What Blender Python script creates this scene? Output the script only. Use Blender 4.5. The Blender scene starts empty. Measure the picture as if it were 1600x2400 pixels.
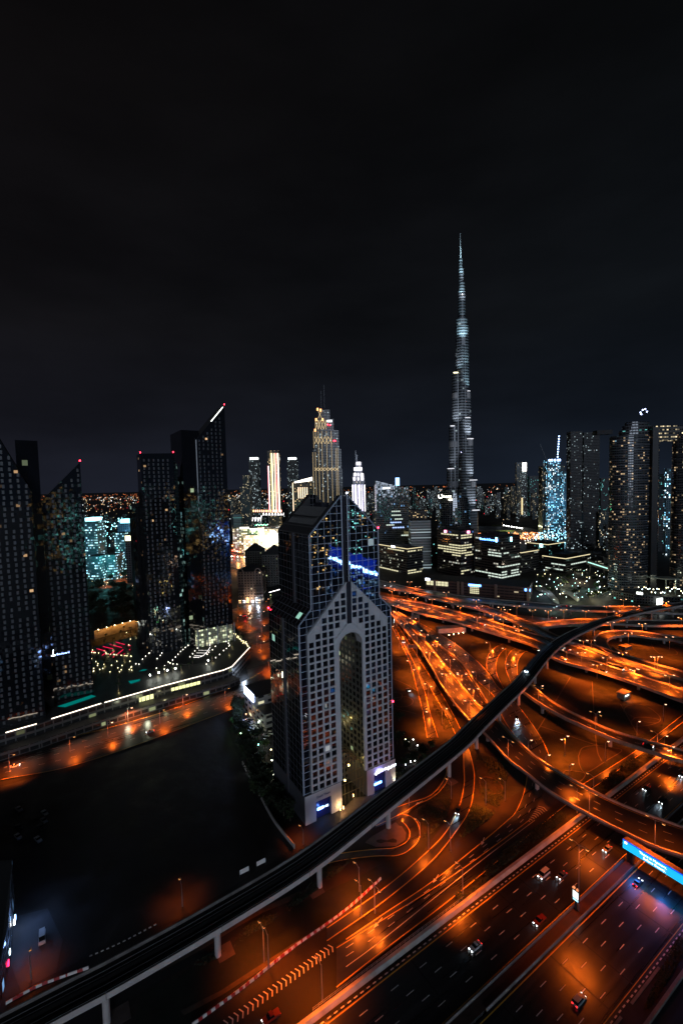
import bpy, math, random
from mathutils import Vector
random.seed(7)
S = bpy.context.scene
COL = S.collection
# ---------------- camera ----------------
F_PX, PITCH, ROLL, CAM_H = 1067.0, math.radians(-3.5), math.radians(1.4), 158.0
cam = bpy.data.cameras.new('camera'); cam.sensor_fit = 'HORIZONTAL'; cam.sensor_width = 24.0
cam.lens = 24.0 * F_PX / 1600.0; cam.clip_start = 1.0; cam.clip_end = 60000
camo = bpy.data.objects.new('camera', cam); COL.objects.link(camo)
camo.location = (0, 0, CAM_H)
from mathutils import Matrix
camo.rotation_euler = (Matrix.Rotation(math.pi / 2 + PITCH, 3, 'X') @ Matrix.Rotation(-ROLL, 3, 'Z')).to_euler()
S.camera = camo
# ---------------- world (night sky) ----------------
W = bpy.data.worlds.new('World'); S.world = W; W.use_nodes = True
nt = W.node_tree; N = nt.nodes; L = nt.links; N.clear()
out = N.new('ShaderNodeOutputWorld'); bg = N.new('ShaderNodeBackground')
tc = N.new('ShaderNodeTexCoord'); sep = N.new('ShaderNodeSeparateXYZ'); L.new(tc.outputs['Generated'], sep.inputs[0])
cr = N.new('ShaderNodeValToRGB'); L.new(sep.outputs['Z'], cr.inputs[0])
e = cr.color_ramp.elements
e[0].position = 0.0; e[0].color = (0.0085, 0.0130, 0.0225, 1)
e[1].position = 0.62; e[1].color = (0.0030, 0.0034, 0.0040, 1)
k = cr.color_ramp.elements.new(0.13); k.color = (0.0058, 0.0082, 0.0130, 1)
k = cr.color_ramp.elements.new(0.3); k.color = (0.0044, 0.0056, 0.0074, 1)
cx = N.new('ShaderNodeMapRange'); L.new(sep.outputs['X'], cx.inputs[0]); cx.inputs[1].default_value = -0.6; cx.inputs[2].default_value = 0.5
cx.inputs[3].default_value = 1.0; cx.inputs[4].default_value = 0.0
warm = N.new('ShaderNodeMix'); warm.data_type = 'RGBA'; warm.blend_type = 'MULTIPLY'
L.new(cx.outputs[0], warm.inputs[0]); L.new(cr.outputs[0], warm.inputs[6]); warm.inputs[7].default_value = (1.25, 0.92, 0.86, 1)
mp = N.new('ShaderNodeMapping'); mp.inputs['Scale'].default_value = (1.6, 1.6, 5.0); L.new(tc.outputs['Generated'], mp.inputs[0])
nz = N.new('ShaderNodeTexNoise'); nz.inputs['Scale'].default_value = 1.7; nz.inputs['Detail'].default_value = 5; L.new(mp.outputs[0], nz.inputs[0])
mr = N.new('ShaderNodeMapRange'); L.new(nz.outputs[0], mr.inputs[0]); mr.inputs[1].default_value = .3; mr.inputs[2].default_value = .72
mr.inputs[3].default_value = .72; mr.inputs[4].default_value = 1.25
ml = N.new('ShaderNodeMix'); ml.data_type = 'RGBA'; ml.blend_type = 'MULTIPLY'; ml.inputs[0].default_value = 1
L.new(warm.outputs[2], ml.inputs[6]); L.new(mr.outputs[0], ml.inputs[7])
L.new(ml.outputs[2], bg.inputs[0]); bg.inputs[1].default_value = 1.0; L.new(bg.outputs[0], out.inputs[0])
# ---------------- added soft sun standing in for city glow behind the camera ----------------
CITY = math.radians(32.6)
E1 = Vector((math.cos(CITY), math.sin(CITY), 0)); E2 = Vector((-math.sin(CITY), math.cos(CITY), 0))
sl = bpy.data.lights.new('front_fill_sun', 'SUN'); sl.energy = 0.98; sl.angle = math.radians(24); sl.color = (0.68, 0.80, 1.0)  # no real moon: added to brighten the fronts facing the camera
so = bpy.data.objects.new('front_fill_sun', sl); COL.objects.link(so)
so.rotation_euler = Vector((-0.17, 0.985, -0.12)).to_track_quat('-Z', 'Y').to_euler()
S.view_settings.view_transform = 'Standard'; S.view_settings.look = 'None'
S.view_settings.exposure = 0; S.view_settings.gamma = 1
S.render.engine = 'CYCLES'; cy = S.cycles
cy.max_bounces = 5; cy.diffuse_bounces = 2; cy.glossy_bounces = 4; cy.transmission_bounces = 3; cy.transparent_max_bounces = 8
cy.caustics_reflective = False; cy.caustics_refractive = False; cy.sample_clamp_indirect = 4; cy.sample_clamp_direct = 0
cy.use_denoising = True; cy.use_light_tree = True

# ---------------- picture -> world ----------------
_c, _s = math.cos(ROLL), math.sin(ROLL); _cp, _sp = math.cos(PITCH), math.sin(PITCH)
VW = {'A': (880, 1350, 4.3556), 'B': (1100, 1550, 3.136), 'C': (900, 1700, 2.24), 'D': (880, 1300, 2.178), 'E': (880, 1700, 4.9),
      'L': (0, 1300, 2.6133), 'H': (300, 1350, 4.3556), 'R': (0, 900, 2.6133), 'Q': (500, 900, 3.136), 'U': (1000, 900, 2.6133),
      'N': (880, 1150, 4.3556), 'W': (1200, 1150, 3.92), 'K': (1040, 1440, 4.9), 'M': (1300, 1400, 5.2267), 'Z': (1200, 1850, 3.92),
      'Y': (1200, 2100, 3.92), 'G': (0, 1750, 2.24), 'J': (400, 1750, 2.6133), 'T': (540, 1650, 7.84), 'P': (0, 0, 1.0), 'X': (540, 1560, 9.8)}
def ray(x, y):
    u = (x - 800) / F_PX; v = (1200 - y) / F_PX
    U = u * _c + v * _s; V = -u * _s + v * _c
    return Vector((U, _cp - V * _sp, _sp + V * _cp))
def vp(view, x, y):
    a = VW[view]; return (a[0] + x / a[2], a[1] + y / a[2])
def g(view, x, y, z=0.0):
    px = vp(view, x, y); d = ray(*px); t = (z - CAM_H) / d.z
    return Vector((d.x * t, d.y * t, z))
def gl(spec, z=0.0):
    """'A 40,45 350,120 ...' -> world points; later tokens may switch view"""
    out = []; view = None
    for tk in spec.split():
        if tk.isalpha(): view = tk; continue
        q = tk.split(','); zz = float(q[2]) if len(q) > 2 else z
        out.append(g(view, float(q[0]), float(q[1]), zz))
    return out
def htop(px, base):
    d = ray(*px); t = math.hypot(base.x, base.y) / math.hypot(d.x, d.y); return CAM_H + d.z * t
def at_depth(x, D, z=0.0):
    """ground point seen in picture column x, D metres ahead"""
    d = ray(x, 1140 - (x - 800) * 0.0245); t = D / d.y
    return Vector((d.x * t, D, z))

# ---------------- materials ----------------
MATS = {}
def newmat(name):
    m = bpy.data.materials.new(name); m.use_nodes = True; m.node_tree.nodes.clear(); return m
def pbr(name, col, rough=0.6, metal=0.0, noise=0.0, nscale=0.3, bump=0.0, bscale=2.0, spec=0.5, coat=0.0, streak=False):
    if name in MATS: return MATS[name]
    m = newmat(name); n = m.node_tree.nodes; l = m.node_tree.links
    o = n.new('ShaderNodeOutputMaterial'); b = n.new('ShaderNodeBsdfPrincipled'); l.new(b.outputs[0], o.inputs[0])
    b.inputs['Base Color'].default_value = (*col, 1); b.inputs['Roughness'].default_value = rough; b.inputs['Metallic'].default_value = metal
    b.inputs['Specular IOR Level'].default_value = spec; b.inputs['Coat Weight'].default_value = coat
    if noise or bump:
        t = n.new('ShaderNodeTexCoord')
    if noise:
        z = n.new('ShaderNodeTexNoise'); z.inputs['Scale'].default_value = nscale; z.inputs['Detail'].default_value = 6
        if streak:
            mq = n.new('ShaderNodeMapping'); mq.vector_type = 'POINT'; mq.inputs['Rotation'].default_value = (0, 0, -math.radians(33)); m2 = n.new('ShaderNodeMapping'); m2.inputs['Scale'].default_value = (.06, 1.5, 1); l.new(t.outputs['Object'], mq.inputs[0]); l.new(mq.outputs[0], m2.inputs[0]); l.new(m2.outputs[0], z.inputs[0])
        else: l.new(t.outputs['Object'], z.inputs[0])
        r = n.new('ShaderNodeMapRange'); l.new(z.outputs[0], r.inputs[0]); r.inputs[1].default_value = .3; r.inputs[2].default_value = .7
        r.inputs[3].default_value = 1 - noise; r.inputs[4].default_value = 1 + noise
        x = n.new('ShaderNodeMix'); x.data_type = 'RGBA'; x.blend_type = 'MULTIPLY'; x.inputs[0].default_value = 1
        x.inputs[6].default_value = (*col, 1); l.new(r.outputs[0], x.inputs[7]); l.new(x.outputs[2], b.inputs['Base Color'])
        rr = n.new('ShaderNodeMapRange'); l.new(z.outputs[0], rr.inputs[0]); rr.inputs[1].default_value = .3; rr.inputs[2].default_value = .7
        rr.inputs[3].default_value = max(0.02, rough * (1 - noise * .6)); rr.inputs[4].default_value = min(1, rough * (1 + noise * .4)); l.new(rr.outputs[0], b.inputs['Roughness'])
    if bump:
        z2 = n.new('ShaderNodeTexNoise'); z2.inputs['Scale'].default_value = bscale; z2.inputs['Detail'].default_value = 5; l.new(t.outputs['Object'], z2.inputs[0])
        bp = n.new('ShaderNodeBump'); bp.inputs['Strength'].default_value = bump; bp.inputs['Distance'].default_value = .3; l.new(z2.outputs[0], bp.inputs['Height']); l.new(bp.outputs[0], b.inputs['Normal'])
    MATS[name] = m; return m
def emis(name, col, st=1.0):
    if name in MATS: return MATS[name]
    m = newmat(name); n = m.node_tree.nodes; l = m.node_tree.links
    o = n.new('ShaderNodeOutputMaterial'); b = n.new('ShaderNodeEmission'); l.new(b.outputs[0], o.inputs[0])
    b.inputs[0].default_value = (*col, 1); b.inputs[1].default_value = st
    if st < 40:
        m.cycles.emission_sampling = 'NONE'
    MATS[name] = m; return m
def facade(name, pw=3.5, ph=3.5, ww=.7, wh=.6, wall=(.03, .03, .035), glass=(.01, .012, .016), lit=.12, cols=((1, .75, .4), (.6, .9, 1)),
           em=3.0, rough=.12, wallrough=.6, band=0.0, vert=False, seed=0.0, cluster=0.35, wob=0.0, ior=1.5):
    """wall with a grid of windows in metres of the UV map; some windows have their lamps on"""
    if name in MATS: return MATS[name]
    m = newmat(name); n = m.node_tree.nodes; l = m.node_tree.links
    def math_(op, a, b=None, c=None):
        x = n.new('ShaderNodeMath'); x.operation = op
        for i, q in enumerate((a, b, c)):
            if q is None: continue
            if isinstance(q, (int, float)): x.inputs[i].default_value = q
            else: l.new(q, x.inputs[i])
        return x.outputs[0]
    uv = n.new('ShaderNodeUVMap'); sp = n.new('ShaderNodeSeparateXYZ'); l.new(uv.outputs[0], sp.inputs[0])
    oi = n.new('ShaderNodeObjectInfo')
    u = math_('DIVIDE', sp.outputs[0], pw); v = math_('DIVIDE', sp.outputs[1], ph)
    cu = math_('FLOOR', u); cv = math_('FLOOR', v); fu = math_('SUBTRACT', u, cu); fv = math_('SUBTRACT', v, cv)
    mu = math_('LESS_THAN', math_('ABSOLUTE', math_('SUBTRACT', fu, .5)), ww / 2)
    mv = math_('LESS_THAN', math_('ABSOLUTE', math_('SUBTRACT', fv, .5)), wh / 2)
    mask = math_('MULTIPLY', mu, mv)
    cmb = n.new('ShaderNodeCombineXYZ'); l.new(cu, cmb.inputs[0]); l.new(cv, cmb.inputs[1]); l.new(math_('MULTIPLY_ADD', oi.outputs['Random'], 91.7, seed), cmb.inputs[2])
    wn = n.new('ShaderNodeTexWhiteNoise'); wn.noise_dimensions = '3D'; l.new(cmb.outputs[0], wn.inputs[0])
    # clusters: whole zones of the facade are busier than others
    nz = n.new('ShaderNodeTexNoise'); nz.inputs['Scale'].default_value = .16; nz.inputs['Detail'].default_value = 2; l.new(cmb.outputs[0], nz.inputs[0])
    thr = math_('MULTIPLY_ADD', math_('SUBTRACT', nz.outputs[0], .5), -cluster * 2 * lit * 4, 1 - lit)
    on = math_('GREATER_THAN', wn.outputs['Value'], thr)
    if band > 0:
        cb = n.new('ShaderNodeCombineXYZ'); l.new(cv, cb.inputs[0]); l.new(math_('MULTIPLY_ADD', oi.outputs['Random'], 53.1, seed), cb.inputs[1])
        # groups of ~4 bays along a floor
        l.new(math_('FLOOR', math_('DIVIDE', cu, 4.0)), cb.inputs[2])
        wb = n.new('ShaderNodeTexWhiteNoise'); wb.noise_dimensions = '3D'; l.new(cb.outputs[0], wb.inputs[0])
        on = math_('MAXIMUM', on, math_('LESS_THAN', wb.outputs['Value'], band))
    sc = n.new('ShaderNodeSeparateColor'); l.new(wn.outputs['Color'], sc.inputs[0])
    ramp = n.new('ShaderNodeValToRGB'); ramp.color_ramp.interpolation = 'CONSTANT'
    el = ramp.color_ramp.elements; el[0].position = 0; el[0].color = (*cols[0], 1); el[1].position = 1 / len(cols) if len(cols) > 1 else .99; el[1].color = (*cols[-1 if len(cols) < 3 else 1], 1)
    for i in range(2, len(cols)):
        q = ramp.color_ramp.elements.new(i / len(cols)); q.color = (*cols[i], 1)
    l.new(sc.outputs[0], ramp.inputs[0])
    power = math_('MULTIPLY', math_('MULTIPLY', math_('POWER', sc.outputs[1], 2.2), em), math_('MULTIPLY', on, mask))
    b = n.new('ShaderNodeBsdfPrincipled'); b.inputs['IOR'].default_value = ior; o = n.new('ShaderNodeOutputMaterial'); l.new(b.outputs[0], o.inputs[0])
    mix = n.new('ShaderNodeMix'); mix.data_type = 'RGBA'; l.new(mask, mix.inputs[0]); mix.inputs[6].default_value = (*wall, 1); mix.inputs[7].default_value = (*glass, 1); l.new(mix.outputs[2], b.inputs['Base Color'])
    ro = n.new('ShaderNodeMapRange'); l.new(mask, ro.inputs[0]); ro.inputs[3].default_value = wallrough; ro.inputs[4].default_value = rough; l.new(ro.outputs[0], b.inputs['Roughness'])
    l.new(ramp.outputs[0], b.inputs['Emission Color']); l.new(power, b.inputs['Emission Strength'])
    if wob > 0:   # every pane sits at a slightly different tilt
        vm = n.new('ShaderNodeVectorMath'); vm.operation = 'MULTIPLY_ADD'; l.new(wn.outputs['Color'], vm.inputs[0]); vm.inputs[1].default_value = (wob,) * 3; vm.inputs[2].default_value = (-wob / 2,) * 3
        ge = n.new('ShaderNodeNewGeometry'); va = n.new('ShaderNodeVectorMath'); va.operation = 'ADD'; l.new(ge.outputs['Normal'], va.inputs[0]); l.new(vm.outputs[0], va.inputs[1])
        vn = n.new('ShaderNodeVectorMath'); vn.operation = 'NORMALIZE'; l.new(va.outputs[0], vn.inputs[0]); l.new(vn.outputs[0], b.inputs['Normal'])
    m.cycles.emission_sampling = 'NONE'
    MATS[name] = m; return m

# ---------------- mesh building ----------------
class MB:
    def __init__(s): s.v = []; s.f = []; s.uv = []; s.mi = []
    def face(s, pts, uvs=None, mi=0):
        i = len(s.v); s.v += [tuple(p) for p in pts]; s.f.append(tuple(range(i, i + len(pts)))); s.mi.append(mi)
        s.uv.append(uvs if uvs else [(0, 0)] * len(pts))
    def box(s, c, sz, ang=0.0, mi=0, ax=None):
        """box with base centre c; ang about z (or ax = x-axis vector)"""
        if ax is None: ax = Vector((math.cos(ang), math.sin(ang), 0))
        ay = Vector((-ax.y, ax.x, 0)).normalized(); c = Vector(c); hx, hy, h = sz[0] / 2, sz[1] / 2, sz[2]
        b = [c + ax * i * hx + ay * j * hy for i, j in ((-1, -1), (1, -1), (1, 1), (-1, 1))]
        s.prism(b, c.z, c.z + h, mi)
    def prism(s, poly, z0, z1, mi=0, cap=True, mtop=None, u0=0.0, v0=0.0, top=None):
        """vertical prism; z1 may be a list (one height per corner)"""
        n = len(poly); z1s = z1 if isinstance(z1, (list, tuple)) else [z1] * n; u = u0
        tp = top or poly
        area = sum(poly[i].x * poly[(i + 1) % n].y - poly[(i + 1) % n].x * poly[i].y for i in range(n))
        if area < 0:
            poly = poly[::-1]; z1s = list(z1s)[::-1]; tp = tp[::-1]
        for i in range(n):
            a, b = poly[i], poly[(i + 1) % n]; ta, tb = tp[i], tp[(i + 1) % n]; w = (Vector((b.x, b.y, 0)) - Vector((a.x, a.y, 0))).length
            za, zb = z1s[i], z1s[(i + 1) % n]
            s.face([(a.x, a.y, z0), (b.x, b.y, z0), (tb.x, tb.y, zb), (ta.x, ta.y, za)], [(u, z0 - v0), (u + w, z0 - v0), (u + w, zb - v0), (u, za - v0)], mi); u += w
        if cap:
            s.face([(p.x, p.y, z) for p, z in zip(tp, z1s)], None, mi if mtop is None else mtop)
    def cyl(s, c, r, z0, z1, n=12, mi=0, r2=None, cap=True, mtop=None):
        r2 = r if r2 is None else r2; c = Vector(c)
        p = [c + Vector((math.cos(t) * r, math.sin(t) * r, 0)) for t in [2 * math.pi * i / n for i in range(n)]]
        q = [c + Vector((math.cos(t) * r2, math.sin(t) * r2, 0)) for t in [2 * math.pi * i / n for i in range(n)]]
        s.prism(p, z0, z1, mi, cap, mtop, top=q)
    def tube(s, pts, r, n=6, mi=0):
        pts = [Vector(p) for p in pts]; rings = []
        for i, p in enumerate(pts):
            d = (pts[min(i + 1, len(pts) - 1)] - pts[max(i - 1, 0)]).normalized()
            a = d.cross(Vector((0, 0, 1)));
            if a.length < .01: a = Vector((1, 0, 0))
            a.normalize(); b = d.cross(a); rr = r[i] if isinstance(r, (list, tuple)) else r
            rings.append([p + a * math.cos(t) * rr + b * math.sin(t) * rr for t in [2 * math.pi * j / n for j in range(n)]])
        for i in range(len(rings) - 1):
            for j in range(n):
                s.face([rings[i][j], rings[i][(j + 1) % n], rings[i + 1][(j + 1) % n], rings[i + 1][j]], None, mi)
        s.face(rings[0][::-1], None, mi); s.face(rings[-1], None, mi)
    def bar(s, a, b, w, h, mi=0):
        """box-section bar between a and b (any direction)"""
        a, b = Vector(a), Vector(b); d = (b - a).normalized(); x = d.cross(Vector((0, 0, 1)))
        if x.length < .01: x = Vector((1, 0, 0))
        x.normalize(); y = x.cross(d); q = [(-1, -1), (1, -1), (1, 1), (-1, 1)]
        A = [a + x * i * w / 2 + y * j * h / 2 for i, j in q]; B = [b + x * i * w / 2 + y * j * h / 2 for i, j in q]
        for i in range(4): s.face([A[i], A[(i + 1) % 4], B[(i + 1) % 4], B[i]], [(0, 0), (w, 0), (w, (b - a).length), (0, (b - a).length)], mi)
        s.face(A[::-1], None, mi); s.face(B, None, mi)
    def build(s, name, mats, parent=None, world=True, smooth=False):
        if not s.f: return None
        if not isinstance(mats, (list, tuple)): mats = [mats]
        off = Vector(parent.location) if (parent is not None and world) else Vector((0, 0, 0))
        if parent is not None and world and parent.parent is not None: off = off + Vector(parent.parent.location)
        me = bpy.data.meshes.new(name); me.from_pydata([tuple(Vector(p) - off) for p in s.v], [], s.f)
        for m in mats: me.materials.append(m)
        ul = me.uv_layers.new(name='UVMap'); k = 0
        for uvs in s.uv:
            for q in uvs: ul.data[k].uv = q; k += 1
        if len(mats) > 1: me.polygons.foreach_set('material_index', s.mi)
        if smooth: me.polygons.foreach_set('use_smooth', [True] * len(s.f))
        o = bpy.data.objects.new(name, me); COL.objects.link(o)
        if parent is not None: o.parent = parent
        return o
def tag(o, label=None, cat=None, group=None, kind=None):
    if label: o['label'] = label
    if cat: o['category'] = cat
    if group: o['group'] = group
    if kind: o['kind'] = kind
    return o
def thing(name, label, cat, loc=(0, 0, 0), rz=0.0, group=None):
    o = bpy.data.objects.new(name, None); COL.objects.link(o); o.location = loc; o.rotation_euler = (0, 0, rz); o.empty_display_size = .5
    return tag(o, label, cat, group)
def struct(name, mb, mats, kind='structure'):
    o = mb.build(name, mats); o['kind'] = kind; return o
KIDS = {}
def kids(o): return [c for c in o.children]
def dup(root, loc, rz=0.0, label=None, sc=None, par=None):
    r = root.copy(); COL.objects.link(r); r.location = loc; r.rotation_euler = (0, 0, rz)
    if label: r['label'] = label
    if sc: r.scale = (sc, sc, sc)
    for ch in kids(root):
        c = ch.copy(); COL.objects.link(c); c.parent = r
        for gch in kids(ch):
            d = gch.copy(); COL.objects.link(d); d.parent = c
    return r
ORD = ['first', 'second', 'third', 'fourth', 'fifth', 'sixth', 'seventh', 'eighth', 'ninth', 'tenth', 'eleventh', 'twelfth', 'thirteenth', 'fourteenth', 'fifteenth',
       'sixteenth', 'seventeenth', 'eighteenth', 'nineteenth', 'twentieth']
def nth(i):
    if i < 20: return ORD[i]
    return {2: 'twenty', 3: 'thirty', 4: 'forty', 5: 'fifty'}[(i + 1) // 10] + '-' + ORD[(i) % 10] if (i + 1) % 10 else {3: 'thirtieth', 4: 'fortieth', 5: 'fiftieth'}[(i + 1) // 10]
def spline(pts, n):
    """Catmull-Rom through pts, n samples evenly by length"""
    if len(pts) == 2: return [pts[0].lerp(pts[1], i / (n - 1)) for i in range(n)]
    P = [pts[0] * 2 - pts[1]] + list(pts) + [pts[-1] * 2 - pts[-2]]; fine = []
    for i in range(1, len(P) - 2):
        a, b, c, d = P[i - 1], P[i], P[i + 1], P[i + 2]
        for k in range(12):
            t = k / 12; fine.append(.5 * ((2 * b) + (c - a) * t + (2 * a - 5 * b + 4 * c - d) * t * t + (-a + 3 * b - 3 * c + d) * t ** 3))
    fine.append(pts[-1]); cum = [0]
    for i in range(1, len(fine)): cum.append(cum[-1] + (fine[i] - fine[i - 1]).length)
    out = []; j = 0
    for i in range(n):
        t = cum[-1] * i / (n - 1)
        while j < len(cum) - 2 and cum[j + 1] < t: j += 1
        w = (t - cum[j]) / max(1e-6, cum[j + 1] - cum[j]); out.append(fine[j].lerp(fine[j + 1], min(1, max(0, w))))
    return out
def plen(p): return sum((p[i + 1] - p[i]).length for i in range(len(p) - 1))
def text(body, name, size, loc, xdir, mat, parent=None, up=(0, 0, 1), ext=0.05, align='LEFT'):
    cu = bpy.data.curves.new(name, 'FONT'); cu.body = body; cu.size = size; cu.extrude = ext; cu.align_x = align
    tmp = bpy.data.objects.new('tmp_text', cu); COL.objects.link(tmp); bpy.context.view_layer.update()
    me = bpy.data.meshes.new_from_object(tmp.evaluated_get(bpy.context.evaluated_depsgraph_get())); bpy.data.objects.remove(tmp)
    me.materials.clear(); me.materials.append(mat); o = bpy.data.objects.new(name, me); COL.objects.link(o)
    x = Vector(xdir).normalized(); y = Vector(up).normalized(); z = x.cross(y)
    M = Matrix((x, y, z)).transposed().to_4x4(); M.translation = Vector(loc) - (Vector(parent.location) if parent else Vector((0, 0, 0)))
    if parent: o.parent = parent
    o.matrix_local = M
    return o
# ================= materials of the setting =================
ASPH = pbr('asphalt', (.019, .0175, .0175), rough=.33, noise=.45, nscale=.35, streak=True, bump=.05, bscale=3.0, spec=.6)
ASPH2 = pbr('asphalt_bridge', (.015, .0135, .0135), rough=.38, noise=.4, nscale=.3, streak=True, bump=.05, bscale=3.0, spec=.6)
CONC = pbr('concrete', (.42, .38, .34), rough=.65, noise=.25, nscale=.25)
CONCD = pbr('concrete_dark', (.17, .15, .14), rough=.75, noise=.3, nscale=.25)
SAND = pbr('sand', (.018, .012, .009), rough=.95, noise=.55, nscale=.05)
LOTM = pbr('vacant_sand', (.020, .017, .015), rough=.95, noise=.8, nscale=.09, bump=.6, bscale=.25)
GRASSM = pbr('lawn', (.006, .008, .003), rough=.9, noise=.6, nscale=.12)
EARTH = pbr('earth_dark', (.016, .010, .006), rough=.95, noise=.6, nscale=.2)
PAVE = pbr('paving', (.09, .065, .055), rough=.7, noise=.3, nscale=.4)
BRICKP = pbr('brick_paving', (.06, .028, .02), rough=.75, noise=.4, nscale=.3)
YEL = pbr('yellow_paint', (.75, .42, .06), rough=.5)
WHT = pbr('white_paint', (.72, .68, .64), rough=.5)
BLKP = pbr('black_paint', (.03, .03, .03), rough=.5)
STEEL = pbr('steel', (.32, .32, .33), rough=.4, metal=.6)
DKSTEEL = pbr('dark_steel', (.06, .06, .065), rough=.45, metal=.5)
WHGIRD = pbr('pale_girder', (.42, .37, .35), rough=.6, noise=.12, nscale=.3)
DKDECK = pbr('track_deck', (.012, .012, .014), rough=.75, noise=.4, nscale=.3)
# ---------------- ground ----------------
mb = MB(); R_ = 26000
mb.face([(-R_, -4000, 0), (R_, -4000, 0), (R_, R_, 0), (-R_, R_, 0)])
struct('ground', mb, pbr('ground_sand', (.010, .0088, .008), rough=.95, noise=.5, nscale=.02))
ZL = [0.02]
def zz():
    ZL[0] += .008; return ZL[0]
def patch(name, spec, mat, z=None, kind='structure'):
    z = zz() if z is None else z; mb = MB(); p = gl(spec, z)
    ar = sum(p[i].x * p[(i + 1) % len(p)].y - p[(i + 1) % len(p)].x * p[i].y for i in range(len(p)))
    mb.face(p if ar > 0 else p[::-1]); return struct(name, mb, mat, kind)
def ribbon(mb, A, B, mi=0, dz=0.0):
    u = 0
    for i in range(len(A) - 1):
        w = (A[i + 1] - A[i]).length; up = Vector((0, 0, dz))
        mb.face([A[i] + up, B[i] + up, B[i + 1] + up, A[i + 1] + up], None, mi)
def offs(P, d):
    out = []
    for i, p in enumerate(P):
        t = P[min(i + 1, len(P) - 1)] - P[max(i - 1, 0)]; t.z = 0; t.normalize(); out.append(p + Vector((-t.y, t.x, 0)) * d)
    return out
def line(mb, P, w=.25, dz=.012, dash=None, mi=0):
    """painted line along P; dash = (on, off)"""
    n = max(2, int(plen(P) / 1.0)); P = spline(P, n) if n > len(P) else P
    A, B = offs(P, w / 2), offs(P, -w / 2); L_ = 0
    for i in range(len(P) - 1):
        if dash is None or (L_ % (dash[0] + dash[1])) < dash[0]: ribbon(mb, A[i:i + 2], B[i:i + 2], mi, dz)
        L_ += (P[i + 1] - P[i]).length
MARKY = MB(); MARKW = MB()
def lerpP(A, B, t): return [a.lerp(b, t) for a, b in zip(A, B)]
def road(name, left, right, lanes=0, mat=None, edge=True, dash=(3, 6), z=None, yw=.3):
    z = zz() if z is None else z
    Lp, Rp = gl(left, z), gl(right, z); n = max(8, int(plen(Lp) / 4)); A, B = spline(Lp, n), spline(Rp, n)
    mb = MB(); ribbon(mb, A, B); o = struct(name, mb, mat or ASPH)
    if edge:
        w = (A[n // 2] - B[n // 2]).length; t = .6 / w
        line(MARKY, lerpP(A, B, t), yw); line(MARKY, lerpP(A, B, 1 - t), yw)
    for k in range(1, lanes): line(MARKW, lerpP(A, B, .6 / 10 + k * .88 / lanes), .2, dash=dash)
    return A, B
# Sheikh-road frame: u along, w towards the camera
SO = g('C', 0, 1265); SD = Vector((.8389, .5442, 0)); SN = Vector((.5442, -.8389, 0))
def sz(u, w, z=0.0): p = SO + SD * u + SN * w; return Vector((p.x, p.y, z))
def szstrip(name, w0, w1, mat, u0=-160, u1=700, z=None):
    z = zz() if z is None else z; mb = MB(); mb.face([sz(u0, w1, z), sz(u1, w1, z), sz(u1, w0, z), sz(u0, w0, z)]); return struct(name, mb, mat)
patch('vacant_lot', 'P -400,1960 152,1801 312,1750 505,1679 530,1700 560,1780 600,1880 690,1985 640,2020 300,2230 -60,2420 -700,2600', LOTM)
patch('verge_soil', 'P -300,2560 160,2440 520,2215 740,2060 930,1930 1060,1850 1180,1760 1100,2000 900,2140 600,2330 400,2500', EARTH)
patch('lawn', 'P 330,2330 420,2290 560,2200 720,2110 850,2050 960,1990 1060,1900 1100,1850 980,2010 860,2090 640,2250 440,2400 300,2480', GRASSM)
patch('lawn', 'P 1105,1905 1115,1870 1180,1840 1255,1850 1265,1920 1190,2010 1080,2060 1070,2020', GRASSM)
patch('interchange_ground', 'P 1250,1590 1330,1560 1600,1660 1900,1760 1700,1850 1520,1770 1410,1840 1330,1860 1250,1790 1190,1640', GRASSM)
patch('interchange_ground', 'P 920,1520 1000,1560 1060,1740 960,1790 925,1660', GRASSM)
patch('interchange_ground', 'A 1000,640 1160,700 1180,820 1120,900 940,760', GRASSM)
patch('interchange_ground', 'M 520,700 900,500 1800,520 1800,860 1200,720', GRASSM)
patch('sand_plot', 'B 740,120 900,140 880,230 900,450 600,290', SAND)
patch('sand_plot', 'B 820,660 930,625 1090,640 1180,650 870,820 810,740', SAND)
patch('sand_plot', 'B 1130,330 1250,300 1480,330 1560,390 1240,550', SAND)
patch('service_strip', 'P 1070,1990 1130,1900 1275,1830 1290,1850 1200,1970 1040,2090', SAND)
patch('car_park_paving', 'G 60,900 250,850 330,1020 290,1200 110,1290 40,1100', pbr('old_paving', (.045, .045, .048), rough=.8, noise=.4, nscale=.3))
patch('site_track', 'G 30,1330 240,1215 470,1100 820,950 1000,880 1250,760 1500,590 1568,560 1568,600 1250,800 820,1010 470,1160 240,1275 40,1400', EARTH)
mb = MB(); P_k = spline(gl('G 470,1105 640,1030 820,935', .05), 26)
for i in range(0, 25, 2): mb.bar(P_k[i] + Vector((0, 0, .15)), P_k[i + 1] + Vector((0, 0, .15)), .35, .3)
struct('kerb', mb, CONC)
patch('footpath', 'J -60,1330 380,1090 560,990 760,900 850,870 860,900 780,930 560,1020 420,1100 200,1240 -60,1380', pbr('sandy_path', (.075, .05, .035), rough=.9, noise=.5, nscale=.4))
patch('footpath', 'J 60,1620 300,1500 700,1240 1100,985 1120,1000 720,1262 320,1520 80,1650', pbr('sandy_path', (.075, .05, .035)))
for pxy in ((281, 2380), (527, 2232), (739, 2088), (925, 1943), (1056, 1832)):
    c = g('P', *pxy); mb = MB(); mb.box((c.x, c.y, 0), (5.5, 5.5, .12), ax=SD if False else Vector((.84, .54, 0))); struct('pier_pad', mb, PAVE)
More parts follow.
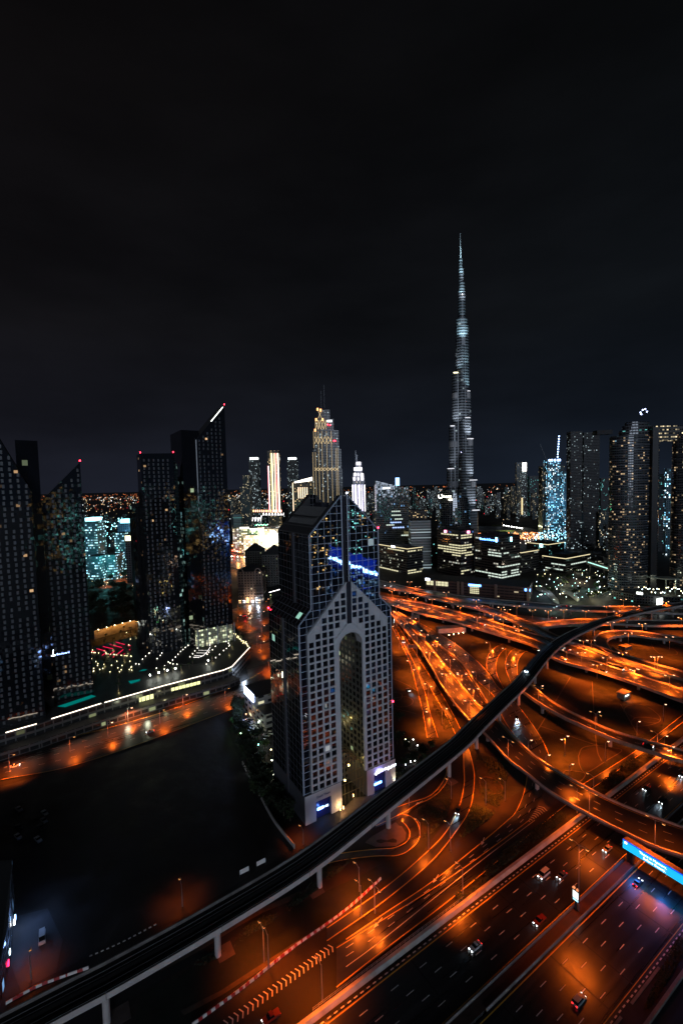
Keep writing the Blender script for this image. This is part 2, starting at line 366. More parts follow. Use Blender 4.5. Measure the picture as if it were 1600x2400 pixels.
# rings drawn by low kerbs on the grass plots
def ring(spec, w=.5, mat=None, closed=True, name='path'):
    P = gl(spec, .06); P = P + [P[0]] if closed else P; n = max(24, int(plen(P) / 2)); P = spline(P, n); mb = MB(); A, B = offs(P, w / 2), offs(P, -w / 2); ribbon(mb, A, B, 0, zz())
    return struct(name, mb, mat or PAVE)
ring('A 110,915 200,920 245,950 200,985 110,990'); ring('A 160,1195 250,1200 270,1235 240,1270 160,1272'); ring('A 190,1250 300,1235 375,1265 370,1310 290,1340 200,1325')
ring('B 800,700 830,640 930,622 1060,640 1120,660 1010,730 860,820 810,770'); ring('B 1130,370 1160,330 1280,325 1390,400 1390,450 1300,450 1180,400'); ring('B 1190,440 1230,415 1340,420 1400,440 1330,470 1200,480')
ring('M 1215,640 1300,700 1460,710 1500,690 1450,640 1300,590 1180,560'); ring('B 680,860 700,810 770,810 850,830 800,890')
for sp_ in ('B 740,120 500,510', 'B 900,150 930,600 970,740', 'B 1110,320 1240,550', 'B 520,480 930,620', 'A 160,1350 290,1380 410,1410', 'A 160,1045 330,1120 440,1190', 'A 500,940 690,910'):
    ring(sp_, .6, closed=False)
ring('E 1190,640 1260,600 1390,640 1455,720 1430,785 1330,790 1220,740', .8, BRICKP)
patch('round_bed', 'E 1200,645 1260,610 1385,645 1445,720 1425,775 1330,780 1225,735', EARTH)
# main road
SZA = zz(); szstrip('main_road', 2.6, 23.0, ASPH, z=SZA); szstrip('main_road', 27.8, 49.2, ASPH, z=SZA)
szstrip('median_paving', 23.6, 27.0, BRICKP, z=SZA + .01)
szstrip('verge', 49.6, 55.0, EARTH); szstrip('side_road', 56.0, 75, ASPH)
def szline(w, y, u0=-160, u1=700, wd=.32, dash=None, mbx=None):
    mbx = mbx or (MARKY if y else MARKW); z = SZA + .012
    if dash is None: mbx.face([sz(u0, w + wd / 2, z), sz(u1, w + wd / 2, z), sz(u1, w - wd / 2, z), sz(u0, w - wd / 2, z)])
    else:
        u = u0
        while u < u1: mbx.face([sz(u, w + wd / 2, z), sz(u + dash[0], w + wd / 2, z), sz(u + dash[0], w - wd / 2, z), sz(u, w - wd / 2, z)]); u += sum(dash)
for w in (3.5, 22.3, 28.5): szline(w, 1)
szline(48.4, 1, wd=.2)
for i, w in enumerate((7.2, 10.95, 14.7, 18.5)): szline(w, 0, wd=.24, dash=(3, 9), u0=-159 + i * 3)
for i, w in enumerate((32.4, 36.4, 40.4, 44.4)): szline(w, 0, wd=.24, dash=(3, 9), u0=-156 + i * 4)
for w in (60, 64, 68): szline(w, 0, wd=.2, dash=(2, 4))
mb = MB()      # expansion joints across the road
for u in (8, 36, 52, 64, 96, 110): mb.face([sz(u, 23, SZA + .006), sz(u + .5, 23, SZA + .006), sz(u + .5, 2.6, SZA + .006), sz(u, 2.6, SZA + .006)])
for u in (22, 47, 60, 88, 103): mb.face([sz(u, 49, SZA + .006), sz(u + .45, 49, SZA + .006), sz(u + .45, 28, SZA + .006), sz(u, 28, SZA + .006)])
struct('road_joint', mb, pbr('tar', (.008, .008, .008), rough=.55))
# kerbs painted in blocks
mb = MB()
for i in range(330):
    u = -40 + i * 1.2
    mb.prism([sz(u, 2.2), sz(u, 2.6), sz(u + 1.15, 2.6), sz(u + 1.15, 2.2)], 0, .28, mi=i % 2)
    if u < 200: mb.prism([sz(u, 49.2), sz(u, 49.6), sz(u + 1.15, 49.6), sz(u + 1.15, 49.2)], 0, .28, mi=i % 2)
struct('kerb', mb, [WHT, BLKP])
# service roads left of the wall
road('service_road', 'C -250,1160 290,830 620,600 850,430 B 810,915 1230,650 1568,390 1900,140', 'C -250,1390 0,1190 400,880 B 702,1066 870,960 1250,690 1568,450 1900,190', lanes=0)
A1, B1 = road('service_road', 'C -200,1120 0,985 290,790 620,520 700,430 745,275 B 400,640 325,545 240,420 A 1200,1230 1040,1080 900,930 700,780 420,560 200,440',
     'C -200,1270 0,1130 400,790 760,510 840,345 B 590,790 590,700 540,580 450,440 330,290 A 1310,1180 1240,1120 1130,960 960,800 740,640 430,470 230,405', lanes=3, edge=False)
line(MARKY, lerpP(A1, B1, .04), .3); line(MARKY, lerpP(A1, B1, .96)[int(len(A1) * .36):], .3)
line(MARKW, gl('C -200,1270 0,1120 480,735 790,500', ZL[0]), .25)
patch('gore_paving', 'C 840,345 870,350 930,395 850,450 760,510', PAVE)
A2, B2 = road('slip_road', 'C -300,1060 0,850 180,700 320,560 390,420 415,300 E 1000,480 990,270 900,85 A 680,1370 540,1130 420,950 230,600 170,480',
     'C -300,1140 0,930 250,720 380,560 455,440 478,300 E 1130,480 1070,270 1000,130 A 870,1560 740,1310 600,1080 480,900 290,600 185,440', lanes=1)
road('slip_road', 'A 165,520 290,760 360,930 430,1200 480,1400 520,1650', 'A 230,600 350,800 430,980 500,1170 560,1400 640,1650', lanes=0)
patch('service_strip', 'A 440,960 560,1150 700,1450 800,1600 640,1600 560,1400 480,1180', EARTH)
road('loop_road', 'A 1140,960 1130,900 1150,800 1230,720 1290,700', 'A 1310,1150 1240,1010 1230,900 1260,810 1330,740', lanes=2)
road('loop_road', 'A 1370,1080 1320,940 1330,840 1370,770 1420,740', 'A 1450,1010 1450,900 1470,840 1520,780 1560,770', lanes=2)
road('hotel_drive', 'E 800,420 800,560 690,740 560,830 390,870 200,930 0,1080', 'E 840,420 840,620 740,770 600,870 480,925 390,1000 240,1080 0,1180', lanes=0)
road('hotel_drive', 'E 300,1010 440,1060 510,1180 510,1300 440,1400 280,1500 0,1510 -400,1560 -700,1640', 'E 300,1110 360,1180 385,1250 350,1340 200,1410 0,1420 -400,1470 -700,1560', lanes=0)
patch('traffic_island', 'E 180,1150 300,1160 350,1240 340,1320 230,1390 0,1400 -120,1350 -60,1290', PAVE)
patch('island_bed', 'E 10,1320 60,1310 130,1325 200,1300 245,1320 240,1350 190,1350 120,1340 60,1360 10,1345', EARTH)
patch('forecourt', 'P 800,1900 830,1870 900,1860 935,1835 960,1850 860,1930 790,1960', PAVE)
# street in front of the podium
A3, B3 = road('podium_street', 'P -120,1810 0,1776 130,1735 268,1702 420,1656 551,1606 640,1560', 'P -120,1870 0,1830 152,1801 312,1750 505,1678 660,1620', lanes=4, dash=(3, 5))
patch('podium_street', 'P 530,1440 545,1428 600,1412 660,1395 720,1380 740,1640 600,1645 590,1610 578,1570 566,1520', ASPH)
for i, sp_ in enumerate(('H 1120,400 1240,520 1400,610 1440,660 1330,560 1200,470', 'H 1370,990 1400,900 1450,860 1560,960 1480,1040 1400,1060')):
    patch('street_island', sp_, PAVE)
mb = MB()
for sp_ in ('P 165,1771 421,1686 494,1644', 'P 494,1643 574,1621 620,1608', 'P 20,1822 165,1771'):
    P = spline(gl(sp_, .05), 20); A, B = offs(P, .55), offs(P, -.55)
    for i in range(19): mb.prism([A[i], B[i], B[i + 1], A[i + 1]], 0, .35)
struct('street_median', mb, CONC)
# roads far behind on the left and right
road('distant_road', 'R 480,1215 620,1190 760,1150 900,1130 1150,1110 1430,1060 1500,1040', 'R 480,1262 640,1240 800,1215 900,1200 1150,1180 1430,1120 1500,1100', lanes=3)
road('distant_road', 'Q 100,1230 300,1290 520,1300', 'Q 100,1330 300,1400 520,1400', lanes=4)
road('distant_road', 'U 300,870 620,880 800,960 1200,1100', 'U 300,900 560,900 700,960 1200,1150', lanes=2)
# far ground roads of the interchange
road('interchange_road', 'A 40,160 500,270 900,360 1568,410 D 1000,330 1568,300', 'A 40,210 500,330 900,420 1568,500 D 1000,370 1568,345', lanes=3)
road('interchange_road', 'A 800,1000 900,1130 960,1210', 'A 860,940 1000,1100 1080,1200', lanes=0, edge=False)
struct('road_marking', MARKY, YEL); struct('road_marking', MARKW, WHT)
# chevrons and arrows
mb = MB()
def chevrons(view, ax, ay, bx, by, n, w0, w1, z=.62):
    a, b = g(view, ax, ay, z), g(view, bx, by, z); d = (b - a).normalized(); q = Vector((-d.y, d.x, 0)); st = (b - a).length / n
    for i in range(n):
        c = a + d * st * i; w = w0 + (w1 - w0) * i / n
        for s in (1, -1):
            mb.face([c, c + d * .36, c + d * (.36 - w * .5) + q * s * w, c + d * (-w * .5) + q * s * w][::(1 if s < 0 else -1)])
chevrons('J', 345, 1699, 1010, 1215, 24, 1.45, 1.5, ZL[0] + .02); chevrons('C', 760, 505, 845, 425, 9, .5, 2.4, ZL[0] + .02); chevrons('A', 445, 1000, 510, 1170, 16, .6, 1.6, ZL[0] + .02)
chevrons('A', 450, 555, 560, 620, 10, 1.2, 1.4, ZL[0] + .02)
def arrow(view, ax, ay, bx, by):
    a, b = g(view, ax, ay, ZL[0] + .03), g(view, bx, by, ZL[0] + .03); d = (b - a).normalized(); q = Vector((-d.y, d.x, 0)); m = b - d * 2.2
    mb.face([a + q * .15, a - q * .15, m - q * .15, m + q * .15][::-1]); mb.face([m + q * .7, b, m - q * .7][::-1])
for a in (('C', 525, 590, 510, 632), ('C', 285, 785, 255, 830), ('E', 540, 870, 455, 915), ('J', 1295, 1050, 1240, 1115)): arrow(*a)
struct('road_arrows', mb, WHT)

# ================= walls and barriers of the main road =================
def szwall(name, label, cat, w0, w1, h, mat, u0, u1, slope=0.0, posts=None):
    mb = MB(); n = max(2, int((u1 - u0) / 8))
    for i in range(n):
        a = u0 + (u1 - u0) * i / n; b = u0 + (u1 - u0) * (i + 1) / n - .04
        z0 = 0; top = [sz(a, w0), sz(a, w1 - slope), sz(b, w1 - slope), sz(b, w0)]
        mb.prism([sz(a, w0), sz(a, w1), sz(b, w1), sz(b, w0)], 0, h, top=top)
    o = mb.build(name, mat); tag(o, label, cat); return o
szwall('retaining_wall', 'long pale concrete retaining wall lit orange beside the main road kerb', 'wall', -1.1, .9, .9, CONC, -60, 320, slope=.9)
szwall('concrete_barrier', 'low concrete barrier along the near edge of the wide road, left of the paved median', 'barrier', 23.0, 23.45, .95, CONCD, -150, 560, slope=.3)
szwall('concrete_barrier', 'grey concrete barrier on the right side of the brick-paved median', 'barrier', 27.1, 27.6, 1.0, CONCD, 17, 560, slope=.3)
szwall('boundary_wall', 'dull brown wall between the dark verge and the side road at the bottom right corner', 'wall', 55.0, 55.9, 1.2, CONCD, -60, 230)
mb = MB()
for u in range(-60, 17, 3): mb.bar(sz(u, 27.3, 0), sz(u, 27.3, 1.1), .08, .08)
for h in (.5, 1.0): mb.bar(sz(-60, 27.3, h), sz(16, 27.3, h), .06, .06)
tag(mb.build('railing', STEEL), 'thin metal railing continuing the median barrier at the bottom edge', 'railing')
mb = MB()
for u in range(-26, 40, 2): mb.bar(sz(u, -1.3, .9), sz(u, -1.3, 1.9), .08, .08)
for h in (1.3, 1.9): mb.bar(sz(-26, -1.3, h), sz(39, -1.3, h), .07, .07)
tag(mb.build('railing', STEEL), 'light metal railing on top of the orange-lit retaining wall', 'railing')
mb = MB()
for i in range(42):
    u = 30 + i * 1.3 + (i // 14) * 6
    mb.prism([sz(u, 50), sz(u, 50.7), sz(u + 1.2, 50.7), sz(u + 1.2, 50)], 0, .5)
tag(mb.build('low_wall', CONCD), 'short yellowish kerb wall along the dark verge beside the right lanes', 'wall')
# red and white barrier blocks
mb = MB(); mb.prism([Vector((-.95, -.3, 0)), Vector((.95, -.3, 0)), Vector((.95, .3, 0)), Vector((-.95, .3, 0))], 0, .9,
                    top=[Vector((-.9, -.12, 0)), Vector((.9, -.12, 0)), Vector((.9, .12, 0)), Vector((-.9, .12, 0))])
REDP = pbr('red_plastic', (.35, .02, .02), rough=.5); WHP = pbr('white_plastic', (.7, .62, .58), rough=.5)
bw = mb.build('barrier_block', WHP); br = mb.build('barrier_block', REDP)
P = gl('J 150,1699 440,1485 740,1245 960,1090 1110,975 1290,810', 0); n = 60; P = spline(P, n); used = {0: False, 1: False}
q = 0
for i in range(n - 1):
    d = P[i + 1] - P[i]; src = (bw, br)[i % 2]; o = src if not used[i % 2] else src.copy()
    if used[i % 2]: COL.objects.link(o)
    used[i % 2] = True; o.location = P[i]; o.rotation_euler = (0, 0, math.atan2(d.y, d.x) + random.uniform(-.06, .06)); col = ('white', 'red')[i % 2]
    tag(o, '%s road barrier block, %s %s one from the bottom of the long striped row' % (col, nth(i // 2), col), 'barrier block', 'striped barrier blocks beside the service road')
P = gl('G 60,1340 200,1265 400,1190 470,1165', 0); P = spline(P, 14)
for i in range(13):
    d = P[i + 1] - P[i]; o = (bw, br)[i % 2].copy(); COL.objects.link(o); o.location = P[i]; o.rotation_euler = (0, 0, math.atan2(d.y, d.x)); o.scale = (1.5, 1, 1); col = ('white', 'red')[i % 2]
    tag(o, '%s barrier block beside the vacant lot, %s %s one from the bottom left' % (col, nth(i // 2), col), 'barrier block', 'barrier blocks beside the vacant lot')
P = gl('J 560,960 700,870 820,810 870,785', 0); P = spline(P, 12)
for i in range(11):
    d = P[i + 1] - P[i]; o = (bw, br)[i % 2].copy(); COL.objects.link(o); o.location = P[i]; o.rotation_euler = (0, 0, math.atan2(d.y, d.x)); o.scale = (1.4, 1, 1); col = ('white', 'red')[i % 2]
    tag(o, '%s barrier block under the rail viaduct, %s %s one from the left' % (col, nth(i // 2), col), 'barrier block', 'barrier blocks under the viaduct')

# ================= elevated roads =================
LAMPS = []
def flyover(name, label, left, right, z, lanes=2, piers=True, pier_step=38, lines=True, mat=None, split=None):
    Lp, Rp = gl(left, z), gl(right, z); n = max(10, int(plen(Lp) / 5)); A, B = spline(Lp, n), spline(Rp, n)
    mid = lerpP(A, B, .5); root = thing(name, label, 'flyover', (mid[n // 2].x, mid[n // 2].y, 0))
    mb = MB()
    for i in range(n - 1):
        a, b, c, d = A[i], B[i], B[i + 1], A[i + 1]; dn = Vector((0, 0, -1.3))
        mb.face([a, b, c, d], None, 0)
        mb.face([a + dn, d + dn, c + dn, b + dn], None, 1); mb.face([a, d, d + dn, a + dn], None, 1); mb.face([b + dn, c + dn, c, b], None, 1)
    mb.build('deck', [mat or ASPH2, CONCD], root)
    for P, s in ((A, 1), (B, -1)):
        q = MB(); O = offs(P, .0); P = offs(P, .12 * s); O = offs(P, .0); I = offs(P, -.7 * s); up = Vector((0, 0, 1.0)); dn = Vector((0, 0, -1.15))
        for i in range(n - 1):
            q.face([O[i] + up, I[i] + up, I[i + 1] + up, O[i + 1] + up][::s]); q.face([O[i] + dn, O[i] + up, O[i + 1] + up, O[i + 1] + dn][::s]); q.face([I[i], I[i + 1], I[i + 1] + up, I[i] + up][::s])
        q.build('parapet', CONC, root)
    m2 = MB()
    if lines:
        w = (A[n // 2] - B[n // 2]).length; line(m2, lerpP(A, B, 1.1 / w), .28, mi=0); line(m2, lerpP(A, B, 1 - 1.1 / w), .28, mi=0)
        for k in range(1, lanes): line(m2, lerpP(A, B, .08 + k * .84 / lanes), .22, dash=(3, 6), mi=1)
        m2.build('lane_marking', [YEL, WHT], root)
    if split:
        q = MB()
        C = lerpP(A, B, split); E, F = offs(C, .35), offs(C, -.35)
        for i in range(n - 1): q.prism([E[i], F[i], F[i + 1], E[i + 1]], min(E[i].z, E[i+1].z), min(E[i].z, E[i+1].z) + .95)
        q.build('median_barrier', CONC, root)
    if piers:
        cum = 0; nxt = pier_step * .5
        for i in range(n - 1):
            cum += (mid[i + 1] - mid[i]).length
            if cum > nxt:
                nxt += pier_step; w = (A[i] - B[i]).length; zb = mid[i].z - 1.3
                if zb < 2.5: continue
                ax = (B[i] - A[i]); ax.z = 0; ax.normalize(); q = MB(); c = mid[i]
                q.box((c.x, c.y, zb - 1.2), (min(w * .8, 14), 1.8, 1.2), ax=ax)
                k = 2 if w > 14 else 1
                for s in ((-.22, .22) if k == 2 else (0,)): p = c + ax * s * w; q.cyl((p.x, p.y, 0), 1.05, 0, zb - 1.2, 10)
                q.build('pier', CONC, root)
    return A, B, root
F1 = flyover('flyover', 'far slender flyover curving in front of the brown office podium', 'A -60,20 40,45 350,120 700,175 860,205 1200,240 1568,270 D 1000,262 1250,266 1568,275', 'A -60,85 40,110 350,170 730,225 1000,262 1300,292 1568,318 D 1000,285 1250,292 1568,303', 7, lanes=2, pier_step=45)
F2 = flyover('flyover', 'curved flyover that splits off and sweeps down to the right behind the rail viaduct', 'A 400,145 730,232 1040,290 1300,370 1568,475 D 860,385 940,420 1010,430 1160,478 1300,523 1568,598 1750,650', 'A 400,190 700,262 940,320 1200,390 1568,535 D 860,428 930,455 1010,452 1160,503 1300,552 1568,640 1750,690', 7, lanes=2, pier_step=45)
F3 = flyover('flyover', 'widest elevated highway with two carriageways crossing under the rail viaduct', 'A 0,190 90,215 520,290 700,335 1010,420 1200,470 1568,580 D 1020,470 1200,535 1330,575 1568,645 1750,700', 'A 60,260 210,310 440,380 800,470 1000,530 1568,700 D 840,490 940,545 1140,600 1350,670 1568,752 1750,815', 7.5, lanes=6, pier_step=42, split=.47)
F4 = flyover('flyover', 'long straight flyover descending towards the viaduct and curving over the main road', 'A 165,400 420,700 545,890 700,1160 940,1460 B 100,520 280,720 400,810 560,940 700,1030 880,1130 C 1270,570 1420,640 1568,690 1800,760', 'A 180,365 400,570 560,740 720,940 935,1200 1050,1330 B 200,430 330,570 450,680 600,790 800,905 1000,1010 1230,1110 1568,1230 1900,1340', 7.5, lanes=3, pier_step=46)
F5 = flyover('flyover', 'flyover ramp rising right of the viaduct and sweeping to the right picture edge', 'B 430,160 640,320 900,450 1100,530 1568,660 1900,740', 'B 385,222 500,305 700,420 925,520 1150,610 1568,740 1900,825', 7.5, lanes=2, pier_step=46)
F7 = flyover('flyover', 'second straight carriageway between the bright gore and the dark service road', 'A 185,362 420,560 640,840 760,985 935,1225 1000,1300', 'A 230,370 440,505 640,700 850,870 1010,1090 1140,1300', 6.5, lanes=3, pier_step=50)
F8 = flyover('flyover', 'ring-shaped loop ramp around the dark lawn at the right', 'M 575,640 480,570 490,490 600,430 800,412 1000,418 1200,445 1568,500 1800,560', 'M 700,660 650,590 650,530 720,490 850,475 1000,475 1200,505 1400,520 1568,560 1800,620', 6.5, lanes=1, pier_step=40)
F9 = flyover('flyover', 'lower branch of the loop ramp running to the right edge', 'M 575,640 660,690 900,780 1200,880 1568,1010 1800,1090', 'M 700,610 780,670 1000,760 1250,840 1568,925 1800,990', 6.6, lanes=1, pier_step=40)
F10 = flyover('flyover', 'flat distant overpass seen behind the rail viaduct on the right', 'M -300,330 300,270 700,285 1100,285 1568,290 1900,292', 'M -300,400 300,330 700,330 1100,350 1568,352 1900,354', 5.5, lanes=2, pier_step=50)

# ================= rail viaduct =================
ZV = 14.6
near = gl('G -500,1870 0,1600 350,1410 620,1265 1170,945 J 900,735 P 926,1886 1007,1821 1094,1749 1137,1704 1201,1640 1243,1598 1293,1534 1339,1497 1385,1474 1431,1456 1509,1435 1600,1418 1760,1392', ZV)
n = 90; near = spline(near, n); far = offs(near, 10.4); mid = lerpP(near, far, .5)
vi = thing('rail_viaduct', 'long dark metro rail viaduct on round piers sweeping diagonally across the picture', 'viaduct', (mid[30].x, mid[30].y, 0))
mb = MB(); w = offs(near, .35); w2 = offs(near, 10.05); dn = Vector((0, 0, -1.9)); d2 = Vector((0, 0, -1.1))
for i in range(n - 1):
    mb.face([w[i] + d2, w[i + 1] + d2, w2[i + 1] + d2, w2[i] + d2])
mb.build('track_bed', DKDECK, vi)
for (O, I, s) in ((near, w, 1), (far, w2, -1)):
    mb = MB(); low = offs(O, .9 * s)
    for i in range(n - 1):
        mb.face([O[i], I[i], I[i + 1], O[i + 1]][::-s], None, 1)
        mb.face([O[i] + dn, O[i + 1] + dn, O[i + 1], O[i]][::s], None, 0)
        mb.face([I[i] + d2, I[i], I[i + 1], I[i + 1] + d2][::s], None, 1)
        c = offs(O[i:i + 2], 2.6 * s); mb.face([c[0] + Vector((0, 0, -3.1)), c[1] + Vector((0, 0, -3.1)), O[i + 1] + dn, O[i] + dn][::s], None, 1)
    mb.build('side_girder', [WHGIRD, CONCD], vi)
mb = MB()
for k in (2.2, 3.65, 6.7, 8.15):
    R = offs(near, k); Ra = offs(near, k + .08)
    for i in range(n - 1): mb.bar(R[i] + Vector((0, 0, -.85)), R[i + 1] + Vector((0, 0, -.85)), .12, .18)
mb.build('rail', STEEL, vi)
mb = MB(); c1, c2 = offs(near, 4.6), offs(near, 5.8)
for i in range(n - 1): mb.face([c1[i] + Vector((0, 0, -.6)), c1[i + 1] + Vector((0, 0, -.6)), c2[i + 1] + Vector((0, 0, -.6)), c2[i] + Vector((0, 0, -.6))])
mb.build('walkway', pbr('walkway', (.03, .03, .032), rough=.6), vi)
mb = MB(); O = offs(near, .18)
for i in range(n - 1): mb.bar(O[i] + Vector((0, 0, .55)), O[i + 1] + Vector((0, 0, .55)), .08, .08)
for i in range(0, n - 1): mb.bar(O[i], O[i] + Vector((0, 0, .55)), .08, .08)
mb.build('handrail', STEEL, vi)
mb = MB(); O = offs(near, -.04)
for i in range(1, n - 1, 4):
    for v in (O[i],): mb.bar(v + Vector((0, 0, -1.85)), v + Vector((0, 0, -.02)), .16, .1)
mb.build('segment_joints', CONCD, vi)
mb = MB(); lo_a, lo_b = offs(near, 2.6), offs(near, 7.8)
for i in range(n - 1): mb.face([lo_a[i] + Vector((0, 0, -3.1)), lo_b[i] + Vector((0, 0, -3.1)), lo_b[i + 1] + Vector((0, 0, -3.1)), lo_a[i + 1] + Vector((0, 0, -3.1))])
mb.build('underside', CONCD, vi)
for px in ((281, 2388), (527, 2238), (739, 2092), (925, 1947), (1056, 1835), (1126, 1765), (1184, 1706), (1221, 1652), (1254, 1606), (1289, 1573), (1330, 1530), (1385, 1500), (1428, 1484), (1473, 1477), (1523, 1458), (1572, 1450)):
    b = g('P', px[0], px[1] - 4)
    j = min(range(n), key=lambda i: (mid[i] - Vector((b.x, b.y, ZV))).length); c = Vector((mid[j].x, mid[j].y, 0)); t = (near[min(j + 1, n - 1)] - near[j - 1 if j else 0]).normalized(); q = Vector((-t.y, t.x, 0))
    mb = MB(); mb.cyl(c, 1.05, 0, 10.2, 20)
    mb.box((c.x, c.y, 10.2), (5.2, 2.4, 1.3), ax=q)
    mb.build('pier', WHGIRD, vi, smooth=False)
# train on the viaduct
j0 = min(range(n), key=lambda i: (near[i] - g('P', 1256, 1585, ZV)).length)
c = offs(near, 7.4)[j0:j0 + 9]
tr = thing('metro_train', 'dark metro train with white headlights on the far track of the viaduct', 'train', (c[0].x, c[0].y, 0))
TRB = pbr('train_body', (.10, .12, .15), rough=.3, metal=.3); TGL = pbr('train_glass', (.01, .012, .015), rough=.1)
mb = MB(); gbx = MB()
for i in range(len(c) - 1):
    d = (c[i + 1] - c[i]); L_ = d.length; m = (c[i] + c[i + 1]) / 2; mb.box((m.x, m.y, ZV - .9), (L_ - .3, 2.6, 3.0), ax=d.normalized()); gbx.box((m.x, m.y, ZV + .7), (L_ - .6, 2.66, .8), ax=d.normalized())
mb.build('body', TRB, tr); gbx.build('window', TGL, tr)
d = (c[0] - c[1]).normalized(); q = Vector((-d.y, d.x, 0))
for s in (-.8, .8):
    mb = MB(); p = c[0] + d * .2 + q * s; mb.box((p.x, p.y, ZV - .1), (.4, .5, .45), ax=d); mb.build('headlight', emis('train_lamp', (.7, .9, 1), 30), tr)
# ================= pointed twin-legged hotel tower =================
H_A = math.radians(31.8); HE1 = Vector((math.cos(H_A), math.sin(H_A), 0)); HE2 = Vector((-math.sin(H_A), math.cos(H_A), 0))
HV = {'1': (600, 1150, 4.3556), '2': (600, 1500, 4.3556)}
VW['S'] = (600, 1150, 4.3556); VW['V'] = (600, 1500, 4.3556)
H0 = g('V', 525, 1880)
def hp(s, d, z): p = H0 + HE1 * s + HE2 * d; return Vector((p.x, p.y, z))
hotel = thing('hotel_tower', 'tall hotel tower of two stone-gridded legs with arch and pointed mirror-glass top', 'building', tuple(H0))
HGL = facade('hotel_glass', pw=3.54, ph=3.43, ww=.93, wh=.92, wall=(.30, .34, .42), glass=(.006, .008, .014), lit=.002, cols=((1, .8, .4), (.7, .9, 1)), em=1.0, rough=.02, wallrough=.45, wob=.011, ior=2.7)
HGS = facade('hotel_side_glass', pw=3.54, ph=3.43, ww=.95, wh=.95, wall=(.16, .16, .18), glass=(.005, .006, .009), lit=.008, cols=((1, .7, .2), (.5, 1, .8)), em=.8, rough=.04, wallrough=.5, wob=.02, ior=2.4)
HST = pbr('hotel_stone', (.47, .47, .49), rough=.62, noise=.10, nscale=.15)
HSD = pbr('hotel_stone_shaded', (.07, .07, .08), rough=.7, noise=.15, nscale=.2)  # side copy of the front stone, shade put into its colour
HRF = pbr('hotel_roof', (.035, .034, .035), rough=.6, noise=.2, nscale=.5)
HIN = facade('hotel_inner_wall', pw=3.54, ph=3.43, ww=.6, wh=.6, wall=(.08, .078, .065), glass=(.01, .01, .01), lit=.03, cols=((1, .8, .3), (.8, 1, .5)), em=.8, rough=.15)
DARKR = pbr('recess_shade', (.012, .012, .02), rough=.5)
def slab(mb, prof, d0, d1, mf=0, ms=1, skip=(), back=True):
    """profile in (s, z), extruded d0..d1; ccw seen from the front"""
    n = len(prof); mb.face([hp(s, d0, z) for s, z in prof], [(s - 2.9 if True else 0, z - .2) for s, z in prof], mf)
    if back: mb.face([hp(s, d1, z) for s, z in prof][::-1], [(s, z) for s, z in prof][::-1], ms)
    for i in range(n):
        if i in skip: continue
        (s0, z0), (s1, z1) = prof[i], prof[(i + 1) % n]; m = ms(i) if callable(ms) else ms
        if abs(s1 - s0) < .01: uvs = [(d0, z0), (d1, z0), (d1, z1), (d0, z1)]
        else: uvs = [(d0, 0), (d1, 0), (d1, math.hypot(s1 - s0, z1 - z0)), (d0, math.hypot(s1 - s0, z1 - z0))]
        mb.face([hp(s0, d0, z0), hp(s0, d1, z0), hp(s1, d1, z1), hp(s1, d0, z1)], uvs, m)
# lower glass volume (legs + shoulders)
mb = MB()
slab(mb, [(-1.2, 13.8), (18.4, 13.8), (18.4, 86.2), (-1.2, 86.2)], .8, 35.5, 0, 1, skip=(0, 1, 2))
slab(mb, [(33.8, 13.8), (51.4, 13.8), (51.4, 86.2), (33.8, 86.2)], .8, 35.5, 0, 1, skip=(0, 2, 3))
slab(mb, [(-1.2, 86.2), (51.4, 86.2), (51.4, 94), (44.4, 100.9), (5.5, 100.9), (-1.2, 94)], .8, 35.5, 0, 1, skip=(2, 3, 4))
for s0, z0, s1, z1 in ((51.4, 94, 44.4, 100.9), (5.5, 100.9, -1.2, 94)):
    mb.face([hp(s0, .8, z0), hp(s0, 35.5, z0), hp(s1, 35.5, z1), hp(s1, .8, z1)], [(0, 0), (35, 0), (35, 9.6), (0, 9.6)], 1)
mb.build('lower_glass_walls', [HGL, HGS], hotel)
mb = MB()
for s in (18.4, 33.8): mb.face([hp(s, .8, 0), hp(s, 35.5, 0), hp(s, 35.5, 86.2), hp(s, .8, 86.2)], [(0, 0), (35, 0), (35, 86.2), (0, 86.2)], 0)
mb.build('passage_wall', HIN, hotel)
# upper glass volume: two gabled halves with a slot between
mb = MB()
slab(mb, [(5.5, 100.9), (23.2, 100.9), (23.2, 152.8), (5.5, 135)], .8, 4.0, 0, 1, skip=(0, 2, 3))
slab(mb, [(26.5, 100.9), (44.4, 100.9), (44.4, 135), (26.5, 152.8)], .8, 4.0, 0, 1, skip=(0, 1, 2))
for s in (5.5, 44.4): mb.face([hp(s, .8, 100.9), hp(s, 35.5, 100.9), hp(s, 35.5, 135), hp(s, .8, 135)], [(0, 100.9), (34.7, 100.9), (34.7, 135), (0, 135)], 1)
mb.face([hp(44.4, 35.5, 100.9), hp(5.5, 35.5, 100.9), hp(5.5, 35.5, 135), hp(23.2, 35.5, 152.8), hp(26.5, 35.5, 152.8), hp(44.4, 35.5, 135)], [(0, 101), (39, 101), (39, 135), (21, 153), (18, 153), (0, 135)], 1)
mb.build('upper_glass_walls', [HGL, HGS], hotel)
mb = MB()   # roof slopes, recessed terrace, rear gable
def q4(a, b, c, d): mb.face([hp(*a), hp(*b), hp(*c), hp(*d)])
q4((5.5, .8, 135), (17.6, .8, 147.1), (17.6, 35.5, 147.1), (5.5, 35.5, 135)); q4((44.4, .8, 135), (44.4, 35.5, 135), (32.2, 35.5, 147.1), (32.2, .8, 147.1))
for d0, d1 in ((.8, 4.0), (32.0, 35.5)):
    q4((17.6, d0, 147.1), (23.2, d0, 152.8), (23.2, d1, 152.8), (17.6, d1, 147.1)); q4((32.2, d0, 147.1), (32.2, d1, 147.1), (26.5, d1, 152.8), (26.5, d0, 152.8))
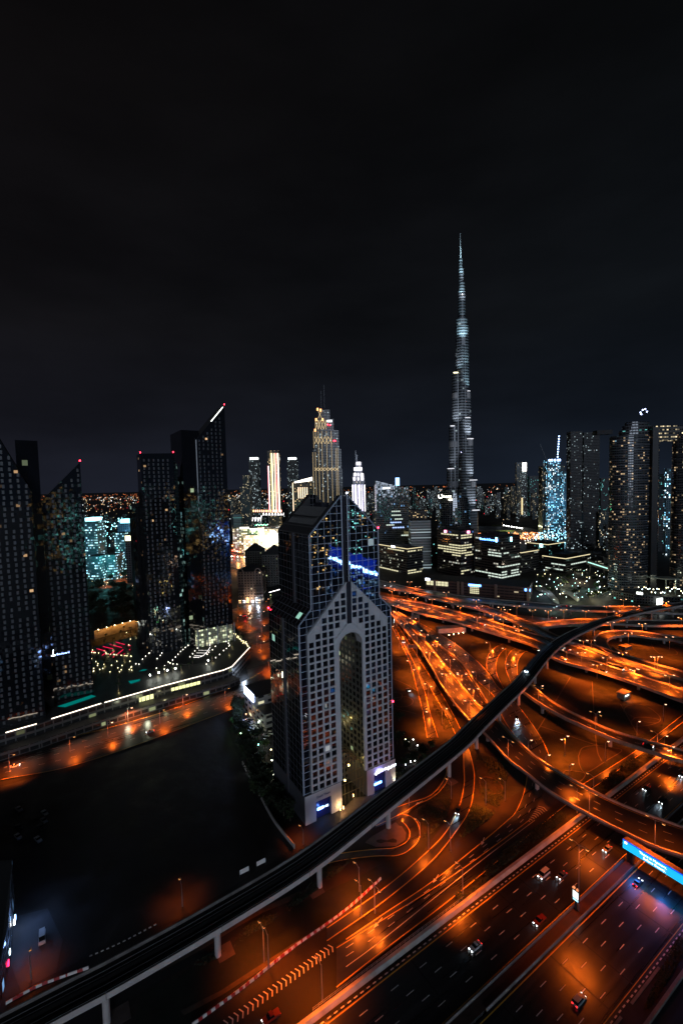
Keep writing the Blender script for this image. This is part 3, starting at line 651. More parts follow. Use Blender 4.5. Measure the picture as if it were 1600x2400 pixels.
q4((23.2, 4, 101), (5.5, 4, 101), (5.5, 4, 135), (23.2, 4, 152.8)); q4((44.4, 4, 101), (26.5, 4, 101), (26.5, 4, 152.8), (44.4, 4, 135))
q4((5.5, 32, 134.9), (23.2, 32, 152.7), (23.2, 32, 143), (5.5, 32, 130)); q4((26.5, 32, 152.7), (44.4, 32, 134.9), (44.4, 32, 130), (26.5, 32, 143))
q4((10, 3, 143), (40, 3, 143), (40, 34, 143), (10, 34, 143))
q4((17.6, 4, 147.1), (17.6, 32, 147.1), (17.6, 32, 143), (17.6, 4, 143)); q4((32.2, 4, 147.1), (32.2, 4, 143), (32.2, 32, 143), (32.2, 32, 147.1))
mb.build('roof', HRF, hotel)
mb = MB()
for i in range(26): mb.bar(hp(9.6, 5 + i * 1.05, 139.3), hp(17.5, 5 + i * 1.05, 147.25), .18, .25)
mb.bar(hp(8.6, 1, 138.3), hp(8.6, 35, 138.3), .5, .3); mb.bar(hp(5.6, 1, 135.1), hp(5.6, 35, 135.1), .4, .4)
mb.build('roof_ribs', pbr('roof_rib', (.10, .095, .09), rough=.5), hotel)
mb = MB(); mb.prism([hp(23.3, 2.4, 0), hp(26.4, 2.4, 0), hp(26.4, 3.9, 0), hp(23.3, 3.9, 0)], 100, 152.2)
mb.prism([hp(24.3, -.2, 0), hp(27.0, -.2, 0), hp(27.0, .75, 0), hp(24.3, .75, 0)], 90.4, 111)  # dark block almost flush with the stone, recess shade put into its colour
mb.prism([hp(20, 14, 0), hp(24, 14, 0), hp(24, 22, 0), hp(20, 22, 0)], 143, 149)
mb.build('central_slot', DARKR, hotel)
MUL = pbr('mullion', (.30, .34, .42), rough=.4)
mb = MB()
for a, b in (((5.5, 135), (23.2, 152.8)), ((44.4, 135), (26.5, 152.8)), ((5.5, 100.9), (5.5, 135)), ((44.4, 100.9), (44.4, 135)), ((23.2, 110), (23.2, 152.8)), ((26.5, 110), (26.5, 152.8)),
             ((-1.2, 13.8), (-1.2, 94)), ((51.4, 13.8), (51.4, 94)), ((-1.2, 94), (5.5, 100.9)), ((51.4, 94), (44.4, 100.9))):
    mb.bar(hp(a[0], .6, a[1]), hp(b[0], .6, b[1]), .5, .5)
mb.build('edge_frame', MUL, hotel)
mb = MB()
for d0 in (16.6,):
    mb.prism([hp(-1.75, d0, 0), hp(-1.15, d0, 0), hp(-1.15, d0 + 2, 0), hp(-1.75, d0 + 2, 0)], 0, 94)
    mb.prism([hp(5.0, d0, 0), hp(5.55, d0, 0), hp(5.55, d0 + 2, 0), hp(5.0, d0 + 2, 0)], 100, 135)
mb.build('side_pilaster', pbr('pilaster', (.06, .06, .07), rough=.6), hotel)
# stone front with real window reveals, clipped to the gable
def clip(poly, a, b, c):
    """keep a*s+b*z<=c"""
    out = []
    for i in range(len(poly)):
        p, q = poly[i], poly[(i + 1) % len(poly)]; fp, fq = a * p[0] + b * p[1] - c, a * q[0] + b * q[1] - c
        if fp <= 0: out.append(p)
        if (fp < 0 < fq) or (fq < 0 < fp): t = fp / (fp - fq); out.append((p[0] + (q[0] - p[0]) * t, p[1] + (q[1] - p[1]) * t))
    return out
st = MB(); wins = []
def cellclip(poly, sh):
    # gable slopes (89.2 at the sides, 111 at the slot) and the chamfer over the arch
    k = (111 - 89.2) / (24.3 - 2.6)
    poly = clip(poly, -k, 1, 89.2 - k * 2.6 - sh * 1.35)
    if len(poly) > 2: poly = clip(poly, k, 1, 89.2 + k * 48.6 - sh * 1.35)
    return poly
def chamf(poly, left, sh):
    if left: return clip(poly, .94, -1, -(84.0 - .94 * 17.3) - sh * .6)
    return clip(poly, -.94, -1, -(84.0 + .94 * 34.0) - sh * .6)
PW, PH, WS = 3.55, 3.43, 2.62
for side in (0, 1):
    for c in range(6):
        s0 = (2.9 + c * PW) if side == 0 else (27.05 + c * PW); s1 = s0 + PW; inner = (c >= 4) if side == 0 else (c < 2)
        for r in range(29):
            z0 = 13.8 + r * PH; z1 = z0 + PH
            a, b = (PW - WS) / 2, (PH - WS) / 2
            if inner and z1 < 84: continue
            if z0 > 111: continue
            hole = [(s0 + a, z0 + b), (s1 - a, z0 + b), (s1 - a, z1 - b), (s0 + a, z1 - b)]
            frames = [[(s0, z0), (s1, z0), (s1, z0 + b), (s0, z0 + b)], [(s0, z1 - b), (s1, z1 - b), (s1, z1), (s0, z1)], [(s0, z0 + b), (s0 + a, z0 + b), (s0 + a, z1 - b), (s0, z1 - b)], [(s1 - a, z0 + b), (s1, z0 + b), (s1, z1 - b), (s1 - a, z1 - b)]]
            h2 = cellclip(hole, 1)
            if inner and len(h2) > 2: h2 = chamf(h2, side == 0, 1)
            if len(h2) < 3: frames.append(hole); h2 = None
            for f in frames:
                f = cellclip(f, 0)
                if inner and len(f) > 2: f = chamf(f, side == 0, 0)
                if len(f) > 2: st.face([hp(s, -.3, z) for s, z in f], [(s, z) for s, z in f])
            if h2:
                # stone between the full hole and the clipped opening
                full = cellclip(hole, 0)
                if inner and len(full) > 2: full = chamf(full, side == 0, 0)
                if len(full) > 2 and h2 != hole: st.face([hp(s, .0, z) for s, z in full], None)
                for i in range(len(h2)):
                    p, q = h2[i], h2[(i + 1) % len(h2)]; st.face([hp(p[0], -.3, p[1]), hp(q[0], -.3, q[1]), hp(q[0], .1, q[1]), hp(p[0], .1, p[1])][::-1])
                wins.append(h2)
# edges of the slab, margins, arch surround
def sface(pts, d=-.3): st.face([hp(s, d, z) for s, z in pts])
sface([(2.6, 13.8), (2.9, 13.8), (2.9, 89.5), (2.6, 89.2)]); sface([(48.35, 13.8), (48.65, 13.8), (48.65, 89.2), (48.35, 89.5)])
sface([(17.1, 13.8), (19.0, 13.8), (19.0, 79.3), (17.1, 84)]); sface([(33.0, 13.8), (34.15, 13.8), (34.15, 84), (33.0, 79.3)])
outer = [(17.1, 84.0), (19.5, 86.2), (22, 88.6), (24.3, 90.6), (25.7, 90.6), (27.05, 90.6), (29.4, 88.6), (31.8, 86.2), (34.15, 84.0)]
inner_ = [(26.0 - 7.0 * math.cos(t), 79.3 + 7.2 * math.sin(t)) for t in [math.pi * i / 8 for i in range(9)]]
for i in range(8): sface([inner_[i], inner_[i + 1], outer[i + 1], outer[i]][::-1]); st.face([hp(*((inner_[i][0], -.3, inner_[i][1]))), hp(inner_[i + 1][0], -.3, inner_[i + 1][1]), hp(inner_[i + 1][0], 5, inner_[i + 1][1]), hp(inner_[i][0], 5, inner_[i][1])])
for a, b in (((2.6, 13.8), (2.6, 89.2)), ((2.6, 89.2), (24.3, 111)), ((24.3, 111), (24.3, 90.6)), ((27.05, 90.6), (27.05, 111)), ((27.05, 111), (48.65, 89.2)), ((48.65, 89.2), (48.65, 13.8)), ((19.0, 13.8), (19.0, 79.3)), ((33.0, 79.3), (33.0, 13.8))):
    st.face([hp(a[0], -.3, a[1]), hp(b[0], -.3, b[1]), hp(b[0], 1.0, b[1]), hp(a[0], 1.0, a[1])])
st.build('stone_facade', HST, hotel)
mb = MB()
for a, b in (((2.6, 89.2), (24.3, 111)), ((27.05, 111), (48.65, 89.2)), ((19.0, 14), (19.0, 79.3)), ((33.0, 14), (33.0, 79.3)), ((17.1, 84), (24.3, 90.6)), ((34.15, 84), (27.05, 90.6))):
    mb.bar(hp(a[0], -.45, a[1]), hp(b[0], -.45, b[1]), .55, .35)
for i in range(8): mb.bar(hp(inner_[i][0], -.4, inner_[i][1]), hp(inner_[i + 1][0], -.4, inner_[i + 1][1]), .5, .4)
mb.build('gable_trim', HST, hotel)
HWN = facade('hotel_window', pw=PW, ph=PH, ww=2, wh=2, wall=(.01, .01, .01), glass=(.008, .009, .012), lit=.008, cols=((1, .8, .4), (.9, .95, 1)), em=.4, rough=.05, wob=.05, ior=2.9)
wins.sort(key=lambda h: h[0][1]); rest = MB()
for i, h in enumerate(wins):
    m_ = MB() if i < 100 else rest
    m_.face([hp(s, .05, z) for s, z in h], [(s - 2.9, z - 13.8) for s, z in h])
    if i < 100: m_.build('window', HWN, hotel)
tag(rest.build('windows', HWN, hotel), kind='stuff')
# ground-floor stone blocks with portals
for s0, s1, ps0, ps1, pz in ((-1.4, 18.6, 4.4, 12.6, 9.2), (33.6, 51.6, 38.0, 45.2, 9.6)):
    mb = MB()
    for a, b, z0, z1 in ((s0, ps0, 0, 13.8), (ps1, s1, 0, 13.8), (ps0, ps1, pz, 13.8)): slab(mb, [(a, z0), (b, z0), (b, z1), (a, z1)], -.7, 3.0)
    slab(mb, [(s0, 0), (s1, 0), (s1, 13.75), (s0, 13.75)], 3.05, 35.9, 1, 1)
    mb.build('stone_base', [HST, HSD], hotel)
    mb = MB(); slab(mb, [(ps0, 0), (ps1, 0), (ps1, pz), (ps0, pz)], .6, .9); mb.build('portal_screen', pbr('portal_screen', (.02, .025, .09), rough=.25), hotel)
BL = emis('sign_blue_white', (.55, .75, 1.0), 6)
text('Dusit Thani', 'sign_lettering', 1.55, hp(4.8, -.8, 10.8), HE1, pbr('sign_navy', (.03, .03, .12), rough=.4), hotel)
text('POLAR ICE', 'sign_lettering', 1.25, hp(5.6, .4, 3.9), HE1, BL, hotel)
mb = MB(); slab(mb, [(5.6, 3.7), (8.9, 3.7), (8.9, 5.0), (5.6, 5.0)], .42, .5); mb.build('lit_sign_panel', emis('sign_blue', (.15, .4, 1.0), 9), hotel)
text('\u064a\u0646\u0627\u062b \u062a\u064a\u0633\u0648\u062f', 'sign_lettering', 2.0, hp(38.4, -.9, 10.4), HE1, emis('sign_white', (.8, .85, 1.0), 9), hotel)
mb = MB(); slab(mb, [(38.4, 3.3), (43.4, 3.3), (43.4, 4.5), (38.4, 4.5)], .3, .4); mb.build('lit_sign_panel', emis('sign_blue', (.15, .4, 1.0), 9), hotel)
for s, d, z, c, st_ in ((44.4, .3, 135.5, (1, .02, .05), 25), (26.4, .6, 153.4, (.8, .85, 1), 12), (-1.4, 35, 94.6, (1, .02, .05), 14), (51.6, .2, 44, (1, .02, .05), 14)):
    mb = MB(); mb.cyl(hp(s, d, z), .35, z, z + .7, 8); mb.build('beacon', emis('beacon_%d' % int(c[1] * 100), c, st_), hotel)
for i in range(21):     # small stair lamps on the right leg
    mb = MB(); z = 17 + i * 3.43; slab(mb, [(46.0, z), (46.35, z), (46.35, z + .9), (46.0, z + .9)], .1, .25); mb.build('stair_lamp', emis('stair_lamp', (1, .8, .4), 3), hotel)
# atrium vault between the legs
mb = MB(); gm = MB(); cs, rr = 26.1, 6.6
for d in (1.5, 4.5, 7.5, 10.5, 13.5, 16.5):
    pr = None
    for i in range(13):
        t = math.pi * i / 12; p = hp(cs - rr * math.cos(t), d, 15 + 6.2 * math.sin(t))
        if pr is not None: mb.bar(pr, p, .28, .28)
        pr = p
    for s in (-rr, rr): mb.bar(hp(cs + s, d, 0), hp(cs + s, d, 15), .35, .35)
for i in range(1, 12, 2):
    t = math.pi * i / 12; mb.bar(hp(cs - rr * math.cos(t), 1.5, 15 + 6.2 * math.sin(t)), hp(cs - rr * math.cos(t), 16.5, 15 + 6.2 * math.sin(t)), .15, .15)
for z in (5, 10, 15): mb.bar(hp(cs - rr, 1.5, z), hp(cs + rr, 1.5, z), .25, .25)
for s in (-4.4, -2.2, 0, 2.2, 4.4): mb.bar(hp(cs + s, 1.5, 0), hp(cs + s, 1.5, 18), .2, .2)
mb.build('entrance_vault_frame', pbr('vault_frame', (.12, .10, .07), rough=.4, metal=.4), hotel)
mb = MB(); slab(mb, [(19.3, 0), (32.9, 0), (32.9, 15), (19.3, 15)], 17, 17.4); mb.build('lobby_wall', HIN, hotel)
YL = emis('warm_lamp', (1, .78, .25), 22)
for s, d, z, P_ in ((24, 5, 9, 700), (29, 9, 13, 700), (26, 13, 6, 500), (22, 12, 20, 900), (30, 20, 30, 1500)):
    mb = MB(); mb.cyl(hp(s, d, z), .35, z, z + .6, 8); o = mb.build('lobby_lamp', YL, hotel)
    ld = bpy.data.lights.new('lobby_lamp_light', 'POINT'); ld.energy = P_ * .4; ld.color = (1, .75, .22); ld.shadow_soft_size = .5
    lo = bpy.data.objects.new('lobby_lamp_light', ld); COL.objects.link(lo); lo.parent = hotel; lo.location = hp(s, d, z) - H0 + Vector((0, 0, .9))
def lamp_light(name, kind, loc, P_, col, parent=None, size=.4, spot=None, aim=None):
    ld = bpy.data.lights.new(name, kind); ld.energy = P_; ld.color = col; ld.shadow_soft_size = size
    if kind == 'SPOT': ld.spot_size = spot or math.radians(140); ld.spot_blend = .6
    lo = bpy.data.objects.new(name, ld); COL.objects.link(lo); lo.location = Vector(loc) - (Vector(parent.location) if parent else Vector((0, 0, 0)))
    if aim is not None: lo.rotation_euler = Vector(aim).to_track_quat('-Z', 'Y').to_euler()
    if parent: lo.parent = parent
    return lo
lamp_light('sign_glow', 'POINT', hp(7.2, -1.6, 4.4), 500, (.1, .25, 1), hotel); lamp_light('sign_glow', 'POINT', hp(41, -2.2, 11), 700, (.35, .35, 1), hotel)
lamp_light('sign_glow', 'POINT', hp(41, -1.0, 3.5), 300, (.1, .25, 1), hotel); lamp_light('corner_floodlight', 'SPOT', hp(50.8, -2.0, .6), 3500, (1, .85, .55), hotel, spot=math.radians(60), aim=(0, .25, 1))
# forecourt bollard lamps
BOL = MB(); BOL.cyl((0, 0, 0), .16, 0, 1.0, 8); 
def lightpost(name, label, loc, h=2.2, col=(1, .55, .2), P_=120, group=None, st=12):
    t = thing(name, label, 'lamp', loc, 0, group); mb = MB(); mb.cyl((0, 0, 0), .14, 0, h * .55, 8); mb.build('post', DKSTEEL, t, world=False)
    mb = MB(); mb.cyl((0, 0, 0), .15, h * .55, h, 8); mb.build('lamp_tube', emis('tube_%d_%d' % (int(col[1] * 100), int(st)), col, st), t, world=False)
    lamp_light('post_light', 'POINT', Vector(loc) + Vector((0, 0, h + .4)), P_, col, t); return t
for px, py, lb in ((805, 1905, 'nearest the left leg base'), (870, 1859, 'at the right leg base corner'), (828, 1876, 'before the glass entrance'), (798, 1905, 'shorter one beside the flower bed')):
    lightpost('bollard_lamp', 'orange bollard lamp on the hotel forecourt, ' + lb, g('P', px, py), 3.2 if '8' in str(px)[:1] else 2.0, P_=500, group='bollard lamps on the hotel forecourt')

# ================= plants =================
LEAF = pbr('leaves', (.035, .06, .018), rough=.8, noise=.5, nscale=2.0); LEAFD = pbr('leaves_dark', (.02, .03, .012), rough=.9, noise=.5, nscale=2.0); TRK = pbr('bark', (.09, .065, .045), rough=.9)
def tree_proto(name, label, r, h, n, mat, group, flat=.8):
    t = thing(name, label, 'tree', (0, 0, 0), 0, group); mb = MB(); mb.tube([(0, 0, 0), (.1, 0, h * .3), (0, .1, h * .6)], [.22, .17, .1], 7)
    for a in range(4): q = a * 1.6; mb.tube([(0, 0, h * .4), (math.cos(q) * r * .5, math.sin(q) * r * .5, h * .7)], [.1, .04], 5)
    mb.build('trunk', TRK, t, world=False); mb = MB(); cl = [(random.gauss(0, r * .42), random.gauss(0, r * .42), h * .68 + random.gauss(0, h * .12)) for _ in range(12)]
    for _ in range(n):
        c = random.choice(cl); p = Vector((c[0] + random.gauss(0, r * .22), c[1] + random.gauss(0, r * .22), c[2] + random.gauss(0, r * .2 * flat)))
        a = Vector((random.uniform(-1, 1), random.uniform(-1, 1), random.uniform(-.6, .6))).normalized(); b = a.cross(Vector((random.uniform(-1, 1), random.uniform(-1, 1), 1))).normalized(); s = random.uniform(.18, .42) * (r / 2.2)
        mb.face([p - a * s, p + b * s * .6, p + a * s, p - b * s * .6])
    mb.build('crown', mat, t, world=False); return t
def palm_proto(h=7.0):
    t = thing('palm_tree', 'x', 'palm tree', (0, 0, 0)); mb = MB(); mb.tube([(0, 0, 0), (.1, 0, h * .5), (0, 0, h)], [.28, .2, .18], 7); mb.build('trunk', TRK, t, world=False); mb = MB()
    for i in range(18):
        a = i * 2.4; tilt = random.uniform(-.3, .9); L_ = random.uniform(2.2, 2.9); pr = Vector((0, 0, h)); d = Vector((math.cos(a), math.sin(a), tilt)).normalized(); sd = Vector((-math.sin(a), math.cos(a), 0))
        for k in range(5):
            nx = pr + d * L_ / 5; d = (d + Vector((0, 0, -.32))).normalized(); w0 = .42 * (1 - k / 5.5); w1 = .42 * (1 - (k + 1) / 5.5)
            mb.face([pr - sd * w0, nx - sd * w1, nx, pr]); mb.face([pr, nx, nx + sd * w1, pr + sd * w0]); pr = nx
    mb.build('crown', LEAF, t, world=False); return t
T1P = tree_proto('tree', 'x', 2.6, 5.5, 900, LEAF, 'garden trees left of the hotel tower'); T2P = tree_proto('tree', 'x', 3.4, 6.5, 900, LEAFD, 'garden trees left of the hotel tower')
used_t = set()
def place(proto, loc, label, sc=1.0, group=None):
    rz = random.uniform(0, 6.28)
    if proto.name in used_t: o = dup(proto, loc, rz, label, sc)
    else: used_t.add(proto.name); o = proto; o.location = loc; o.rotation_euler = (0, 0, rz); o.scale = (sc,) * 3; o['label'] = label
    if group: o['group'] = group
    return o
tp = [('T', 60, 130), ('T', 150, 90), ('T', 230, 110), ('T', 80, 260), ('T', 40, 380), ('T', 120, 430), ('T', 60, 560), ('T', 150, 620), ('T', 260, 700), ('T', 180, 800), ('T', 330, 780), ('T', 250, 920), ('T', 350, 960),
      ('T', 300, 1060), ('T', 620, 830), ('T', 500, 1180), ('T', 560, 1240), ('T', 520, 1330), ('T', 600, 1450), ('T', 680, 1500), ('T', 640, 1580), ('T', 800, 1620), ('T', 820, 1700), ('T', 900, 1720), ('T', 980, 1010), ('T', 900, 1380), ('T', 440, 620), ('T', 520, 660), ('T', 440, 1380), ('T', 740, 1280),
      ('T', 1000, 1120), ('T', 860, 1850), ('T', 940, 1950), ('T', 980, 2060), ('T', 1100, 2150), ('P', 930, 1745), ('P', 955, 1760), ('P', 968, 1790), ('P', 945, 1800), ('P', 990, 1775), ('P', 1010, 1755), ('P', 935, 1690), ('P', 925, 1725), ('P', 940, 1830), ('P', 1000, 1800)]
for i, (v_, x, y) in enumerate(tp):
    grp = 'garden trees left of the hotel tower' if v_ == 'T' else 'garden trees right of the hotel tower'
    place(T2P if i % 2 else T1P, g(v_, x, y), '%s tree in the dark garden %s of the hotel tower, %s from the far end' % (('dark', 'green')[1 - i % 2], 'left' if v_ == 'T' else 'right', nth(i if v_ == 'T' else i - 35)), random.uniform(.8, 1.3), grp)
random.seed(77)
for i in range(34):
    t_ = random.random(); x, y = 40 + 560 * t_ * random.uniform(.75, 1.1), 120 + 1750 * t_ + random.uniform(-90, 90)
    place(T2P if i % 3 else T1P, g('T', x + 60, y), 'dark tree crowding the garden wall left of the hotel tower, %s of the belt' % nth(i), random.uniform(.8, 1.35), 'tree belt along the garden wall')
# little garden lamps
gl_pts = [(55, 305, (.2, 1, .3)), (190, 548, (.6, 1, .6)), (408, 198, (.8, 1, .7)), (513, 348, (.8, 1, .8)), (502, 495, (1, 1, .7)), (652, 716, (1, 1, .5)), (630, 655, (.9, .9, 1)), (513, 755, (.4, 1, .9)), (760, 1045, (1, .95, .8)), (543, 1118, (.95, 1, .5)), (396, 1128, (.9, .9, 1)), (788, 1315, (1, 1, .8)), (835, 1605, (.5, 1, .5)), (893, 985, (.4, 1, .7)), (285, 195, (1, .5, .2)), (1212, 1445, (.4, 1, .7)), (745, 850, (1, .8, .4))]
for i, (x, y, c) in enumerate(gl_pts):
    p = g('T', x, y, 3.0); p.z = 0; q = Vector((p.x, p.y, 0))
    t = thing('garden_lamp', 'small %s garden lamp left of the hotel tower, %s from the far end' % ('green' if c[1] > c[0] else 'warm', nth(i)), 'lamp', q, 0, 'garden lamps left of the hotel'); mb = MB(); mb.cyl((0, 0, 0), .08, 0, 3.0, 6); mb.build('post', DKSTEEL, t, world=False)
    mb = MB(); mb.cyl((0, 0, 0), .28, 3.0, 3.5, 8); mb.build('globe', emis('garden_%d_%d_%d' % tuple(int(v * 10) for v in c), c, 10), t, world=False)
    lamp_light('garden_light', 'POINT', q + Vector((0, 0, 3.9)), 350, c, t)
for i, (x, y, c) in enumerate([(950, 1738, (1, .9, .5)), (958, 1745, (1, 1, .8)), (962, 1790, (.9, .95, 1)), (978, 1752, (1, 1, 1)), (950, 1797, (.9, .9, 1)), (944, 1793, (.2, .2, 1)), (972, 1788, (1, 1, .9)), (938, 1808, (1, .9, .3)), (934, 1815, (1, .9, .4)), (968, 1738, (1, 1, .9))]):
    t = thing('garden_lamp', 'tiny bright garden lamp right of the hotel tower, %s of the scattered cluster' % nth(i), 'lamp', g('P', x, y), 0, 'garden lamps right of the hotel'); mb = MB(); mb.cyl((0, 0, 0), .06, 0, 1.0, 6); mb.build('post', DKSTEEL, t, world=False)
    mb = MB(); mb.cyl((0, 0, 0), .25, 1.0, 1.4, 8); mb.build('globe', emis('gardenr_%d' % i, c, 14), t, world=False)
# hedge on the retaining wall, shrub beds
def hedge(name, label, poly_spec, n, h, mat, cat='hedge', kind=None, s_=(.2, .45)):
    P = gl(poly_spec, 0); mb = MB(); xs = [p.x for p in P]; ys = [p.y for p in P]; c = 0
    def inside(x, y):
        r = False; j = len(P) - 1
        for i in range(len(P)):
            if (P[i].y > y) != (P[j].y > y) and x < (P[j].x - P[i].x) * (y - P[i].y) / (P[j].y - P[i].y) + P[i].x: r = not r
            j = i
        return r
    clump = [(random.uniform(min(xs), max(xs)), random.uniform(min(ys), max(ys)), random.uniform(.5, 1)) for _ in range(n // 60)]
    tries = 0
    while c < n and tries < n * 40:
        tries += 1; cx_, cy_, ch = random.choice(clump); x, y = random.gauss(cx_, 1.6), random.gauss(cy_, 1.6)
        if not inside(x, y): continue
        c += 1; p = Vector((x, y, random.random() ** .6 * h * ch)); a = Vector((random.uniform(-1, 1), random.uniform(-1, 1), random.uniform(-.5, .5))).normalized(); b = a.cross(Vector((random.uniform(-1, 1), random.uniform(-1, 1), 1))).normalized(); s = random.uniform(*s_)
        mb.face([p - a * s, p + b * s * .6, p + a * s, p - b * s * .6])
    o = mb.build(name, mat); tag(o, label, cat, kind=kind); return o
hedge('hedge', 'leafy dark hedge behind the orange-lit retaining wall, near stretch', 'C 395,945 640,740 900,540 990,455 930,450 600,690 370,900', 7000, 1.9, LEAFD)
hedge('hedge', 'leafy dark hedge behind the retaining wall beyond the curved flyover', 'B 930,1000 1080,920 1290,735 1400,680 1330,680 1200,720 1040,830 960,900', 4500, 2.2, LEAFD)
hedge('shrubbery', None, 'E 460,985 840,700 880,860 820,1040 700,1200 540,1330 510,1100', 2600, .9, LEAFD, None, 'stuff'); hedge('shrubbery', None, 'E 1150,330 1560,430 1500,640 1450,900 1400,960 1230,860 1150,640', 4000, 1.0, LEAFD, None, 'stuff')
hedge('shrubbery', None, 'E 1110,900 1390,1000 1200,1160 1000,1300 960,1280', 2600, .8, LEAF, None, 'stuff'); hedge('shrubbery', None, 'A 560,1240 640,1300 740,1440 800,1560 700,1600 620,1440', 1500, 1.0, LEAFD, None, 'stuff')
hedge('shrubbery', None, 'J 20,1440 230,1330 380,1250 480,1160 620,1080 760,990 1000,800 1120,700 1100,690 860,760 740,960 480,1090 380,1200 200,1290', 3500, 1.1, LEAFD, None, 'stuff')
hedge('shrubbery', None, 'Y 1150,1176 1400,600 1568,330 1568,560 1400,830 1180,1176', 3500, .8, LEAFD, None, 'stuff')
# boundary wall of the vacant lot, notice boards
mb = MB(); P = spline(gl('P 568,1792 600,1850 640,1925 690,1990'), 30); A, B = offs(P, .2), offs(P, -.2)
for i in range(29):
    if i in (3, 4, 11): continue
    mb.prism([A[i], B[i], B[i + 1], A[i + 1]], 0, 2.0)
tag(mb.build('garden_wall', CONC), 'pale boundary wall between the vacant lot and the hotel garden', 'wall')
for i, (px, py) in enumerate(((573, 2053), (612, 2033))):
    p = g('P', px, py); t = thing('notice_board', '%s white notice board on posts at the edge of the vacant lot' % ('left', 'right')[i], 'sign', p, CITY, 'notice boards by the vacant lot')
    mb = MB()
    for s in (-2, 2): mb.bar((s, 0, 0), (s, 0, 3.4), .15, .15)
    mb.build('post', DKSTEEL, t, world=False); mb = MB(); mb.prism([Vector((-1.9, -.06, 0)), Vector((1.9, -.06, 0)), Vector((1.9, .06, 0)), Vector((-1.9, .06, 0))], 1.3, 3.2); mb.build('board', WHT, t, world=False)
# annex building left of the hotel with glowing rooftop sign
def fp(p0, w, d, e1=E1, e2=E2): return [p0, p0 + e1 * w, p0 + e1 * w + e2 * d, p0 + e2 * d]
ANX = facade('annex_wall', pw=7, ph=4, ww=.6, wh=.45, wall=(.26, .25, .22), glass=(.02, .02, .02), lit=.45, cols=((1, .9, .5), (1, .95, .6)), em=1.3, rough=.2)
c = g('X', 790, 1560); an = thing('annex_building', 'pale low annex with terraced floors and a glowing blue-white sign beside the hotel tower', 'building', (c.x, c.y, 0))
mb = MB(); mb.prism(fp(c, 22, 13), 0, 12, mtop=1); mb.build('lower_block', [ANX, HRF], an)
mb = MB(); mb.prism(fp(c + E2 * 13.2, 24, 22), 0, 18.5, mtop=1); mb.build('upper_block', [ANX, HRF], an)
mb = MB(); a = c + E2 * 17 - E1 * .5
mb.prism([a, a + E1 * .4, a + E1 * .4 + E2 * 17, a + E2 * 17], 13.5, 18.9); mb.build('lit_sign', emis('annex_sign', (.45, .6, 1.0), 10), an)
lamp_light('sign_glow', 'POINT', a + E2 * 8 - E1 * 3 + Vector((0, 0, 16)), 2500, (.35, .45, 1), an)
# boundary block behind: low dark retail block with bright shopfront seen above the glass shoulder
# ================= dark slot-windowed towers on the left =================
TW = facade('tower_dark_glass', pw=2, ph=1.75, ww=1.2, wh=1.2, wall=(.012, .012, .014), glass=(.006, .007, .009), lit=.006, cols=((1, .7, .25), (.6, 1, .9), (1, .6, .3)), em=.9, rough=.05, wallrough=.6, wob=.03, ior=2.0)
TWB = facade('tower_core_glass', pw=3, ph=3.5, ww=1.2, wh=1.2, wall=(.008, .008, .009), glass=(.004, .004, .005), lit=.005, cols=((.6, 1, .9), (.8, 1, .6)), em=.5, rough=.05, wallrough=.6, wob=.03, band=.008, ior=1.8)
TPAN = facade('tower_window', pw=.01, ph=.01, ww=2, wh=2, wall=(0, 0, 0), glass=(.075, .08, .09), lit=0, em=0, rough=.5)
TPAN = pbr('tower_window_panel', (.042, .044, .048), rough=.5, noise=.3, nscale=.8)
GLS = pbr('lobby_glass', (.02, .03, .03), rough=.08)
def wtower(name, label, FL, w, d, z0, zl, zr, panels=True, pitch=3.9, skip_p=.06, mat=None, zback=None):
    t = thing(name, label, 'building', (FL.x, FL.y, 0)); z0 = 0 if z0 == ZP else z0; mb = MB(); F = fp(FL, w, d); zb = zback if zback is not None else (zr, zl)
    mb.prism(F, z0, [zl, zr, zb[0], zb[1]], mtop=1); mb.build('glass_walls', [mat or TW, HRF], t)
    if panels:
        L_ = []; nr = int((max(zl, zr) - z0) / 3.5)
        for r in range(nr):
            for c in range(int(w / pitch)):
                s = 1.6 + c * pitch + (.7 if r % 2 else 0) * .4; z = z0 + 3 + r * 3.5; lim = zl + (zr - zl) * s / w - 4
                if z > lim or random.random() < skip_p: continue
                L_.append((s, z))
        rest = MB()
        for i, (s, z) in enumerate(L_):
            m_ = MB() if i < 100 else rest; a = FL + E1 * s - E2 * .12; b = a + E1 * 1.3
            m_.face([(a.x, a.y, z), (b.x, b.y, z), (b.x, b.y, z + 2.2), (a.x, a.y, z + 2.2)])
            if i < 100: m_.build('window', TPAN, t)
        if rest.f: tag(rest.build('windows', TPAN, t), kind='stuff')
        # a few slot windows on the left side face
    return t
def beacon(p, root, col=(1, .02, .04), st=14, r=.5):
    mb = MB(); mb.cyl((p.x, p.y, 0), r, p.z, p.z + 2 * r, 8); mb.build('beacon', emis('bea_%d_%d' % (int(col[2] * 100), int(st)), col, st), root)
ZP = 12.0
f4 = g('P', 481, 1514, ZP); h4l = htop((465, 1030), f4); h4r = htop((528, 950), f4 + E1 * 27)
t4 = wtower('wedge_tower', 'tallest dark tower, slanted pointed top with a lit diagonal edge', Vector((f4.x, f4.y, 0)), 27, 24, 28, h4l, h4r)
P0 = f4 + E1 * 27; beacon(Vector((P0.x, P0.y, h4r + .5)), t4)
mb = MB(); a, b = f4 + E1 * 14, f4 + E1 * 25.5; za, zb = h4l + (h4r - h4l) * 14 / 27, h4l + (h4r - h4l) * 25.5 / 27
mb.bar((a.x, a.y, za + .2), (b.x, b.y, zb + .2), .7, .7); mb.build('edge_light', emis('edge_white', (.95, 1, .9), 3), t4)
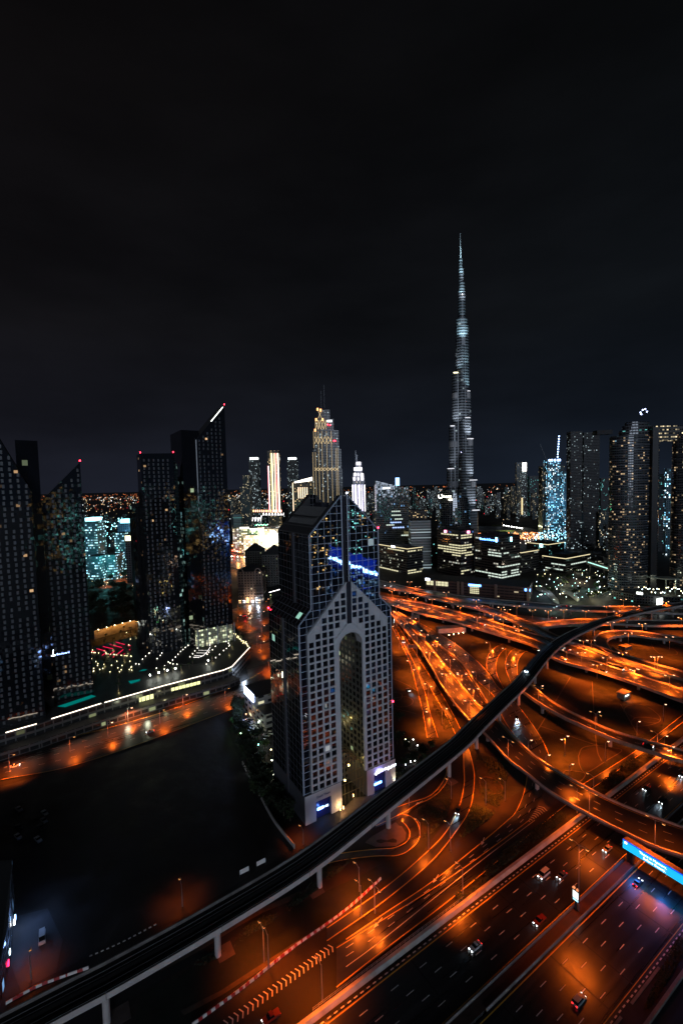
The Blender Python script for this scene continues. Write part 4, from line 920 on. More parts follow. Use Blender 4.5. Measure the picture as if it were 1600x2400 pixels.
LOB = facade('lobby_lit', pw=2.2, ph=2.2, ww=.86, wh=.86, wall=(.1, .1, .08), glass=(.3, .3, .2), lit=.8, cols=((1, .95, .6), (.85, .95, .6)), em=1.5, rough=.3)
mb = MB(); F = fp(f4 - E1 * 8 - E2 * 1, 34, 8); mb.prism(F, ZP, 28, mtop=1); mb.build('lobby', [LOB, HRF], t4)
for s in (-7, 2, 11, 20, 27):
    mb = MB(); p = f4 + E1 * s - E2 * 3.5; mb.cyl((p.x, p.y, 0), .55, ZP, 30, 10); mb.build('column', pbr('column_grey', (.25, .27, .3), rough=.4), t4)
fs = g('P', 447, 1520, ZP); fs = Vector((fs.x, fs.y, 0))
ts = wtower('slab_tower', 'black windowless-looking slab tower between the two taller window-gridded towers', fs, 15.5, 42, ZP, htop((405, 1007), fs), htop((458, 1008), fs), panels=False, mat=TWB)
f3 = g('P', 353, 1537, ZP); f3 = Vector((f3.x, f3.y, 0))
t3 = wtower('gridded_tower', 'flat-topped dark tower with rows of slot windows, left in the middle cluster', f3, 27, 20, ZP, htop((337, 1063), f3), htop((407, 1062), f3 + E1 * 27))
t3b = MB(); q = [f3 + E1 * 27.1 + E2 * 1, f3 + E1 * 31 + E2 * 4, f3 + E1 * 33 + E2 * 10, f3 + E1 * 32 + E2 * 22, f3 + E1 * 27.1 + E2 * 22]; zt = htop((407, 1062), f3 + E1 * 27)
t3b.prism(q, ZP, [zt - 1, zt - 14, zt - 24, zt - 24, zt - 1], mtop=1); t3b.build('curved_glass_corner', [facade('corner_glass', pw=3, ph=3.5, ww=.9, wh=.7, wall=(.02, .03, .03), glass=(.01, .02, .02), lit=.10, cols=((.3, .9, .9), (.6, 1, .9)), em=.5, rough=.08, wob=.04), HRF], t3)
beacon(Vector((f3.x, f3.y, htop((337, 1063), f3) + .5)), t3); beacon(Vector(((f3 + E1 * 27).x, (f3 + E1 * 27).y, zt + .5)), t3)
b3 = f3 + E2 * 22 - E1 * 6
wtower('low_wing_tower', 'lower dark wing attached behind the left edge of the middle tower cluster', b3, 14, 16, ZP, htop((330, 1186), b3), htop((335, 1185), b3), panels=False, mat=TWB)
f2 = g('P', 113, 1652, ZP); f2 = Vector((f2.x, f2.y, 0)); z2r = htop((178, 1083), f2 + E1 * 27.5)
t2 = wtower('wedge_tower', 'dark slanted-top tower with a tiny lit logo, right one of the left pair', f2, 27.5, 24, ZP, htop((97, 1187), f2), z2r)
beacon(Vector(((f2 + E1 * 27.5).x, (f2 + E1 * 27.5).y, z2r + .5)), t2)
# lit logo: two towers over a base, with a word beside it
LG = emis('logo_white', (.7, .9, 1.0), 7); zl_ = 44.5; o_ = f2 + E1 * 2 - E2 * .4
mb = MB()
for s in (.6, 2.6): mb.bar(o_ + E1 * s + Vector((0, 0, zl_ + 2)), o_ + E1 * (s + (.4 if s < 1 else .4)) + Vector((0, 0, zl_ + 5)), .5, .3)
mb.bar(o_ + E1 * .1 + Vector((0, 0, zl_ + 1)), o_ + E1 * 4 + Vector((0, 0, zl_ + 1)), 1.9, .3); mb.build('logo', LG, t2)
text('Boulevard', 'logo_lettering', 1.9, o_ + E1 * 4.6 + Vector((0, 0, zl_ + .7)), E1, emis('logo_blue', (.35, .5, 1), 5), t2)
fs2 = f2 - E1 * 9 + E2 * 12
wtower('slab_tower', 'narrow black slab tower filling the gap left of the second slanted tower', fs2, 9, 20, ZP, htop((92, 1163), fs2), htop((116, 1162), fs2), panels=False, mat=TWB)
f1 = g('P', -20, 1712, ZP); f1 = Vector((f1.x, f1.y, 0)); z1r = htop((74, 1150), f1 + E1 * 28)
t1 = wtower('wedge_tower', 'dark slot-windowed tower cut by the left picture edge, rising to a slanted top', f1, 28, 24, ZP, htop((-36, 905), f1), z1r)
fs1 = f1 + E1 * 29 + E2 * 12
ss = wtower('slab_tower', 'black slab tower with a pale lit roof edge behind the leftmost tower', fs1 - E1 * 8, 12, 24, ZP, htop((45, 1031), fs1), htop((80, 1033), fs1), panels=False, mat=TWB)
beacon(g('P', 5, 1692, 0) + Vector((0, 0, htop((5, 937), g('P', 5, 1700)) - 0)), t1, r=.35)
f0 = f1 - E1 * 34; wtower('gridded_tower', 'dark tower edge just outside the left border, mostly hidden', f0 - E2 * 6, 22, 20, ZP, 190, 190, panels=False)

# ================= podium with glowing roof line =================
pod = thing('podium', 'wide terraced podium with a glowing white roof edge beneath the dark towers', 'building', tuple(g('P', 300, 1600)[:2]) + (0,))
edge = gl('L -300,1190 35,1096 225,1042 315,1011 620,916 640,911 1000,808 1370,711 1420,690 1530,571', ZP)
back = gl('P 575,1500 552,1470 520,1452 430,1478 350,1482 222,1516 20,1600 -260,1680', ZP)
PODW = facade('podium_wall', pw=5, ph=4, ww=.85, wh=.6, wall=(.07, .065, .06), glass=(.02, .02, .02), lit=.10, cols=((1, .9, .35), (.9, 1, .5)), em=.5, rough=.2, cluster=.8)
PODT = pbr('podium_terrace', (.035, .034, .035), rough=.6, noise=.4, nscale=.15)
mb = MB(); mb.prism([Vector((p.x, p.y, 0)) for p in edge + back], 0, ZP, mtop=1); mb.build('block', [PODW, PODT], pod)
LED = emis('led_warm_white', (1, .86, .68), 3.2)
for i in (1, 3, 5, 6, 7, 8):
    mb = MB(); a, b = edge[i], edge[i + 1]; mb.bar(a + Vector((0, 0, .5)), b + Vector((0, 0, .5)), .42, .42); mb.build('roof_edge_light', LED, pod)
# lower terrace in front with lit shopfront and slim columns
def frontoff(P, d): return offs(P, -d)
ed2 = edge[0:9]; lowt = offs(ed2, -9)
mb = MB()
for i in range(len(ed2) - 1): mb.prism([Vector((p.x, p.y, 0)) for p in (ed2[i], lowt[i], lowt[i + 1], ed2[i + 1])], 0, 5.2, mtop=1)
mb.build('lower_terrace', [PODW, PODT], pod)
fine = spline(offs(ed2, -9.2), 60); SHOP = emis('shop_yellow', (.95, .95, .42), 1.5); SHOPB = emis('shop_bright', (.95, 1, .75), 3.5)
def shop(name, view, xa, ya, xb, yb, z, h, m, n=8, th=.3):
    a, b = g(view, xa, ya, z), g(view, xb, yb, z)
    for i in range(n):
        p, q = a.lerp(b, i / n), a.lerp(b, (i + .82) / n); mb = MB(); d = (q - p).normalized(); nn = Vector((-d.y, d.x, 0)) * .5
        mb.prism([Vector((v.x, v.y, 0)) for v in (p, q, q + nn, p + nn)], z, z + h); mb.build(name, m, pod)
shop('lit_window', 'L', 735, 937, 945, 880, 5.5, 3.2, SHOP); shop('lit_window', 'L', 960, 895, 1030, 875, 3.2, 1.2, SHOP, 3); shop('lit_window', 'L', 1050, 838, 1230, 792, 9.0, 2.2, SHOP); shop('lit_window', 'L', 900, 838, 1030, 806, 9, 2.6, SHOP, 4)
shop('lit_shopfront', 'L', 715, 985, 800, 962, .5, 3.4, SHOPB, 3); shop('lit_shopfront', 'L', 800, 965, 835, 955, .5, 4.6, SHOPB, 1); shop('lit_shopfront', 'L', 845, 948, 965, 915, .5, 3.0, SHOPB, 4)
shop('lit_window', 'L', 107, 1100, 190, 1078, 8.0, 3.2, emis('shop_yellow2', (1, .9, .35), 2), 6)
shop('lit_shopfront', 'H', 1125, 945, 1220, 850, 4, 4.2, emis('shop_blue', (.75, .85, 1), 5), 3)
for (x, y, c, P_) in ((780, 990, (.95, 1, .7), 1600), (900, 960, (.95, 1, .7), 1600), (1010, 890, (1, .95, .5), 1500)):
    lamp_light('shopfront_light', 'POINT', g('L', x, y, 5.0), P_, c, pod, size=1.5)
lamp_light('shopfront_light', 'POINT', g('H', 1180, 960, 6.0), 5000, (.6, .75, 1), pod, size=1.5)
# columns along the street
mb0 = None
for i, (x, y) in enumerate([(110, 1195), (222, 1158), (328, 1122), (432, 1088), (528, 1055), (622, 1022), (1045, 890), (1122, 865), (1197, 845), (1270, 825), (1342, 805), (1402, 775), (1433, 750), (5, 1228)]):
    p = g('L', x, y); t = thing('pillar_lamp', 'slim lit pillar lamp in front of the podium, %s along the street from the left' % nth(sorted([110, 222, 328, 432, 528, 622, 1045, 1122, 1197, 1270, 1342, 1402, 1433, 5]).index(x)), 'lamp', p, 0, 'pillar lamps along the podium street')
    mb = MB(); mb.cyl((0, 0, 0), .3, 0, 5.2, 8); mb.build('pillar', pbr('pillar_lit', (.5, .42, .36), rough=.6), t, world=False)
    for s in (-.9, .9): mb = MB(); mb.cyl((s, 0, 0), .22, .1, .6, 6); mb.build('ground_spot', emis('ground_spot', (1, .95, .85), 9), t, world=False)
    lamp_light('pillar_light', 'SPOT', p + Vector((.3, -1.2, .5)), 260, (1, .8, .6), t, spot=math.radians(70), aim=(0, .25, 1))
shop('road_edge', 'L', 0, 1180, 700, 965, 3.6, .5, CONCD, 1)
# terrace garden: oval lawn with lamps, red light tracks, pools, palm rows
mb = MB(); cen = g('H', 770, 830, ZP); ov = gl('H 500,900 420,880 560,760 640,705 760,668 900,660 1000,675 1035,705 1030,750 960,800 880,860 700,905', ZP + .25); mb.prism([Vector((p.x, p.y, 0)) for p in ov], ZP, ZP + .25); mb.build('oval_terrace', pbr('oval_terrace', (.02, .02, .022), rough=.7), pod)
SPOTW = emis('terrace_spot', (1, .93, .78), 5); sm = MB(); sm.cyl((0, 0, 0), .42, 0, .75, 6); tl0 = None
def tiny(label, grp, loc, mat, name='terrace_lamp', r=.3, h=.6):
    mb = MB(); mb.cyl((0, 0, 0), r, 0, h, 6); o = mb.build(name, mat); o.location = loc; tag(o, label, 'lamp', grp); return o
tpts = [(500, 905), (430, 893), (412, 882), (455, 862), (484, 832), (510, 803), (537, 775), (560, 755), (585, 733), (612, 712), (650, 690), (680, 680), (720, 672), (760, 668), (800, 664), (840, 660), (880, 658), (920, 657), (960, 663), (1000, 672), (1025, 690), (1035, 710), (1030, 725), (1005, 745), (975, 765), (935, 805), (895, 838), (460, 902), (375, 922), (290, 945), (485, 950), (370, 970 - 15)]
for i, (x, y) in enumerate(tpts): tiny('rim lamp of the oval roof terrace, %s clockwise from the bottom left' % nth(i), 'rim lamps of the oval roof terrace', g('H', x, y, ZP + .3), SPOTW)
ip = [(708, 740), (682, 768), (660, 798), (632, 828), (757, 716), (836, 708), (892, 722), (862, 757), (825, 783), (808, 803), (800, 905), (820, 862)]
for i, (x, y) in enumerate(ip): tiny('lamp inside the oval roof terrace, %s from its upper left' % nth(i), 'inner lamps of the oval roof terrace', g('H', x, y, ZP + .3), SPOTW)
gp = [(245, 765), (213, 792), (180, 822), (148, 853), (387, 758), (345, 790), (330, 815), (297, 848), (112, 905), (80, 900), (512, 640), (490, 660), (355, 665), (380, 640), (320, 620), (520, 520), (250, 600), (515, 445)]
for i, (x, y) in enumerate(gp): tiny('warm garden spot left of the oval terrace, %s of its two rows' % nth(i), 'garden spots left of the oval terrace', g('H', x, y, ZP + .1), SPOTW)
fp4 = [(225, 1018), (313, 993), (402, 970), (485, 950), (818, 868)]
for i, (x, y) in enumerate(fp4):
    o = tiny('bright white floodlight between the pool deck and the terrace, %s from the left' % nth(i), 'floodlights on the podium roof', g('H', x, y, ZP + 2.5), emis('flood_white', (.95, 1, .9), 26), 'floodlight', .5, .8)
    lamp_light('floodlight_light', 'POINT', g('H', x, y, ZP + 3.8), 900, (.95, 1, .85), None, size=.5)
mb = MB()
for k, (x0, y0, x1, y1) in enumerate(((722, 760, 833, 762), (705, 786, 800, 788), (680, 815, 750, 817), (670, 832, 725, 832))):
    a, b = g('H', x0, y0, ZP + .4), g('H', x1, y1, ZP + .4)
    for i in range(9): p = a.lerp(b, i / 8); mb.cyl((p.x, p.y, 0), .22, ZP + .3, ZP + .6, 5)
P = gl('H 838,726 812,770 770,812 735,828', ZP + .4)
for i in range(3): mb.bar(P[i], P[i + 1], .25, .2)
mb.build('step_light', emis('step_light', (1, .95, .9), 2.5), pod)
RL = emis('red_light_strip', (1, .01, .08), 1.7)
for (x0, y0, x1, y1) in ((888, 472, 970, 494), (945, 452, 1038, 474), (1010, 433, 1120, 462), (1065, 412, 1145, 434), (1172, 440, 1200, 447), (828, 493, 880, 507), (970, 510, 938, 534), (1053, 494, 1005, 530), (1132, 480, 1068, 530), (1195, 478, 1188, 484), (1048, 545, 1038, 552), (1148, 518, 1132, 526)):
    f = lambda x, y: g('L', x / 3.92 * 2.6133, (y / 3.92 + 100) * 2.6133, ZP + .6)
    mb = MB(); mb.bar(f(x0, y0), f(x1, y1), .3, .25); mb.build('red_light_strip', RL, pod)
POOL = pbr('pool_water', (.01, .22, .20), rough=.05)
lit_pool = facade('lit_pool', pw=50, ph=50, ww=2, wh=2, wall=(.02, .3, .28), glass=(.02, .3, .28), lit=1, cols=((.05, .8, .75), (.05, .8, .75)), em=0, rough=.05)
for sp_, lb in (('L 350,930 560,860 590,868 545,885 400,935', 'green-lit swimming pool on the podium roof under the left towers'), ('L 785,775 860,762 855,775 800,792', 'small teal pool beside the terrace floodlights'), ('H 110,975 150,955 200,955 175,965', 'thin teal pool at the tip of the garden')):
    mb = MB(); p = gl(sp_, ZP + .3); mb.face(p if sum(p[i].x * p[(i + 1) % len(p)].y - p[(i + 1) % len(p)].x * p[i].y for i in range(len(p))) > 0 else p[::-1])
    o = mb.build('swimming_pool', emis('pool_glow', (.0, .16, .14), 1.0)); tag(o, lb, 'pool')
for i, (x, y, w_, h_, c) in enumerate(((38, 1020, 34, 15, (.45, 1, 1)), (146, 990, 12, 16, (.3, .95, .9)), (-10, 990, 14, 10, (.1, .4, .35)))):
    a = g('L', x, y, 5); b = a + E1 * w_ * .33; mb = MB(); mb.prism([a, b, b + E2 * .4, a + E2 * .4], 5, 5 + h_ * .42)
    o = mb.build('lit_sign', emis('cyan_sign_%d' % i, c, 4 if i < 2 else 1)); tag(o, '%s cyan lit sign at the foot of the leftmost towers' % ('bright rectangular', 'small tilted', 'dim')[i], 'sign')
# palms on the roof and lot
PP = palm_proto(5.5)
PP['group'] = 'palm trees on the podium roof'
pl_ = [(600, 500), (650, 520), (700, 545), (640, 560), (690, 580), (740, 560), (780, 600), (720, 620), (660, 620), (600, 600), (760, 650), (700, 680), (640, 680), (590, 650), (830, 500), (800, 480), (740, 500), (760, 470), (1010, 725), (1060, 725), (1110, 715), (1160, 700), (965, 740), (730, 800), (725, 840), (1180, 680), (1300, 660), (1360, 640), (1400, 610), (1430, 590), (1420, 560), (1450, 520), (1470, 500), (1490, 530), (1440, 490), (1425, 470), (630, 460), (690, 445), (560, 520), (570, 580)]
for i, (x, y) in enumerate(pl_):
    z = ZP; o = place(PP, g('L', x, y, z), 'lamp-lit palm on the podium roof, %s from the left' % nth(sorted(range(len(pl_)), key=lambda k: pl_[k][0]).index(i)), random.uniform(.75, 1.1))
    if i < 36 and i % 2 == 0: lamp_light('palm_light', 'POINT', g('L', x, y, z) + Vector((.8, -1, .8)), 90, (1, .85, .35), None, size=.3)
SY = emis('uplight_yellow', (1, .88, .45), 5)
random.seed(5)
for i in range(46):
    x, y = random.uniform(560, 810), random.uniform(470, 720)
    if 530 < y < 640 and x < 780 and False: continue
    tiny('small yellow garden uplight in the podium palm garden, %s of the scattered group' % nth(i), 'garden uplights below the red light strips', g('L', x, max(y, 600 + (x - 560) * .1) if random.random() < .7 else y, ZP + .2), SY, 'garden_uplight', .3, .5)
for i in range(30):
    t_ = i / 29; x = 1425 + 95 * t_ + random.uniform(-8, 8); y = 470 + 90 * t_ + random.uniform(-12, 12)
    tiny('yellow uplight under the palms at the right end of the podium, %s downhill' % nth(i), 'garden uplights at the right end of the podium', g('L', x, y, ZP + .2), SY, 'garden_uplight', .3, .5)
# orange lit underpass wall behind the garden, dark park
mb = MB(); a, b = g('L', 580, 520, 0), g('L', 910, 425, 0); d = (b - a).normalized(); nn = Vector((-d.y, d.x, 0))
mb.prism([a, b, b + nn * 1, a + nn * 1], 0, 9); uw = mb.build('underpass_wall', CONC); tag(uw, 'brightly orange-lit underpass wall behind the podium palms', 'wall')
for i in range(7):
    p = a.lerp(b, (i + .5) / 7) - nn * 3.5; lamp_light('underpass_light', 'POINT', p + Vector((0, 0, 11)), 1700, (1, .42, .08), None, size=.4)
    tiny('bright lamp above the orange underpass wall, %s from the left' % nth(i), 'lamps above the underpass wall', a.lerp(b, (i + .5) / 7) + Vector((0, 0, 9.2)), emis('lamp_orange_w', (1, .8, .5), 15), 'wall_lamp', .4, .6)
patch('park_ground', 'P 190,1345 350,1340 350,1450 210,1500 195,1420', GRASSM)
for i in range(70):
    x, y = random.uniform(200, 345), random.uniform(1345, 1450)
    place(T2P, g('P', x, y), 'dark tree in the unlit park between the tower groups, %s of the grove' % nth(i % 58) if i < 58 else 'dark tree at the far rim of the unlit park between the tower groups, %s one' % nth(i - 58), random.uniform(1.2, 2.2), 'trees of the dark park')

# ================= city blocks =================
ORG = (1, .45, .12); WRM = (1, .82, .5); COO = (.75, .95, 1); TEA = (.25, .9, .85); BLU = (.25, .55, 1)
F_TEAL = facade('far_teal', pw=3, ph=3.4, ww=.6, wh=.5, wall=(.03, .043, .048), glass=(.01, .02, .02), lit=.16, cols=(TEA, COO, WRM), em=1.6, cluster=.8)
F_WARM = facade('far_warm', pw=3, ph=3.4, ww=.6, wh=.5, wall=(.035, .033, .03), glass=(.01, .01, .01), lit=.22, cols=(WRM, (1, .9, .6), COO), em=1.8, cluster=.6)
F_DIM = facade('far_dim', pw=3, ph=3.4, ww=.6, wh=.5, wall=(.028, .03, .033), glass=(.01, .01, .012), lit=.09, cols=(WRM, COO, TEA), em=1.6, cluster=.6)
F_OFF = facade('office', pw=3, ph=4.2, ww=.85, wh=.5, wall=(.03, .028, .028), glass=(.008, .009, .01), lit=.05, cols=((1, .95, .6), (.95, 1, .8)), em=1.0, band=.08, rough=.1)
F_OFFB = facade('office_dark', pw=3, ph=4.2, ww=.85, wh=.5, wall=(.03, .018, .018), glass=(.008, .009, .01), lit=.04, cols=((.9, 1, .9), (1, .95, .8)), em=1.0, band=.04, rough=.08)
F_BLK = facade('black_glass', pw=2.5, ph=4, ww=.8, wh=.8, wall=(.012, .014, .015), glass=(.005, .007, .008), lit=.03, cols=(COO, TEA, BLU), em=.9, rough=.05, wob=.03, ior=1.9)
F_GOLD = facade('gold_tower', pw=5, ph=4, ww=.55, wh=.5, wall=(.06, .05, .04), glass=(.01, .01, .01), lit=.3, cols=(WRM, (1, .7, .35)), em=1.6)
F_BLUE = facade('blue_lit', pw=4.2, ph=4.4, ww=.5, wh=.55, wall=(.05, .09, .11), glass=(.02, .05, .06), lit=.55, cols=((.35, .68, 1), (.75, .93, 1), (.25, .7, 1)), em=5.5, cluster=.5)
F_HOSP = facade('turquoise_block', pw=3, ph=4.5, ww=.8, wh=.45, wall=(.04, .12, .15), glass=(.03, .12, .12), lit=.6, cols=(TEA, (.5, .95, 1), (.4, .8, 1)), em=3.0, cluster=.5)
F_SKYV = facade('oval_tower', pw=2.6, ph=3.5, ww=.8, wh=.5, wall=(.03, .032, .036), glass=(.006, .010, .014), lit=.15, cols=(WRM, COO, (.4, .75, 1), (1, .7, .4)), em=.75, rough=.12, wob=.04, cluster=.7)
F_BEIGE = facade('beige_block', pw=4, ph=3.6, ww=.45, wh=.5, wall=(.15, .115, .095), glass=(.02, .02, .02), lit=.04, cols=(TEA, WRM), em=1.0)
F_GREY = facade('grey_block', pw=4, ph=3.6, ww=.4, wh=.5, wall=(.055, .055, .047), glass=(.01, .01, .01), lit=.05, cols=(TEA, WRM, (.9, 1, .5)), em=1.2)
ROOFD = pbr('roof_dark', (.02, .021, .022), rough=.8)
def bgb(x0, x1, ytop, D, label, mat, name='tower', d=None, cat='building', steps=None, crown=None, crown_col=None, group=None, h2=None):
    """far block seen in picture columns x0..x1 with its top at ytop, D metres ahead"""
    a, b = at_depth(x0, D), at_depth(x1, D); w = (b - a).length; d = d or w * .8; z = htop(((x0 + x1) / 2, ytop), (a + b) / 2)
    t = thing(name, label, cat, tuple((a + b) / 2), 0, group); q = Vector((0, d, 0)); mb = MB(); uo = random.uniform(0, 40) // 1
    if steps:
        lo = 0
        for (fx0, fx1, ys) in steps:     # fraction of width, top y, from the widest upwards
            zs = htop(((x0 + x1) / 2, ys), (a + b) / 2); A, B = a.lerp(b, fx0), a.lerp(b, fx1); k = (1 - (fx1 - fx0)) * .5 * d
            mb.prism([A + Vector((0, k, 0)), B + Vector((0, k, 0)), B + Vector((0, d - k, 0)), A + Vector((0, d - k, 0))], lo, zs, mtop=1); lo = zs
    else:
        mb.prism([a, b, b + q, a + q], 0, [z, z, z, z] if h2 is None else [z, htop((x1, h2), b), htop((x1, h2), b), z], mtop=1, u0=uo)
    mb.build('walls', [mat, ROOFD], t)
    if crown:
        mb = MB(); A, B = a.lerp(b, .12), a.lerp(b, .88); mb.prism([A - Vector((0, .5, 0)), B - Vector((0, .5, 0)), B + q * .8, A + q * .8], z + .05, z + crown); mb.build('lit_crown', emis('crown_%d_%d_%d' % tuple(int(v * 9) for v in crown_col), crown_col, 3.2), t)
    return t, a, b, z
def corner(xc, yc, xl, xr, ytop, label, mat, name='office_block', roof=None, led=None, y0=0):
    c = g('P', xc, yc); h = htop((xc, ytop), c)
    def solve(dirv, xt):
        k = 10.0
        for _ in range(40):
            p = c + dirv * k; P_ = proj(p); e_ = P_[0] - xt; dk = (proj(c + dirv * (k + 1))[0] - P_[0]); k -= e_ / dk
        return k
    w, d = solve(E1, xr), solve(E2, xl); t = thing(name, label, 'building', (c.x, c.y, 0)); F = fp(c, w, d); mb = MB(); mb.prism(F, y0, h, mtop=1); mb.build('walls', [mat, ROOFD], t)
    mb = MB(); i_ = fp(c + E1 * w * .25 + E2 * d * .25, w * .5, d * .5); mb.prism(i_, h, h + 4); mb.build('roof_plant', ROOFD, t)
    if led:
        for a, b in ((F[0], F[1]), (F[0], F[3])): mb = MB(); mb.bar(Vector((a.x, a.y, h + .2)), Vector((b.x, b.y, h + .2)), 1.0, 1.0); mb.build('roof_edge_light', led, t)
    return t, c, w, d, h
def proj(p):
    X, Y, Z = p.x, p.y, p.z - CAM_H; dep = Y * _cp + Z * _sp; V = (-Y * _sp + Z * _cp) / dep; U = X / dep
    return (800 + (U * _c - V * _s) * F_PX, 1200 - (U * _s + V * _c) * F_PX)
def litbands(t, c, w, d, h, rows, col, step=4.2, bay=6.5):
    """rows: {floor: [(face, from, to)]} real lit windows a little proud of the wall"""
    for fl, segs in rows.items():
        for face, s0, s1 in segs:
            dirv = E1 if face == 'F' else E2; nn = (-E2 if face == 'F' else -E1) * .25; L_ = w if face == 'F' else d; s = s0 * L_
            while s + bay * .9 <= s1 * L_ + .1:
                a = c + dirv * (s + .4) + nn; b = c + dirv * (s + bay - .5) + nn; z = fl * step + 1.2; mb = MB()
                mb.face([(a.x, a.y, z), (b.x, b.y, z), (b.x, b.y, z + 2.0), (a.x, a.y, z + 2.0)]); mb.build('lit_window', col, t); s += bay
WB = emis('office_light', (1, .93, .58), .85); WC = emis('office_light_cool', (.85, 1, .88), .85); LEDW = emis('roof_led', (1, .85, .5), 1.1)
o5 = corner(1080, 1354, 1025, 1111, 1243, 'dark office block with bands of yellow windows and two pink roof logos', F_OFFB)
nf = int(o5[4] / 4.2)
litbands(o5[0], *o5[1:], {nf - 2: [('L', .1, .9), ('F', 0, 1)], nf - 3: [('F', 0, 1)], nf - 6: [('L', .0, .5), ('F', 0, .9)], nf - 7: [('L', 0, 1), ('F', .0, 1)], nf - 8: [('L', .0, 1), ('F', .0, .5)], 9: [('L', 0, .8), ('F', 0, 1)], 8: [('L', 0, .45), ('F', .3, 1)], 2: [('F', 0, .6)], 1: [('F', 0, .3)]}, WB)
for face, s in (('L', .62), ('F', .55)):
    p = o5[1] + (E1 * o5[2] if face == 'F' else E2 * o5[3]) * s + (-E2 if face == 'F' else -E1) * .6; mb = MB(); mb.cyl((p.x, p.y, 0), 2.4, o5[4] - 6, o5[4] - 2.2, 12); mb.build('round_logo', emis('pink_logo', (1, .25, .45), 6), o5[0])
    p = p + (E1 if face == 'F' else -E2) * 9; dv = E1 if face == 'F' else -E2; text('H', 'roof_logo', 4.5, (p.x, p.y, o5[4] - 6), dv, emis('dimblue', (.1, .25, .7), 1.2), o5[0])
o6 = corner(1175, 1364, 1113, 1218, 1258, 'maroon-black office block with a glowing blue bank sign on top', F_OFFB)
litbands(o6[0], *o6[1:], {1: [('L', 0, .55), ('F', 0, 1)], 2: [('L', 0, 1), ('F', 0, .4), ('F', .5, 1)], 5: [('L', .0, .2), ('F', 0, 1)], 8: [('F', .7, 1)], 9: [('L', .0, .5)], 3: [('F', .0, .3), ('F', .5, 1)], 10: [('L', 0, .5), ('F', .1, .5)]}, WC)
c6, w6, d6, h6 = o6[1:]
text('Standard Chartered', 'sign_lettering', 4.4, c6 + E2 * d6 * .80 - E1 * .8 + Vector((0, 0, h6 - 8)), -E2, emis('sc_blue', (.1, .3, 1), 9), o6[0], ext=.3)
mb = MB(); p = c6 + E2 * d6 * .17 - E1 * .8; mb.box((p.x, p.y, h6 - 9), (3.2, .5, 7), ax=E2); mb.build('sign_logo', emis('sc_logo', (.3, .8, 1), 7), o6[0])
mb = MB(); p = c6 + E1 * w6 * .5 - E2 * .6; mb.cyl((p.x, p.y, 0), 1.6, h6 - 9, h6 - 2.5, 8); mb.build('sign_logo', emis('sc_logo', (.3, .8, 1), 7), o6[0])
o1 = corner(955, 1347, 886, 991, 1287, 'low office block with glowing cream roof edges just right of the hotel tower', F_OFF, led=LEDW)
litbands(o1[0], *o1[1:], {0: [('L', .3, 1), ('F', 0, 1)], 1: [('F', 0, .6)], 9: [('L', .1, .7), ('F', 0, .7)]}, WB)
mb = MB(); p = o1[1] + E2 * o1[3] * .45 - E1 * .8; mb.box((p.x, p.y, o1[4] - 1), (9, .6, 3.2), ax=E2); mb.build('lit_sign', emis('white_blue_sign', (.8, .85, 1), 7), o1[0])
o8 = corner(1325, 1346, 1270, 1382, 1310, 'low colonnaded office block with cream lit roof line, in front of the oval towers', F_OFF, led=LEDW)
o8b = corner(1221, 1343, 1217, 1262, 1296, 'slim low office block with a lit roof edge beside the bank sign block', F_OFF, led=LEDW)
litbands(o8[0], *o8[1:], {1: [('L', .1, .9)], 3: [('L', 0, .7), ('F', .2, .9)]}, WC)
o8c = corner(1284, 1318, 1233, 1322, 1277, 'dark low block with a small square lit logo, behind the cream-lit offices', F_DIM, led=LEDW)
mb = MB(); p = o8c[1] + E2 * o8c[3] * .3 - E1 * .8; mb.box((p.x, p.y, o8c[4] - 6), (6.5, .5, 6.5), ax=E2); mb.build('lit_logo', emis('logo_cyan', (.5, .95, 1), 4), o8c[0])
o1b = corner(1010, 1330, 985, 1030, 1262, 'dim block with a lit billboard row between the low offices', F_DIM)
# billboard
p = at_depth(975, 900); t = thing('billboard', 'bright double billboard on a roof right of the hotel spire', 'sign', p); z = htop((975, 1268), p)
mb = MB(); mb.prism([p + Vector((-12, 0, 0)), p + Vector((14, 0, 0)), p + Vector((14, 1, 0)), p + Vector((-12, 1, 0))], 0, z - 1); mb.build('support', ROOFD, t)
mb = MB(); mb.prism([p + Vector((-12, -.5, 0)), p + Vector((1, -.5, 0)), p + Vector((1, 0, 0)), p + Vector((-12, 0, 0))], z - 1, z + 9); mb.build('screen', emis('bb_yellow', (1, .9, .45), 2.2), t)
mb = MB(); mb.prism([p + Vector((3, -.5, 0)), p + Vector((14, -.5, 0)), p + Vector((14, 0, 0)), p + Vector((3, 0, 0))], z - 1, z + 11); mb.build('screen', emis('bb_white', (.9, .95, 1), 2.4), t)
# brown podium with concrete fins
bp = thing('office_podium', 'long low brown podium with concrete fins and small lit signs along the flyover', 'building', tuple(g('P', 1100, 1385)))
A_, B_ = g('P', 1240, 1408), g('P', 997, 1386); dv = (B_ - A_).normalized(); nn = Vector((dv.y, -dv.x, 0)); nn = nn if nn.y > 0 else -nn; LN = (B_ - A_).length; hP = htop((1240, 1377), A_)
F_POD = facade('brown_podium', pw=6, ph=4, ww=.9, wh=.4, wall=(.10, .05, .04), glass=(.04, .03, .03), lit=.03, cols=(WRM, WRM), em=1)
mb = MB(); mb.prism([A_, B_, B_ + nn * 40, A_ + nn * 40], 0, hP, mtop=1); mb.build('walls', [F_POD, ROOFD], bp)
for s in (.01, .30, .62, .66, .9):
    mb = MB(); p = A_ + dv * LN * s - nn * 1.2; mb.box((p.x, p.y, 0), (3.4, 2.2, hP + .6), ax=dv); mb.build('fin', pbr('fin_stone', (.26, .15, .11), rough=.7), bp)
